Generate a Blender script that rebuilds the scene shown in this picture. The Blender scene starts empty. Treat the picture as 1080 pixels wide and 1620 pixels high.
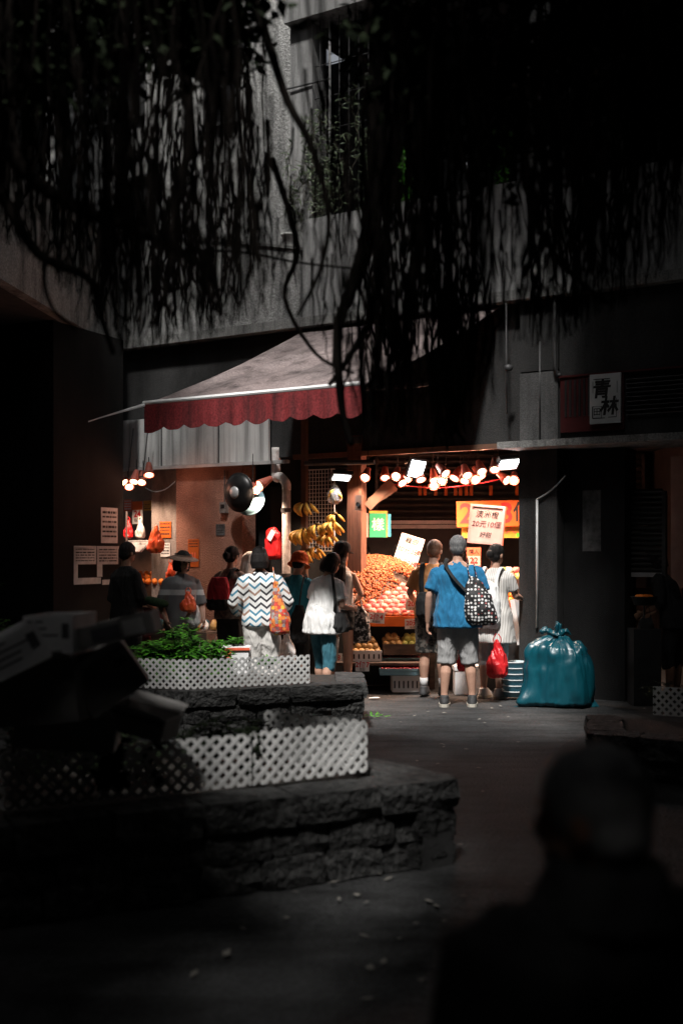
import bpy, bmesh, math, random
from math import sin, cos, pi, radians, sqrt, atan2
from mathutils import Vector, Matrix, noise
import numpy as np

# ------------------------------------------------------------------ camera, sky, sun, exposure
S = bpy.context.scene
COL = S.collection
F_PX, CX, HY, EYE = 1900.0, 540.0, 875.0, 1.55
cam_d = bpy.data.cameras.new('camera')
cam = bpy.data.objects.new('camera', cam_d); COL.objects.link(cam)
cam.location = (0, 0, EYE); cam.rotation_euler = (pi / 2, 0, 0)
cam_d.sensor_fit = 'VERTICAL'; cam_d.sensor_height = 36.0; cam_d.sensor_width = 24.0
cam_d.lens = F_PX / 1620 * 36; cam_d.shift_y = (HY - 810) / 1620
cam_d.clip_start = 0.1; cam_d.clip_end = 500
cam_d.dof.use_dof = True; cam_d.dof.focus_distance = 12.1; cam_d.dof.aperture_fstop = 1.5
S.camera = cam
SUN_EL, SUN_AZ = radians(57), radians(192)          # azimuth of the sun seen from the court: behind the camera, a little left
w = bpy.data.worlds.new('World'); S.world = w; w.use_nodes = True
nt = w.node_tree; nt.nodes.clear()
sky = nt.nodes.new('ShaderNodeTexSky'); sky.sky_type = 'NISHITA'; sky.sun_disc = False
sky.sun_elevation = SUN_EL; sky.sun_rotation = SUN_AZ; sky.dust_density = 3.0; sky.air_density = 1.0
hs = nt.nodes.new('ShaderNodeHueSaturation'); hs.inputs['Saturation'].default_value = 0.25
bg = nt.nodes.new('ShaderNodeBackground'); bg.inputs[1].default_value = 0.06
wo = nt.nodes.new('ShaderNodeOutputWorld')
nt.links.new(sky.outputs[0], hs.inputs['Color']); nt.links.new(hs.outputs[0], bg.inputs[0]); nt.links.new(bg.outputs[0], wo.inputs[0])
sl = bpy.data.lights.new('sun', 'SUN'); sl.energy = 4.6; sl.angle = radians(5); sl.color = (1.0, 0.97, 0.93)
sun = bpy.data.objects.new('sun', sl); COL.objects.link(sun)
to_sun = Vector((sin(SUN_AZ) * cos(SUN_EL), cos(SUN_AZ) * cos(SUN_EL), sin(SUN_EL)))
sun.rotation_euler = to_sun.to_track_quat('Z', 'Y').to_euler()
S.view_settings.view_transform = 'Standard'; S.view_settings.look = 'None'
S.view_settings.exposure = 0.5; S.view_settings.gamma = 1.0; S.view_settings.use_curve_mapping = False
S.render.engine = 'CYCLES'; S.cycles.use_denoising = True; S.cycles.max_bounces = 6
S.cycles.diffuse_bounces = 3; S.cycles.glossy_bounces = 2; S.cycles.transparent_max_bounces = 8; S.cycles.sample_clamp_indirect = 4.0

# ------------------------------------------------------------------ helpers
random.seed(7)
R = random.Random(11)
V = Vector
def at(px, py, Y): return V(((px - CX) / F_PX * Y, Y, EYE + (HY - py) / F_PX * Y))
A0 = V((-0.46, 14.7, 0)); FE = V((0.838, -0.546, 0)).normalized(); FI = V((-FE.y, FE.x, 0)); FA = atan2(FE.y, FE.x)
def fl(t, y=0, z=0): return A0 + FE * t + FI * y + V((0, 0, z))
def fpx(px, py=HY, y=0.0):
    """facade coordinates (along, into, up) of the surface seen at a spot, for a plane y metres behind the facade"""
    u = (px - CX) / F_PX
    t = (u * (A0.y + y * FI.y) - A0.x - y * FI.x) / (FE.x - u * FE.y)
    Y = A0.y + t * FE.y + y * FI.y
    return V((t, y, EYE + (HY - py) / F_PX * Y))

class MB:
    def __init__(s): s.v = []; s.f = []; s.m = []; s.mi = 0
    def add(s, vs, fs):
        b = len(s.v); s.v.extend([V(p) for p in vs]); s.f.extend([[i + b for i in f] for f in fs]); s.m.extend([s.mi] * len(fs)); return s
    def box(s, a, b):
        x0, y0, z0 = a; x1, y1, z1 = b
        return s.add([(x0,y0,z0),(x1,y0,z0),(x1,y1,z0),(x0,y1,z0),(x0,y0,z1),(x1,y0,z1),(x1,y1,z1),(x0,y1,z1)],
                     [(0,3,2,1),(4,5,6,7),(0,1,5,4),(1,2,6,5),(2,3,7,6),(3,0,4,7)])
    def obox(s, c, size, M3):
        h = V(size) / 2; b = len(s.v)
        s.box(-h, h)
        for i in range(b, b + 8): s.v[i] = V(c) + M3 @ s.v[i]
        return s
    def prism(s, poly, d):
        """closed prism: polygon points (3-D, planar) swept by the vector d"""
        n = len(poly); d = V(d); P = [V(p) for p in poly]
        return s.add(P + [p + d for p in P], [list(range(n))[::-1], list(range(n, 2 * n))] + [(i, (i + 1) % n, n + (i + 1) % n, n + i) for i in range(n)])
    def tube(s, pts, r, seg=8, flat=1.0, caps=True, up=None):
        pts = [V(p) for p in pts]; n = len(pts)
        if not hasattr(r, '__len__'): r = [r] * n
        tang = [(pts[min(i + 1, n - 1)] - pts[max(i - 1, 0)]).normalized() for i in range(n)]
        a = V(up) if up else (V((0, 0, 1)) if abs(tang[0].z) < 0.9 else V((1, 0, 0)))
        vs = []; fs = []
        nrm = (a - tang[0] * a.dot(tang[0])).normalized()
        for i in range(n):
            nrm = (nrm - tang[i] * nrm.dot(tang[i])).normalized(); bi = tang[i].cross(nrm)
            for k in range(seg):
                th = 2 * pi * k / seg
                vs.append(pts[i] + nrm * (cos(th) * r[i] * flat) + bi * (sin(th) * r[i]))
        for i in range(n - 1):
            for k in range(seg):
                k2 = (k + 1) % seg
                fs.append((i * seg + k, i * seg + k2, (i + 1) * seg + k2, (i + 1) * seg + k))
        if caps: fs.append(list(range(seg))[::-1]); fs.append([(n - 1) * seg + k for k in range(seg)])
        return s.add(vs, fs)
    def loft(s, rings, seg=20, ex=2.0):
        """rings (cx, cy, z, rx, ry), horizontal super-ellipses, bottom to top or any order; closed"""
        vs = []; fs = []
        for (cx, cy, z, rx, ry) in rings:
            for k in range(seg):
                th = 2 * pi * k / seg; c, q = cos(th), sin(th)
                vs.append((cx + rx * math.copysign(abs(c) ** (2 / ex), c), cy + ry * math.copysign(abs(q) ** (2 / ex), q), z))
        n = len(rings)
        for i in range(n - 1):
            for k in range(seg):
                k2 = (k + 1) % seg
                fs.append((i * seg + k, i * seg + k2, (i + 1) * seg + k2, (i + 1) * seg + k))
        fs.append(list(range(seg))[::-1]); fs.append([(n - 1) * seg + k for k in range(seg)])
        return s.add(vs, fs)
    def ell(s, c, r, seg=12, rings=8, M3=None):
        vs = [V((0, 0, -1))]; fs = []
        for i in range(1, rings):
            ph = -pi / 2 + pi * i / rings
            for k in range(seg): vs.append(V((cos(ph) * cos(2 * pi * k / seg), cos(ph) * sin(2 * pi * k / seg), sin(ph))))
        vs.append(V((0, 0, 1)))
        for k in range(seg): fs.append((0, 1 + (k + 1) % seg, 1 + k))
        for i in range(rings - 2):
            for k in range(seg):
                a = 1 + i * seg; k2 = (k + 1) % seg
                fs.append((a + k, a + k2, a + seg + k2, a + seg + k))
        a = 1 + (rings - 2) * seg
        for k in range(seg): fs.append((a + k, a + (k + 1) % seg, len(vs) - 1))
        r = V(r) if hasattr(r, '__len__') else V((r, r, r)); out = []
        for p in vs:
            q = V((p.x * r.x, p.y * r.y, p.z * r.z))
            out.append(V(c) + (M3 @ q if M3 else q))
        return s.add(out, fs)
    def lathe(s, prof, seg=16, M=None, closed=False):
        vs = []; fs = []
        for (r, z) in prof:
            for k in range(seg):
                p = V((r * cos(2 * pi * k / seg), r * sin(2 * pi * k / seg), z)); vs.append(M @ p if M else p)
        n = len(prof)
        for i in range(n - 1):
            for k in range(seg):
                k2 = (k + 1) % seg; fs.append((i * seg + k, i * seg + k2, (i + 1) * seg + k2, (i + 1) * seg + k))
        if closed: fs.append(list(range(seg))[::-1]); fs.append([(n - 1) * seg + k for k in range(seg)])
        return s.add(vs, fs)
    def mesh(s, name='m', smooth=False):
        me = bpy.data.meshes.new(name); me.from_pydata([tuple(p) for p in s.v], [], [tuple(f) for f in s.f])
        if any(s.m): me.polygons.foreach_set('material_index', s.m)
        if smooth: me.polygons.foreach_set('use_smooth', [True] * len(me.polygons))
        me.update(); return me
    def build(s, name, mat, parent=None, smooth=False, **k): return link(name, s.mesh(name, smooth), mat, parent, **k)

def link(name, me, mat, parent=None, loc=None, rot=None, label=None, cat=None, group=None, kind=None):
    o = bpy.data.objects.new(name, me); COL.objects.link(o); o.parent = parent
    if mat is not None and me is not None:
        for q in (mat if isinstance(mat, (list, tuple)) else [mat]):
            if len(me.materials) < (len(mat) if isinstance(mat, (list, tuple)) else 1): me.materials.append(q)
    if loc is not None: o.location = loc
    if rot is not None: o.rotation_euler = rot if hasattr(rot, '__len__') else (0, 0, rot)
    return tag(o, label, cat, group, kind)
def tag(o, label=None, cat=None, group=None, kind=None):
    for k, v in (('label', label), ('category', cat), ('group', group), ('kind', kind)):
        if v: o[k] = v
    return o
def thing(name, label, cat, loc=(0, 0, 0), rot=0.0, group=None, scale=1.0, kind=None):
    o = bpy.data.objects.new(name, None); COL.objects.link(o); o.empty_display_size = 0.1
    o.location = loc; o.rotation_euler = rot if hasattr(rot, '__len__') else (0, 0, rot); o.scale = (scale,) * 3
    return tag(o, label, cat, group, kind)
def fthing(name, label, cat, t=0, y=0, z=0, rot=0.0, group=None): return thing(name, label, cat, fl(t, y, z), FA + rot, group)

def remesh(mb, vox, sm=3):
    o = bpy.data.objects.new('tmp', mb.mesh('tmp')); COL.objects.link(o)
    r = o.modifiers.new('r', 'REMESH'); r.mode = 'VOXEL'; r.voxel_size = vox; r.adaptivity = 0
    if sm: q = o.modifiers.new('s', 'SMOOTH'); q.factor = 0.5; q.iterations = sm
    bpy.context.view_layer.update()
    me = bpy.data.meshes.new_from_object(o.evaluated_get(bpy.context.evaluated_depsgraph_get()))
    old = o.data; bpy.data.objects.remove(o); bpy.data.meshes.remove(old)
    me.materials.clear()
    me.polygons.foreach_set('use_smooth', [True] * len(me.polygons))
    return me
def wrinkle(me, amp=0.006, fx=11.0, fz=4.0, seed=0.0, skew=0.6, fine=0.35):
    me.update(); nr = [v.normal.copy() for v in me.vertices]
    for v, n in zip(me.vertices, nr):
        p = v.co
        q = V((p.x * fx + p.z * skew * fx * 0.35, p.y * fx, p.z * fz + seed))
        a = 1 - 2 * abs(noise.noise(q)); b = noise.noise(q * 2.7 + V((3, 1, seed)))
        v.co = p + n * amp * (a * 0.75 - 0.35 + fine * b)
    me.update(); return me
def cloth(mb, name, mat, parent, vox=0.012, amp=0.006, sm=3, **k):
    return link(name, wrinkle(remesh(mb, vox, sm), amp, **k), mat, parent)

def text(name, s, size, mat, parent, loc, rot=(pi / 2, 0, 0), bold=0.0, ext=0.0006, shear=0.0, label=None):
    cu = bpy.data.curves.new('t', 'FONT'); cu.body = s; cu.size = size; cu.align_x = 'CENTER'; cu.align_y = 'CENTER'
    cu.extrude = ext; cu.offset = bold * size; cu.shear = shear; cu.resolution_u = 3
    o = bpy.data.objects.new('t', cu); COL.objects.link(o); bpy.context.view_layer.update()
    me = bpy.data.meshes.new_from_object(o.evaluated_get(bpy.context.evaluated_depsgraph_get()))
    bpy.data.objects.remove(o); bpy.data.curves.remove(cu); me.materials.clear()
    return link(name, me, mat, parent, loc=loc, rot=rot, label=label)

# ------------------------------------------------------------------ materials
def base(name):
    m = bpy.data.materials.new(name); m.use_nodes = True; t = m.node_tree
    return m, t, t.nodes['Principled BSDF']
def N(t, kind, **k):
    n = t.nodes.new(kind)
    for a, b in k.items():
        if a in n.inputs: n.inputs[a].default_value = b
        else: setattr(n, a, b)
    return n
def rgb(c): return (c[0], c[1], c[2], 1)
def mat(name, c, c2=None, sc=6.0, rough=0.8, bump=0.0, bsc=60.0, metal=0.0, stretch=(1, 1, 1), rnd=0.0, lo=0.35, hi=0.65, spec=0.4, emit=None, es=0.0, trans=0.0, bdist=0.01, sheen=0.0, detail=6.0, folds=0.0):
    m, t, p = base(name); L = t.links.new
    p.inputs['Roughness'].default_value = rough; p.inputs['Metallic'].default_value = metal; p.inputs['Specular IOR Level'].default_value = spec
    p.inputs['Base Color'].default_value = rgb(c)
    tc = N(t, 'ShaderNodeTexCoord'); mp = N(t, 'ShaderNodeMapping'); mp.inputs['Scale'].default_value = stretch
    L(tc.outputs['Object'], mp.inputs[0]); last = None
    oi = N(t, 'ShaderNodeObjectInfo') if rnd else None
    src = mp.outputs[0]
    if rnd:
        ad = N(t, 'ShaderNodeVectorMath', operation='ADD'); L(src, ad.inputs[0])
        ms = N(t, 'ShaderNodeMath', operation='MULTIPLY'); L(oi.outputs['Random'], ms.inputs[0]); ms.inputs[1].default_value = 37.0
        L(ms.outputs[0], ad.inputs[1]); src = ad.outputs[0]
    if c2 is not None:
        nz = N(t, 'ShaderNodeTexNoise', Scale=sc, Detail=detail, Roughness=0.62); L(src, nz.inputs['Vector'])
        cr = N(t, 'ShaderNodeValToRGB'); cr.color_ramp.elements[0].position = lo; cr.color_ramp.elements[1].position = hi
        cr.color_ramp.elements[0].color = rgb(c); cr.color_ramp.elements[1].color = rgb(c2)
        L(nz.outputs['Fac'], cr.inputs[0]); last = cr.outputs[0]
    if rnd:
        hv = N(t, 'ShaderNodeHueSaturation'); mr = N(t, 'ShaderNodeMapRange'); L(oi.outputs['Random'], mr.inputs[0])
        mr.inputs[3].default_value = 1 - rnd; mr.inputs[4].default_value = 1 + rnd; L(mr.outputs[0], hv.inputs['Value'])
        if last is not None: L(last, hv.inputs['Color'])
        else: hv.inputs['Color'].default_value = rgb(c)
        last = hv.outputs[0]
    if last is not None: L(last, p.inputs['Base Color'])
    if folds:
        fm = N(t, 'ShaderNodeMapping'); fm.inputs['Scale'].default_value = (1, 1, 0.32); fm.inputs['Rotation'].default_value = (0.15, 0.35, 0.4); L(tc.outputs['Object'], fm.inputs[0])
        fn_ = N(t, 'ShaderNodeTexNoise', Scale=13.0, Detail=2.5, Distortion=0.8); L(fm.outputs[0], fn_.inputs['Vector'])
        fb1 = N(t, 'ShaderNodeBump', Strength=folds, Distance=0.06); L(fn_.outputs['Fac'], fb1.inputs['Height']); L(fb1.outputs[0], p.inputs['Normal'])
    if bump:
        bn = N(t, 'ShaderNodeTexNoise', Scale=bsc, Detail=5.0); L(src, bn.inputs['Vector'])
        bp = N(t, 'ShaderNodeBump', Strength=bump, Distance=bdist); L(bn.outputs['Fac'], bp.inputs['Height'])
        if folds: L(fb1.outputs[0], bp.inputs['Normal'])
        L(bp.outputs[0], p.inputs['Normal'])
    if emit: p.inputs['Emission Color'].default_value = rgb(emit); p.inputs['Emission Strength'].default_value = es
    if trans: p.inputs['Transmission Weight'].default_value = trans
    if sheen: p.inputs['Sheen Weight'].default_value = sheen
    return m
def leaf_mat(name, c, c2, rough=0.45, spec=0.3):
    m, t, p = base(name); L = t.links.new
    g = N(t, 'ShaderNodeNewGeometry'); cr = N(t, 'ShaderNodeValToRGB')
    cr.color_ramp.elements[0].color = rgb(c); cr.color_ramp.elements[1].color = rgb(c2)
    L(g.outputs['Random Per Island'], cr.inputs[0]); L(cr.outputs[0], p.inputs['Base Color'])
    p.inputs['Roughness'].default_value = rough; p.inputs['Specular IOR Level'].default_value = spec
    return m
def island_mat(name, stops, rough=0.5, bump=0.0, bsc=80, spec=0.4):
    m, t, p = base(name); L = t.links.new
    g = N(t, 'ShaderNodeNewGeometry'); cr = N(t, 'ShaderNodeValToRGB'); e = cr.color_ramp.elements
    while len(e) < len(stops): e.new(0.5)
    for i, (q, c) in enumerate(stops): e[i].position = q; e[i].color = rgb(c)
    L(g.outputs['Random Per Island'], cr.inputs[0]); L(cr.outputs[0], p.inputs['Base Color'])
    p.inputs['Roughness'].default_value = rough; p.inputs['Specular IOR Level'].default_value = spec
    return m
def stained(name, c, c2, dark, rough=0.9, bump=0.5, bsc=90, vsc=(3.0, 3.0, 0.25)):
    """plaster with grain and rain streaks running down it"""
    m, t, p = base(name); L = t.links.new
    tc = N(t, 'ShaderNodeTexCoord'); p.inputs['Roughness'].default_value = rough; p.inputs['Specular IOR Level'].default_value = 0.25
    n1 = N(t, 'ShaderNodeTexNoise', Scale=1.3, Detail=7.0, Roughness=0.65); L(tc.outputs['Object'], n1.inputs['Vector'])
    r1 = N(t, 'ShaderNodeValToRGB'); r1.color_ramp.elements[0].position = 0.3; r1.color_ramp.elements[1].position = 0.7
    r1.color_ramp.elements[0].color = rgb(c); r1.color_ramp.elements[1].color = rgb(c2); L(n1.outputs['Fac'], r1.inputs[0])
    mp = N(t, 'ShaderNodeMapping'); mp.inputs['Scale'].default_value = vsc; L(tc.outputs['Object'], mp.inputs[0])
    n2 = N(t, 'ShaderNodeTexNoise', Scale=3.0, Detail=6.0, Roughness=0.6); L(mp.outputs[0], n2.inputs['Vector'])
    r2 = N(t, 'ShaderNodeValToRGB'); r2.color_ramp.elements[0].position = 0.45; r2.color_ramp.elements[1].position = 0.72; L(n2.outputs['Fac'], r2.inputs[0])
    mx = N(t, 'ShaderNodeMix', data_type='RGBA'); L(r2.outputs[0], mx.inputs[0]); L(r1.outputs[0], mx.inputs[6]); mx.inputs[7].default_value = rgb(dark)
    n3 = N(t, 'ShaderNodeTexNoise', Scale=bsc, Detail=3.0); L(tc.outputs['Object'], n3.inputs['Vector'])
    r3 = N(t, 'ShaderNodeMapRange'); r3.inputs[1].default_value = 0.3; r3.inputs[2].default_value = 0.7; r3.inputs[3].default_value = 0.6; r3.inputs[4].default_value = 1.25; L(n3.outputs['Fac'], r3.inputs[0])
    m2 = N(t, 'ShaderNodeMix', data_type='RGBA', blend_type='MULTIPLY'); m2.inputs[0].default_value = 1.0; L(mx.outputs[2], m2.inputs[6]); L(r3.outputs[0], m2.inputs[7])
    L(m2.outputs[2], p.inputs['Base Color'])
    bp = N(t, 'ShaderNodeBump', Strength=bump, Distance=0.02); L(n3.outputs['Fac'], bp.inputs['Height']); L(bp.outputs[0], p.inputs['Normal'])
    return m

M = {}
M['asphalt'] = stained('asphalt', (0.038, 0.039, 0.04), (0.075, 0.076, 0.077), (0.018, 0.018, 0.018), rough=0.8, bump=1.0, bsc=48, vsc=(0.5, 1.5, 1))
M['roughcast'] = stained('roughcast', (0.28, 0.28, 0.275), (0.40, 0.40, 0.39), (0.10, 0.10, 0.10), bump=1.0, bsc=42, vsc=(1.6, 1.6, 0.25))
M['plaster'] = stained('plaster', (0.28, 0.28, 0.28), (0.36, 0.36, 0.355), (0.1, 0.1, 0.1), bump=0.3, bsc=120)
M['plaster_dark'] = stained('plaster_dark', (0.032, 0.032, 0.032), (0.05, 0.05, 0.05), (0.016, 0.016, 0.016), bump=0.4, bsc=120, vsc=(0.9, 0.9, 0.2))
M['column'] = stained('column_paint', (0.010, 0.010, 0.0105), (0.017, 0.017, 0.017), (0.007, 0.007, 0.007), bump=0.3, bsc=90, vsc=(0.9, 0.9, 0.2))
M['stucco_red'] = stained('stucco_red', (0.34, 0.17, 0.12), (0.42, 0.22, 0.16), (0.16, 0.08, 0.06), bump=1.0, bsc=75, vsc=(0.5, 0.5, 0.35))
M['plaster_old'] = stained('plaster_old', (0.22, 0.20, 0.19), (0.32, 0.29, 0.27), (0.08, 0.06, 0.05), bump=0.4, bsc=80, vsc=(1.2, 1.2, 0.5))
M['ledge'] = stained('ledge_concrete', (0.20, 0.20, 0.195), (0.28, 0.28, 0.27), (0.09, 0.09, 0.09), bump=0.4, bsc=70)
M['zinc'] = stained('zinc_sheet', (0.42, 0.42, 0.42), (0.56, 0.56, 0.55), (0.12, 0.12, 0.118), rough=0.5, bump=0.1, bsc=260, vsc=(3.0, 3.0, 0.12))
M['steel'] = mat('steel_dark', (0.05, 0.05, 0.052), (0.09, 0.09, 0.09), rough=0.5, metal=0.3, bump=0.1)
M['steel_light'] = mat('steel_light', (0.42, 0.42, 0.42), (0.55, 0.55, 0.55), rough=0.45, metal=0.4)
M['black'] = mat('black_plastic', (0.015, 0.015, 0.016), (0.03, 0.03, 0.03), rough=0.5)
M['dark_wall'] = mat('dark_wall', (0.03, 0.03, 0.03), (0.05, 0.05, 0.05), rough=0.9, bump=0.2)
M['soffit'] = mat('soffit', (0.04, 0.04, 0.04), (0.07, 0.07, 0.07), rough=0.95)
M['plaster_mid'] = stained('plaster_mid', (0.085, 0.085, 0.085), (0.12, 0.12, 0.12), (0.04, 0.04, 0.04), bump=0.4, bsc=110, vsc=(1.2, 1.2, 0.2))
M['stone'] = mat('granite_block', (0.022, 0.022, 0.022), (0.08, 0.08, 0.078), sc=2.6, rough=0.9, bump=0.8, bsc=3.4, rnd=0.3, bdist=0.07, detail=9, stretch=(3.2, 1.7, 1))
M['mortar'] = mat('mortar', (0.05, 0.05, 0.05), (0.08, 0.08, 0.08), rough=1.0, bump=0.6)
M['soil'] = mat('soil', (0.02, 0.017, 0.014), (0.05, 0.045, 0.04), sc=30, rough=1.0, bump=1.0)
M['lattice'] = mat('white_lattice_plastic', (0.62, 0.62, 0.61), (0.78, 0.78, 0.77), sc=5, rough=0.55, bump=0.1)
M['awning_top'] = stained('awning_top', (0.21, 0.165, 0.16), (0.30, 0.25, 0.245), (0.07, 0.055, 0.055), bump=0.15, bsc=50, vsc=(1.5, 1.5, 1.5))
M['awning_red'] = stained('awning_red', (0.16, 0.018, 0.021), (0.22, 0.034, 0.036), (0.05, 0.012, 0.013), bump=0.1, bsc=50, rough=0.7)
M['white'] = mat('white_paint', (0.70, 0.70, 0.70), (0.82, 0.82, 0.82), sc=4, rough=0.5)
M['foam'] = mat('polystyrene', (0.72, 0.72, 0.72), (0.84, 0.84, 0.84), sc=3, rough=0.8, bump=0.2, bsc=220)
M['paper'] = mat('paper', (0.55, 0.55, 0.54), (0.75, 0.75, 0.73), sc=9, rough=0.9)
M['paper_grey'] = mat('paper_grey', (0.05, 0.05, 0.05), (0.12, 0.12, 0.12), sc=14, rough=0.9)
M['ink'] = mat('ink_black', (0.015, 0.015, 0.015), rough=0.7)
M['ink_red'] = mat('ink_red', (0.55, 0.02, 0.02), rough=0.7)
M['ink_brown'] = mat('ink_faded', (0.12, 0.02, 0.018), rough=0.7)
M['orange_card'] = mat('orange_card', (0.46, 0.085, 0.006), (0.52, 0.115, 0.01), sc=3, rough=0.6)
M['yellow_card'] = mat('yellow_card', (0.62, 0.30, 0.03), (0.68, 0.36, 0.05), sc=3, rough=0.6)
M['green_card'] = mat('green_card', (0.02, 0.33, 0.14), (0.03, 0.4, 0.18), sc=3, rough=0.5)
M['cyan_card'] = mat('cyan_card', (0.06, 0.42, 0.58), rough=0.5)
M['pink_card'] = mat('pink_plastic', (0.75, 0.42, 0.36), (0.85, 0.55, 0.48), sc=3, rough=0.25)
M['red_card'] = mat('red_card', (0.75, 0.12, 0.06), (0.8, 0.2, 0.1), sc=3, rough=0.5)
M['red_frame'] = mat('red_panel', (0.05, 0.004, 0.005), (0.075, 0.007, 0.008), sc=5, rough=0.6)
M['red_plastic'] = mat('red_bag_plastic', (0.55, 0.012, 0.02), (0.65, 0.03, 0.03), sc=5, rough=0.35, folds=0.55)
M['orange_plastic'] = mat('orange_bag_plastic', (0.75, 0.08, 0.03), (0.85, 0.16, 0.05), sc=8, rough=0.3, folds=0.55)
M['teal_plastic'] = mat('teal_sack_plastic', (0.002, 0.055, 0.08), (0.003, 0.085, 0.115), sc=4, rough=0.36, spec=0.6, bump=0.35, bsc=14, stretch=(1, 1, 0.35))
M['bucket'] = mat('pale_blue_bucket', (0.16, 0.30, 0.36), (0.22, 0.38, 0.44), sc=3, rough=0.5, rnd=0.15)
M['wood'] = mat('timber_post', (0.10, 0.042, 0.026), (0.19, 0.085, 0.052), sc=4, rough=0.7, stretch=(6, 6, 0.6), bump=0.3, bsc=30)
M['wood_dark'] = mat('dark_wood', (0.06, 0.04, 0.03), (0.12, 0.08, 0.06), sc=5, rough=0.7, stretch=(1, 5, 5), bump=0.2)
M['brass'] = mat('brass_brown', (0.16, 0.09, 0.06), (0.24, 0.13, 0.09), sc=5, rough=0.4, metal=0.3)
M['shutter'] = mat('shutter_steel', (0.035, 0.032, 0.03), (0.07, 0.065, 0.06), sc=6, rough=0.4, metal=0.5, stretch=(1, 1, 4))
M['pipe'] = mat('pale_pipe', (0.42, 0.38, 0.36), (0.68, 0.64, 0.62), sc=14, rough=0.6, bump=0.5, bsc=40)
M['carton'] = mat('grey_carton', (0.22, 0.21, 0.20), (0.30, 0.29, 0.28), sc=6, rough=0.9)
M['carton_white'] = mat('white_carton', (0.68, 0.68, 0.68), (0.78, 0.78, 0.78), sc=6, rough=0.85)
M['carton_print'] = mat('carton_print', (0.10, 0.10, 0.11), rough=0.9)
M['skin'] = mat('skin', (0.42, 0.24, 0.17), (0.50, 0.29, 0.21), sc=9, rough=0.55, bump=0.05)
M['skin_dark'] = mat('skin_tan', (0.24, 0.125, 0.08), (0.30, 0.16, 0.10), sc=9, rough=0.55)
M['hair'] = mat('hair_black', (0.008, 0.007, 0.007), (0.022, 0.019, 0.018), sc=30, rough=0.62, spec=0.15, stretch=(5, 5, 0.5), bump=0.6, bsc=60)
M['hair_grey'] = mat('hair_grey', (0.07, 0.07, 0.072), (0.24, 0.24, 0.24), sc=35, rough=0.6, stretch=(3, 3, 0.9), bump=0.7, bsc=70, lo=0.3, hi=0.7)
M['hair_white'] = mat('hair_pale_grey', (0.28, 0.28, 0.28), (0.42, 0.42, 0.41), sc=30, rough=0.7, stretch=(3, 3, 0.9), bump=0.5)
M['hair_brown'] = mat('hair_brown', (0.10, 0.045, 0.025), (0.20, 0.10, 0.06), sc=30, rough=0.5, stretch=(4, 4, 0.7), bump=0.6)
M['white_cloth'] = mat('white_cloth', (0.66, 0.66, 0.65), (0.76, 0.76, 0.75), sc=5, rough=0.9, bump=0.15, bsc=160, sheen=0.1, folds=0.55)
M['cream_cloth'] = mat('cream_cloth', (0.60, 0.58, 0.55), (0.68, 0.66, 0.63), sc=5, rough=0.9, bump=0.15, bsc=160, folds=0.55)
M['blue_cloth'] = mat('blue_cloth', (0.008, 0.125, 0.27), (0.011, 0.16, 0.32), sc=3, rough=0.85, bump=0.12, bsc=150, sheen=0.1, folds=0.55)
M['teal_cloth'] = mat('teal_cloth', (0.02, 0.20, 0.27), (0.03, 0.25, 0.32), sc=3, rough=0.85, bump=0.12, folds=0.55)
M['denim'] = mat('teal_denim', (0.02, 0.10, 0.14), (0.05, 0.17, 0.22), sc=9, rough=0.9, bump=0.2, bsc=120, folds=0.55)
M['grey_cloth'] = mat('grey_cloth', (0.30, 0.30, 0.30), (0.36, 0.36, 0.36), sc=4, rough=0.9, bump=0.15, folds=0.55)
M['grey_tee'] = mat('dark_grey_cloth', (0.15, 0.15, 0.155), (0.19, 0.19, 0.19), sc=4, rough=0.9, bump=0.15, folds=0.55)
M['black_cloth'] = mat('black_cloth', (0.012, 0.012, 0.013), (0.022, 0.022, 0.022), sc=5, rough=0.9, bump=0.15, folds=0.55)
M['orange_cloth'] = mat('orange_cloth', (0.46, 0.20, 0.07), (0.54, 0.25, 0.10), sc=4, rough=0.85, bump=0.12, folds=0.55)
M['hat_orange'] = mat('knit_orange', (0.62, 0.10, 0.02), (0.74, 0.15, 0.03), sc=4, rough=0.95, bump=0.9, bsc=70)
M['camo'] = mat('camouflage', (0.03, 0.03, 0.028), (0.17, 0.15, 0.13), sc=16, rough=0.9, lo=0.47, hi=0.53, detail=2, folds=0.55)
M['red_cloth'] = mat('red_cloth', (0.42, 0.015, 0.03), (0.5, 0.03, 0.04), sc=4, rough=0.8, folds=0.55)
M['patch_cloth'] = mat('mottled_cloth', (0.10, 0.07, 0.06), (0.32, 0.24, 0.20), sc=22, rough=0.85, detail=2)
M['floral'] = mat('floral_black_white', (0.015, 0.015, 0.015), (0.55, 0.53, 0.52), sc=24, rough=0.7, lo=0.53, hi=0.60, detail=3)
M['shoe'] = mat('dark_shoe', (0.02, 0.02, 0.022), (0.06, 0.06, 0.06), sc=20, rough=0.7)
M['sole'] = mat('shoe_sole', (0.45, 0.42, 0.36), rough=0.7)
M['sock'] = mat('white_sock', (0.6, 0.6, 0.6), rough=0.9)
M['eye'] = mat('eye', (0.02, 0.015, 0.012), rough=0.2)
M['lip'] = mat('lip', (0.30, 0.10, 0.08), rough=0.5)
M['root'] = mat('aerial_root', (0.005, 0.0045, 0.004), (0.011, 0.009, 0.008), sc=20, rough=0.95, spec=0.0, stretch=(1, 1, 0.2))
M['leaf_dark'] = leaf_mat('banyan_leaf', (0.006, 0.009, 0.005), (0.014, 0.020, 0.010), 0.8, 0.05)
M['leaf'] = leaf_mat('shrub_leaf', (0.006, 0.035, 0.005), (0.07, 0.26, 0.018), 0.5, 0.2)
M['leaf_pale'] = leaf_mat('vine_leaf', (0.03, 0.05, 0.025), (0.16, 0.20, 0.12))
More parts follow.
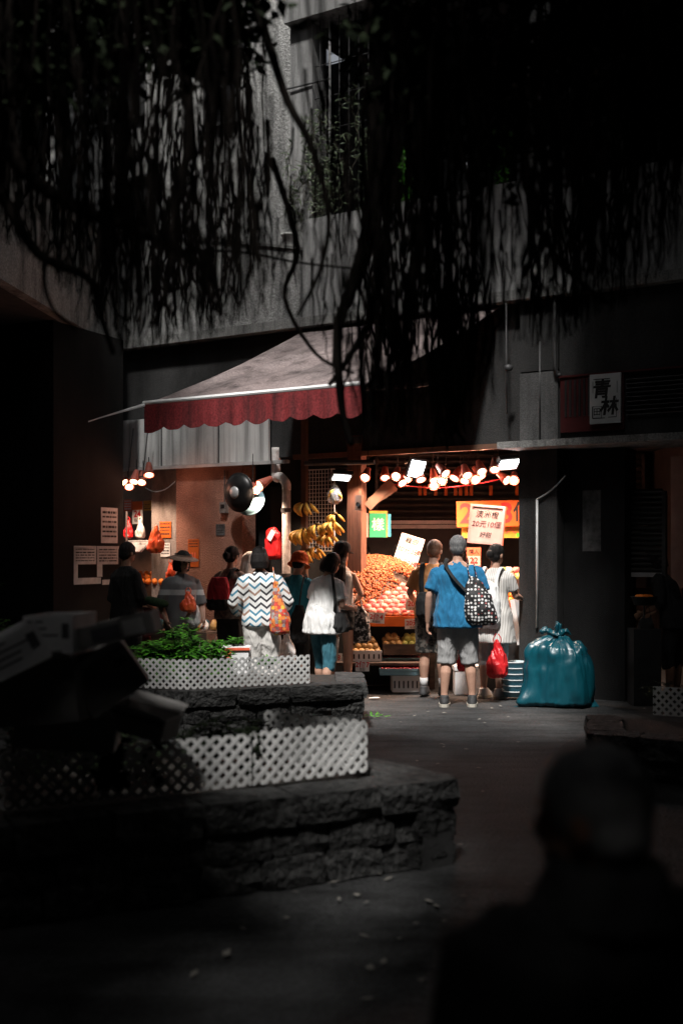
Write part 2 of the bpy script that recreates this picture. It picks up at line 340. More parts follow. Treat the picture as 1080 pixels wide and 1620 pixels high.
M['leaf_dry'] = leaf_mat('dry_leaf', (0.50, 0.47, 0.42), (0.03, 0.028, 0.025), 0.9)
M['stem'] = mat('stem', (0.05, 0.045, 0.03), (0.09, 0.08, 0.06), rough=0.9)
M['banana'] = mat('banana_skin', (0.72, 0.36, 0.05), (0.84, 0.50, 0.10), sc=14, rough=0.5, rnd=0.12)
M['banana_tip'] = mat('banana_tip', (0.12, 0.08, 0.03), rough=0.8)
M['orange'] = mat('orange_peel', (0.80, 0.18, 0.02), (0.85, 0.26, 0.03), sc=6, rough=0.42, bump=0.3, bsc=260, rnd=0.1)
M['persimmon'] = mat('brown_pear_skin', (0.34, 0.17, 0.06), (0.50, 0.32, 0.11), sc=8, rough=0.5, rnd=0.3)
M['guava'] = mat('green_guava_skin', (0.38, 0.42, 0.08), (0.55, 0.56, 0.18), sc=8, rough=0.5, rnd=0.15)
M['peach'] = mat('peach_skin', (0.72, 0.34, 0.27), (0.60, 0.07, 0.08), sc=11, rough=0.6, rnd=0.12, lo=0.42, hi=0.64, detail=2)
M['longan'] = island_mat('longan_skin', [(0.0, (0.20, 0.045, 0.016)), (0.5, (0.34, 0.095, 0.03)), (1.0, (0.48, 0.17, 0.06))], 0.6)
M['berry'] = island_mat('berry_skin', [(0.0, (0.20, 0.008, 0.012)), (1.0, (0.42, 0.02, 0.03))], 0.3)
M['wok'] = mat('wok_iron', (0.012, 0.012, 0.013), (0.03, 0.03, 0.03), rough=0.35, metal=0.6)
M['clear_bag'] = mat('clear_bag', (0.8, 0.78, 0.76), rough=0.25, trans=0.75, spec=0.5)
M['bag_film'] = mat('milky_bag_film', (0.60, 0.57, 0.55), (0.72, 0.70, 0.68), rough=0.4, folds=0.55)
M['bulb_warm'] = mat('lamp_face_warm', (1, 0.8, 0.6), emit=(1.0, 0.56, 0.33), es=9)
M['bulb_red'] = mat('lamp_face_red', (1, 0.5, 0.4), emit=(1.0, 0.30, 0.20), es=7)
M['bulb_white'] = mat('flood_face', (1, 1, 1), emit=(0.92, 0.97, 1.0), es=9)
M['shade'] = mat('lamp_shade', (0.30, 0.07, 0.05), (0.42, 0.13, 0.09), rough=0.45)
M['glass_dark'] = mat('dark_window_glass', (0.010, 0.010, 0.011), rough=0.55, spec=0.15)
M['clay'] = mat('flower_pot', (0.45, 0.45, 0.44), (0.6, 0.6, 0.58), rough=0.7)

def zigzag_mat():
    m, t, p = base('zigzag_print'); L = t.links.new
    tc = N(t, 'ShaderNodeTexCoord'); sp = N(t, 'ShaderNodeSeparateXYZ'); L(tc.outputs['Object'], sp.inputs[0])
    def ma(op, a, b=None):
        n = N(t, 'ShaderNodeMath', operation=op)
        for i, x in enumerate((a, b)):
            if x is None: continue
            if isinstance(x, (int, float)): n.inputs[i].default_value = x
            else: L(x, n.inputs[i])
        return n.outputs[0]
    pp = ma('MULTIPLY', ma('PINGPONG', sp.outputs['X'], 0.062), 0.85)
    zz = ma('ADD', sp.outputs['Z'], pp)
    q = ma('MULTIPLY', zz, 1 / 0.072); fr = ma('FRACT', q); row = ma('FLOOR', q)
    mask = ma('LESS_THAN', fr, 0.38)
    wn = N(t, 'ShaderNodeTexWhiteNoise', noise_dimensions='2D'); cb = N(t, 'ShaderNodeCombineXYZ'); L(row, cb.inputs[0])
    L(ma('FLOOR', ma('MULTIPLY', sp.outputs['X'], 1 / 0.124)), cb.inputs[1]); L(cb.outputs[0], wn.inputs['Vector'])
    cr = N(t, 'ShaderNodeValToRGB'); cr.color_ramp.interpolation = 'CONSTANT'; e = cr.color_ramp.elements
    e[0].color = rgb((0.02, 0.02, 0.025)); e[0].position = 0; e[1].position = 0.4; e[1].color = rgb((0.05, 0.20, 0.30))
    x = e.new(0.65); x.color = rgb((0.30, 0.18, 0.13)); x = e.new(0.82); x.color = rgb((0.02, 0.02, 0.03))
    L(wn.outputs['Value'], cr.inputs[0])
    mx = N(t, 'ShaderNodeMix', data_type='RGBA'); L(mask, mx.inputs[0]); mx.inputs[6].default_value = rgb((0.72, 0.72, 0.71)); L(cr.outputs[0], mx.inputs[7])
    L(mx.outputs[2], p.inputs['Base Color']); p.inputs['Roughness'].default_value = 0.85
    return m
M['zigzag'] = zigzag_mat()
def dots_mat(name, bgc, dots, sc, r, rough=0.7):
    m, t, p = base(name); L = t.links.new
    tc = N(t, 'ShaderNodeTexCoord'); vo = N(t, 'ShaderNodeTexVoronoi', Scale=sc, Randomness=0.35); L(tc.outputs['Object'], vo.inputs['Vector'])
    lt = N(t, 'ShaderNodeMath', operation='LESS_THAN'); L(vo.outputs['Distance'], lt.inputs[0]); lt.inputs[1].default_value = r
    cr = N(t, 'ShaderNodeValToRGB'); cr.color_ramp.interpolation = 'CONSTANT'; e = cr.color_ramp.elements
    while len(e) < len(dots): e.new(0.5)
    for i, c in enumerate(dots): e[i].position = i / len(dots); e[i].color = rgb(c)
    L(vo.outputs['Color'], cr.inputs[0])
    mx = N(t, 'ShaderNodeMix', data_type='RGBA'); L(lt.outputs[0], mx.inputs[0]); mx.inputs[6].default_value = rgb(bgc); L(cr.outputs[0], mx.inputs[7])
    L(mx.outputs[2], p.inputs['Base Color']); p.inputs['Roughness'].default_value = rough
    return m
M['polka'] = dots_mat('polka_print', (0.012, 0.012, 0.013), [(0.74, 0.72, 0.70), (0.7, 0.68, 0.66), (0.7, 0.7, 0.7), (0.34, 0.08, 0.08), (0.74, 0.72, 0.70), (0.7, 0.7, 0.7)], 30, 0.37)
M['patchwork'] = dots_mat('bright_print', (0.40, 0.07, 0.03), [(0.75, 0.45, 0.05), (0.6, 0.05, 0.03), (0.35, 0.30, 0.28), (0.7, 0.2, 0.04), (0.25, 0.10, 0.10)], 26, 0.62)
def stripe_mat(name, a, b, per, axis='X', duty=0.3):
    m, t, p = base(name); L = t.links.new
    tc = N(t, 'ShaderNodeTexCoord'); sp = N(t, 'ShaderNodeSeparateXYZ'); L(tc.outputs['Object'], sp.inputs[0])
    d = N(t, 'ShaderNodeMath', operation='MULTIPLY'); L(sp.outputs[axis], d.inputs[0]); d.inputs[1].default_value = 1 / per
    f = N(t, 'ShaderNodeMath', operation='FRACT'); L(d.outputs[0], f.inputs[0])
    l = N(t, 'ShaderNodeMath', operation='LESS_THAN'); L(f.outputs[0], l.inputs[0]); l.inputs[1].default_value = duty
    mx = N(t, 'ShaderNodeMix', data_type='RGBA'); L(l.outputs[0], mx.inputs[0]); mx.inputs[6].default_value = rgb(a); mx.inputs[7].default_value = rgb(b)
    L(mx.outputs[2], p.inputs['Base Color']); p.inputs['Roughness'].default_value = 0.85
    return m
M['stripes'] = stripe_mat('pin_stripe_cloth', (0.60, 0.58, 0.55), (0.36, 0.34, 0.32), 0.022)
def band_mat():
    """grey tee with a pale band across the chest"""
    m, t, p = base('banded_tee'); L = t.links.new
    tc = N(t, 'ShaderNodeTexCoord'); sp = N(t, 'ShaderNodeSeparateXYZ'); L(tc.outputs['Object'], sp.inputs[0])
    cr = N(t, 'ShaderNodeValToRGB'); cr.color_ramp.interpolation = 'CONSTANT'; e = cr.color_ramp.elements
    e[0].position = 0; e[0].color = rgb((0.15, 0.15, 0.155)); e[1].position = 0.5; e[1].color = rgb((0.55, 0.55, 0.55)); x = e.new(0.56); x.color = rgb((0.17, 0.17, 0.175))
    mr = N(t, 'ShaderNodeMapRange'); mr.inputs[1].default_value = 0.70; mr.inputs[2].default_value = 1.70; L(sp.outputs['Z'], mr.inputs[0]); L(mr.outputs[0], cr.inputs[0])
    L(cr.outputs[0], p.inputs['Base Color']); p.inputs['Roughness'].default_value = 0.9
    return m
M['banded'] = band_mat()
# ------------------------------------------------------------------ ground
def ground():
    mb = MB(); n = 60
    vs = []; fs = []
    xs = [-60, -20] + [-9 + 18 * i / n for i in range(n + 1)] + [20, 60]; ys = [-60, -20] + [-3 + 22 * i / n for i in range(n + 1)] + [40, 80]
    for y in ys:
        for x in xs: vs.append((x, y, 0.012 * noise.noise(V((x * 0.6, y * 0.6, 0))) - 0.006))
    k = len(xs)
    for j in range(len(ys) - 1):
        for i in range(k - 1): fs.append((j * k + i, j * k + i + 1, (j + 1) * k + i + 1, (j + 1) * k + i))
    mb.add(vs, fs); mb.build('ground', M['asphalt'], smooth=True, kind='structure', label='dark worn asphalt of the market court')
ground()

# ------------------------------------------------------------------ the arcade building (facade frame: x along, y into, z up)
arc = fthing('arcade_building', 'grey concrete arcade block with balconies above the fruit stall', 'building')
def fb(name, m, t0, t1, y0, y1, z0, z1, parent=arc): return MB().box((t0, y0, z0), (t1, y1, z1)).build(name, m, parent)
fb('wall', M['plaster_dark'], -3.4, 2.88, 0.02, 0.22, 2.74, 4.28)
fb('ledge', M['ledge'], -3.4, 7.0, -0.16, 0.0, 4.29, 4.40)
fb('floor_slab', M['soffit'], -3.6, 7.0, 0.003, 5.0, 4.30, 4.39)
parL = MB().prism([(-3.4, -0.04, 4.402), (-0.03, -0.04, 4.402), (-0.03, -0.04, 5.25), (-3.4, -0.04, 5.98)], (0, 0.16, 0)).build('parapet', M['roughcast'], arc)
MB().prism([(-3.4, -0.07, 5.985), (-0.01, -0.07, 5.255), (-0.01, -0.07, 5.29), (-3.4, -0.07, 6.02)], (0, 0.22, 0)).build('coping', M['ledge'], parL)
parR = fb('parapet', M['plaster'], 0.0, 2.98, -0.02, 0.13, 4.402, 5.62); parR2 = fb('parapet', M['plaster'], 3.32, 7.0, -0.02, 0.13, 4.402, 5.55)
fb('corner_column', M['plaster'], -0.30, 0.03, 0.135, 0.45, 4.395, 8.10)
fb('column', M['roughcast'], 2.99, 3.31, -0.06, 0.35, 4.402, 8.10)
fb('upper_wall', M['roughcast'], -7.5, -0.31, 0.42, 0.62, 4.395, 22)
fb('lintel', M['plaster'], -0.305, 7.0, 0.0, 0.4, 8.105, 8.55)
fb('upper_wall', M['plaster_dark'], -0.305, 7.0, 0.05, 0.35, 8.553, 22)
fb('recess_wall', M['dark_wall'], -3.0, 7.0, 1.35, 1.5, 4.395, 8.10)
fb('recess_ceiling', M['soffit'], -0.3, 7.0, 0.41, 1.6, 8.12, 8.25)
# upper windows
def window(t0, t1, z0, z1, y, parent=arc, mull=1):
    w_ = fb('window', M['glass_dark'], t0, t1, y - 0.01, y + 0.02, z0, z1, parent)
    f = MB(); b = 0.045
    f.box((t0 - b, y - 0.06, z0 - b), (t1 + b, y, z0)); f.box((t0 - b, y - 0.06, z1), (t1 + b, y, z1 + b))
    f.box((t0 - b, y - 0.06, z0), (t0, y, z1)); f.box((t1, y - 0.06, z0), (t1 + b, y, z1))
    for k in range(mull): c = t0 + (t1 - t0) * (k + 1) / (mull + 1); f.box((c - 0.02, y - 0.05, z0), (c + 0.02, y, z1))
    f.build('window_frame', M['steel'], w_)
a, b = fpx(198, 372, 0.4), fpx(246, 280, 0.4); window(a.x, b.x, a.z, b.z, 0.40)
a, b = fpx(330, 200, 0.4), fpx(376, 60, 0.4); window(a.x, b.x, a.z, b.z, 0.40)
a, b = fpx(150, 200, 0.4), fpx(225, 60, 0.4); window(a.x, b.x, a.z, b.z, 0.40, mull=2)
window(0.35, 1.25, 5.7, 7.9, 1.33, mull=2); window(1.6, 2.6, 5.7, 7.9, 1.33, mull=2); window(3.6, 4.8, 5.7, 7.9, 1.33, mull=2)
# security grille in the open balcony
gr = fthing('window_grille', 'pale metal security grille wound with vines behind the grey balcony parapet', 'grille', 0, 0.18, 0)
for k in range(7): MB().tube([(0.12 + k * 0.14, 0, 5.55), (0.12 + k * 0.14, 0, 8.1)], 0.008 if k != 1 else 0.016, 6).build('bar', M['steel_light'] if k == 1 else M['steel'], gr)
for z in (5.95, 6.35, 6.75, 7.15, 7.55): MB().tube([(0.04, 0, z), (1.05, 0, z)], 0.007, 6).build('bar', M['steel'], gr)
MB().tube([fl(-0.33, 0.1, 7.33), fl(0.3, 0.12, 7.33)], 0.012, 6).build('drain_spout', M['steel'], None, label='thin horizontal spout pipe crossing the lit corner column high up', cat='pipe')
# lower pillar, canopy, right walls
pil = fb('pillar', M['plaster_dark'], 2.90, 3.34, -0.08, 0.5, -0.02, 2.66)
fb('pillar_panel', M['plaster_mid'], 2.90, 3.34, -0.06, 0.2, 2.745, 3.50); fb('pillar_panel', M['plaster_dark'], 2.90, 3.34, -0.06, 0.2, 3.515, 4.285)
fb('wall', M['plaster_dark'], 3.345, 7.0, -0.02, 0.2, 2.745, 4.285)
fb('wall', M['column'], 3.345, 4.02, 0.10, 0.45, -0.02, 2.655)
cn = MB().prism([(2.80, -0.42, 2.665), (7.0, -0.42, 2.665), (7.0, 0.5, 2.665), (2.98, 0.5, 2.665)], (0, 0, 0.07)).build('canopy_slab', M['ledge'], arc)
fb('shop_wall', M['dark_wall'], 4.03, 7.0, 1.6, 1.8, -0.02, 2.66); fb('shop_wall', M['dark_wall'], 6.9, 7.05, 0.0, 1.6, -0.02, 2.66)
# stucco wall, recess walls, left shop
ta, tb = fpx(279).x, fpx(383).x
fb('stucco_wall', M['stucco_red'], ta, tb, 0.0, 0.28, -0.02, 2.735)
tw = fpx(240, HY, 0.35).x
fb('plaster_wall', M['plaster_old'], tw, ta - 0.0, 0.35, 0.5, -0.02, 2.735)
fb('recess_wall', M['plaster_dark'], ta + 0.1, 0.30, 0.75, 0.9, -0.02, 4.2)
fb('shop_wall', M['brass'], -5.0, tw - 0.01, 1.3, 1.45, -0.02, 4.2)
# stall room (its walls do not follow the facade)
room = thing('stall_room', 'dark open shop room behind the fruit display', 'shop room', (0, 0, 0))
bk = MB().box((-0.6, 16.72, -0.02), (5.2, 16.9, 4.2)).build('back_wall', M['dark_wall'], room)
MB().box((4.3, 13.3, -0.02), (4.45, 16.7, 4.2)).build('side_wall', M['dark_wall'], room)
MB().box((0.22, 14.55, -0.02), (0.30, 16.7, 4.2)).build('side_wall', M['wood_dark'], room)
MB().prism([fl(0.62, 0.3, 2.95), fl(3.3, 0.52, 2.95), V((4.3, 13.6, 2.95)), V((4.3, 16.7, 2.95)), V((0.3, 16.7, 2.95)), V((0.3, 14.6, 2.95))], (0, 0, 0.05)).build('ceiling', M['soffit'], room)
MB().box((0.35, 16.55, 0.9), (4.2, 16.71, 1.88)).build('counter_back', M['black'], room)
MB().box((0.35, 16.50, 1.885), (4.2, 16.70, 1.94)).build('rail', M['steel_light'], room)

def shutter(name, label, loc, rot, wid, z0, z1, pitch=0.085):
    s = thing(name, label, 'shutter', loc, rot)
    pr = [(0, -0.004), (0.3, -0.022), (0.55, -0.028), (0.8, -0.018), (1.0, -0.002)]
    me = MB()
    poly = [(0, p[1], p[0] * pitch * 0.97) for p in pr] + [(0, 0.004, pitch * 0.97), (0, 0.004, 0)]
    me.prism(poly, (wid, 0, 0)); me = me.mesh('slat')
    z = z0
    while z < z1: link('slat', me, M['shutter'], s, loc=(0, 0, z)); z += pitch
    MB().box((-0.04, -0.03, z0 - 0.05), (0, 0.03, z1)).build('guide_rail', M['steel'], s); MB().box((wid, -0.03, z0 - 0.05), (wid + 0.04, 0.03, z1)).build('guide_rail', M['steel'], s)
    MB().box((0, -0.02, z0 - 0.05), (wid, 0.02, z0 - 0.003)).build('bottom_bar', M['steel_light'], s)
    return s
shutter('roller_shutter', 'dark roller shutter behind the fruit stall under the warm lamps', (0.5, 16.45, 0), 0, 3.6, 2.0, 2.9)
a = fpx(986, 905, 0.32); shutter('roller_shutter', 'half lowered steel shutter beside the dark wall with the faded notice', fl(a.x + 0.06, 0.32, 0), FA, 0.36, a.z, 2.2, 0.055)
a, b = fpx(984, 1030, 0.5), fpx(1034, 930, 0.5); MB().box((a.x, 0.50, 0.35), (b.x + 0.3, 0.55, b.z)).build('brown_panel', M['wood'], None, loc=A0, rot=FA, label='brown timber panel under the half lowered shutter', cat='panel')
a, b = fpx(984, 1040, 0.45), fpx(1010, 1020, 0.45); MB().box((a.x, 0.30, 0.36), (b.x, 0.48, 0.46)).build('plinth_box', M['plaster_dark'], None, loc=A0, rot=FA, label='small grey box at the foot of the brown timber panel', cat='box')

# ------------------------------------------------------------------ side wing on the left with its column
wing = thing('side_wing_building', 'dark estate wing with roughcast balcony overhanging the column', 'building')
wd = V((0.41, 4.36, 0)).normalized(); wn_ = V((wd.y, -wd.x, 0)); W0 = V((-3.41, 12.0, 0))
def wb(name, m, s0, s1, d0, d1, z0, z1):
    P = [W0 + wd * s0 + wn_ * d0, W0 + wd * s1 + wn_ * d0, W0 + wd * s1 + wn_ * d1, W0 + wd * s0 + wn_ * d1]
    return MB().prism([p + V((0, 0, z0)) for p in P], (0, 0, z1 - z0)).build(name, m, wing)
wb('parapet', M['roughcast'], -7.0, 4.25, -0.15, 0.0, 4.30, 5.62); wb('coping', M['ledge'], -7.0, 4.25, -0.19, 0.03, 5.625, 5.67)
wb('soffit', M['soffit'], -7.0, 4.4, -6.0, -0.155, 4.31, 4.40); wb('upper_wall', M['plaster_dark'], -7.0, 4.8, -1.4, -1.2, 4.405, 22)
wb('lower_wall', M['dark_wall'], -7.0, 4.9, -4.6, -4.4, 0, 4.30)
MB().box((-9, 15.9, -0.02), (-3.55, 16.1, 4.29)).build('lower_wall', M['dark_wall'], wing)
lc = MB(); p = [at(85, HY, 14.2), at(195, HY, 15.5)]
ed = (p[1] - p[0]).normalized(); dn = V((-ed.y, ed.x, 0))
P = [p[0], p[1], p[1] + dn * 0.75, p[0] + dn * 0.75]
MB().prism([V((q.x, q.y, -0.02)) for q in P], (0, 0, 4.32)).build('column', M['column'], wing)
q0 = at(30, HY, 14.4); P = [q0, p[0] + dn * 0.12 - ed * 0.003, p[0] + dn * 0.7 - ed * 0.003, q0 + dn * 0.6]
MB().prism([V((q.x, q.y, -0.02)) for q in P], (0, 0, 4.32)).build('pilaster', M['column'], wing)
COLA = atan2(ed.y, ed.x)
def on_column(px, py):
    """point on the column's front face"""
    u = (px - CX) / F_PX; k = (u * p[0].y - p[0].x) / (ed.x - u * ed.y); q = p[0] + ed * k; return V((q.x, q.y, EYE + (HY - py) / F_PX * q.y))
def sheet(name, label, cat, px0, py0, px1, py1, m, fn, rot, th=0.004, group=None):
    a, b = fn(px0, py1), fn(px1, py0)
    o = thing(name, label, cat, a, rot, group)
    W = (V((b.x, b.y)) - V((a.x, a.y))).length; H = b.z - a.z
    MB().box((0, -th, 0), (W, -0.0005, H)).build('sheet', m, o)
    return o, W, H
def printed(o, W, H, n=7, m=None, y=-0.0052, seed=1, x0=0.08, x1=0.92, z0=0.08, z1=0.9):
    r = random.Random(seed); mb = MB()
    for k in range(n):
        z = H * (z1 - (z1 - z0) * k / n); h = H * (z1 - z0) / n * r.uniform(0.25, 0.5); x = W * x0
        while x < W * x1:
            e = min(W * x1, x + W * r.uniform(0.04, 0.2)); mb.box((x, y, z - h), (e, y + 0.0008, z)); x = e + W * r.uniform(0.015, 0.05)
    mb.build('printed_lines', m or M['ink'], o, kind='stuff')
o, W, H = sheet('notice', 'narrow notice taped high on the dark left column', 'notice', 160, 804, 186, 859, M['paper'], on_column, COLA); printed(o, W, H, 6, seed=2)
for k, (x0, y0, x1, y1) in enumerate(((117, 866, 152, 893), (154, 866, 187, 893))):
    o, W, H = sheet('notice', ('torn pale notice at the left of the pair on the dark column', 'torn pale notice at the right of the pair on the dark column')[k], 'notice', x0, y0, x1, y1, M['paper'], on_column, COLA); printed(o, W, H, 5, seed=4 + k)
o = thing('torn_poster_edge', 'ragged rim of two torn off posters under the paired notices on the column', 'poster remains', on_column(117, 925), COLA)
mb = MB(); s_ = 0.0157
def rr(x0, y0, x1, y1): mb.box(((x0 - 117) * s_, -0.004, (925 - y1) * s_), ((x1 - 117) * s_, -0.0005, (925 - y0) * s_))
rr(117, 895, 122, 925); rr(122, 920, 152, 925); rr(147, 895, 154, 919.5); rr(154, 922, 170, 926); rr(122, 895, 146, 898); rr(154, 895, 186, 897.5); rr(186.5, 866, 189, 912)
mb.build('sheet', M['paper'], o)
a = fpx(921, 872, 0.1); b = fpx(950, 775, 0.1)
o = fthing('notice', 'faded blank notice on the dark wall right of the pillar', 'notice', a.x, 0.1, a.z)
MB().box((0, -0.005, 0), (b.x - a.x, -0.0005, b.z - a.z)).build('sheet', M['paper_grey'], o)
# buildings behind and beside the viewer close the court
MB().box((7.5, -6, 0), (9, 16, 20)).build('flank_building', M['plaster_dark'], None, label='tall dark estate block flanking the court on the right, outside the picture', cat='building')
MB().box((-9, -7.4, 0), (-7.6, 5, 18)).build('flank_building', M['plaster_dark'], None, label='tall dark estate block at the left of the viewer, outside the picture', cat='building')
MB().box((-9, -9, 0), (9, -7.5, 16)).build('rear_building', M['plaster_dark'], None, label='tall dark estate block behind the viewer', cat='building')

# ------------------------------------------------------------------ zinc fascia over the left shop
fz = fthing('zinc_fascia', 'streaked zinc sheet fascia hanging over the left shop front', 'fascia', 0, -0.07, 0)
ts = [fpx(q).x for q in (186, 262, 352, 430)]
for k in range(3): MB().box((ts[k] + 0.003, 0 - 0.003 * (k % 2), 2.70), (ts[k + 1] - 0.003, 0.04, 3.34)).build('sheet_panel', M['zinc'], fz)
MB().box((ts[0], -0.03, 2.655), (ts[3] + 0.3, 0.03, 2.695)).build('bottom_rail', M['steel_light'], fz)
for q in ts[:3]: MB().box((q - 0.008, -0.014, 2.70), (q + 0.008, -0.004, 3.34)).build('seam', M['steel'], fz)

# ------------------------------------------------------------------ awning
aw = fthing('awning', 'faded red fabric awning with scalloped valance sloping over the stall', 'awning')
D, ZT, ZF, T1 = 2.84, 4.27, 3.08, 2.63
mb = MB(); nt_, nd = 40, 14; vs = []; fs = []
for j in range(nd + 1):
    for i in range(nt_ + 1):
        t = T1 * i / nt_; v = j / nd
        sag = -0.05 * sin(pi * v) * (0.6 + 0.4 * cos(2 * pi * t / 0.44)) + 0.006 * noise.noise(V((t * 4, v * 5, 0)))
        vs.append((t, -D * v, ZT + (ZF - ZT) * v + sag))
k = nt_ + 1
for j in range(nd):
    for i in range(nt_): fs.append((j * k + i, j * k + i + 1, (j + 1) * k + i + 1, (j + 1) * k + i))
nv = len(vs); vs += [(x, y, z - 0.006) for x, y, z in vs]; fs += [tuple(i + nv for i in f[::-1]) for f in fs]
mb.add(vs, fs).build('cover', M['awning_top'], aw, smooth=True)
MB().tube([(-0.02, -D, ZF + 0.01), (T1 + 0.02, -D, ZF + 0.01)], 0.022, 8).build('front_bar', M['white'], aw)
mb = MB(); vs = []; fs = []; n = 130
for i in range(n + 1):
    t = T1 * i / n; ph = (t / 0.263) % 1.0
    drop = 0.235 + (0.04 + 0.02 * noise.noise(V((math.floor(t / 0.263) * 3.7, 1, 0)))) * sin(pi * ph) + 0.03 * noise.noise(V((t * 1.7, 7, 0))) + 0.008 * noise.noise(V((t * 14, 7, 0)))
    if t < 0.14: drop += 0.05 * (1 - t / 0.14)
    wv = 0.03 * noise.noise(V((t * 5, 0, 3))) + 0.012 * noise.noise(V((t * 15, 0, 3)))
    for z, q in ((0, 0), (0.33, 0.35), (0.66, 0.75), (1, 1.0)): vs.append((t, -D - 0.015 + wv * q, ZF - 0.012 - drop * z))
for i in range(n):
    for j in range(3): fs.append((i * 4 + j, i * 4 + j + 1, (i + 1) * 4 + j + 1, (i + 1) * 4 + j))
nv = len(vs); vs += [(x, y + 0.006, z) for x, y, z in vs]; fs += [tuple(i + nv for i in f[::-1]) for f in fs]
mb.add(vs, fs).build('valance', M['awning_red'], aw, smooth=True)
for t in (0.5, 2.1): MB().tube([(t, -0.02, 3.5), (t + 0.25, -1.4, 3.25), (t, -D + 0.05, ZF - 0.02)], 0.018, 6).build('arm', M['steel'], aw)
q = at(140, 668, 11.6); r_ = fl(0, D * -1, ZF); d = r_ - q
MB().prism([q, r_, r_ + FI * 0.5 + V((0, 0, 0.12)), q + FI * 0.15 + V((0, 0, 0.05))], (0, 0, 0.012)).build('canvas_flap', M['white'], None, label='thin pale canvas edge drooping from the awning corner towards the left column', cat='canvas')

# ------------------------------------------------------------------ stone planters with white lattice
def block_mesh(seed):
    bm = bmesh.new(); bmesh.ops.create_cube(bm, size=1.0)
    bmesh.ops.subdivide_edges(bm, edges=bm.edges[:], cuts=2, use_grid_fill=True)
    for v in bm.verts:
        c = v.co
        k = sum(1 for q in c if abs(abs(q) - 0.5) < 1e-4)
        if k >= 2: c *= 0.965 if k == 2 else 0.93
        n = noise.noise_vector(c * 2.3 + V((seed * 7.1, seed * 3.3, 0)))
        v.co = c + V((n.x * 0.03, n.y * 0.10, n.z * 0.06))
    me = bpy.data.meshes.new('stone_block'); bm.to_mesh(me); bm.free(); return me
BLOCKS = [block_mesh(i) for i in range(6)]
for me in BLOCKS: me.materials.append(M['stone'])
def planter(label, pts, hts, seed, thick=0.24, wid=(0.26, 0.42), cap=(0.42, 0.62), soil=None):
    r = random.Random(seed); o = thing('stone_planter', label, 'planter', (0, 0, 0)); z = 0.0
    nrow = len(hts)
    for k, h in enumerate(hts):
        top = k == nrow - 1
        for s in range(len(pts) - 1):
            a, b = V((*pts[s], 0)), V((*pts[s + 1], 0)); Ls = (b - a).length; d = (b - a) / Ls; nn = V((d.y, -d.x, 0)); x = 0.0
            first = True
            while x < Ls - 0.02:
                wdt = r.uniform(*(cap if top else wid)) * (0.55 if first and k % 2 else 1); first = False
                if Ls - x - wdt < 0.14: wdt = Ls - x
                wdt = min(wdt, Ls - x)
                c = a + d * (x + wdt / 2) + nn * (-thick / 2 + (0.025 if top else r.uniform(-0.008, 0.012)))
                q = bpy.data.objects.new('stone_block', r.choice(BLOCKS)); COL.objects.link(q); q.parent = o
                q.location = (c.x, c.y, z + h / 2); q.rotation_euler = (0, 0, atan2(d.y, d.x) + (pi if r.random() < 0.5 else 0)); q.scale = (wdt - 0.004 + 0.012 * (wdt < 0.3), thick + (0.03 if top else 0.012), h * 1.02)
                x += wdt
        z += h
    mb = MB()
    for s in range(len(pts) - 1):
        a, b = V((*pts[s], 0)), V((*pts[s + 1], 0)); d = (b - a).normalized(); nn = V((d.y, -d.x, 0))
        P = [a - nn * 0.03, b - nn * 0.03, b - nn * (thick - 0.02), a - nn * (thick - 0.02)]
        mb.prism([q + V((0, 0, -0.02)) for q in P], (0, 0, z - 0.01))
    mb.build('mortar', M['mortar'], o)
    if soil: MB().prism([V((*q, 0.0)) for q in soil], (0, 0, z - 0.03)).build('soil', M['soil'], o)
    return o
def clip(poly, x0, x1, z0, z1):
    def cut(P, f, g):
        out = []
        for i in range(len(P)):
            a, b = P[i], P[(i + 1) % len(P)]; fa, fb_ = f(a), f(b)
            if fa >= 0: out.append(a)
            if fa * fb_ < 0: t = fa / (fa - fb_); out.append((a[0] + (b[0] - a[0]) * t, a[1] + (b[1] - a[1]) * t))
        return out
    for f in (lambda q: q[0] - x0, lambda q: x1 - q[0], lambda q: q[1] - z0, lambda q: z1 - q[1]):
        poly = cut(poly, f, None)
        if len(poly) < 3: return None
    return poly
def lattice(label, a, b, z0, h, per=0.061, wd_=0.0195, tilt=0.0):
    a = V((*a, z0)); b = V((*b, z0)); L = (b - a).length
    o = thing('lattice_panel', label, 'lattice fence', a, (tilt, 0, atan2(b.y - a.y, b.x - a.x)), 'white lattice panels on the planters')
    k = -h - per
    while k < L + h:
        for s, y in ((1, 0.0), (-1, 0.002)):
            x = k if s == 1 else k + h
            hw = wd_ * 0.7071
            P = clip([(x - hw, 0 - 1e-6), (x + hw, 0 - 1e-6), (x + hw + s * h, h), (x - hw + s * h, h)], 0, L, 0, h)
            if P and len(P) >= 3:
                P = [p_ for i, p_ in enumerate(P) if (V(p_) - V(P[i - 1])).length > 1e-4]
                if len(P) >= 3: MB().prism([(p_[0], y, p_[1]) for p_ in P], (0, 0.0045, 0)).build('slat', M['lattice'], o)
        k += per
    return o
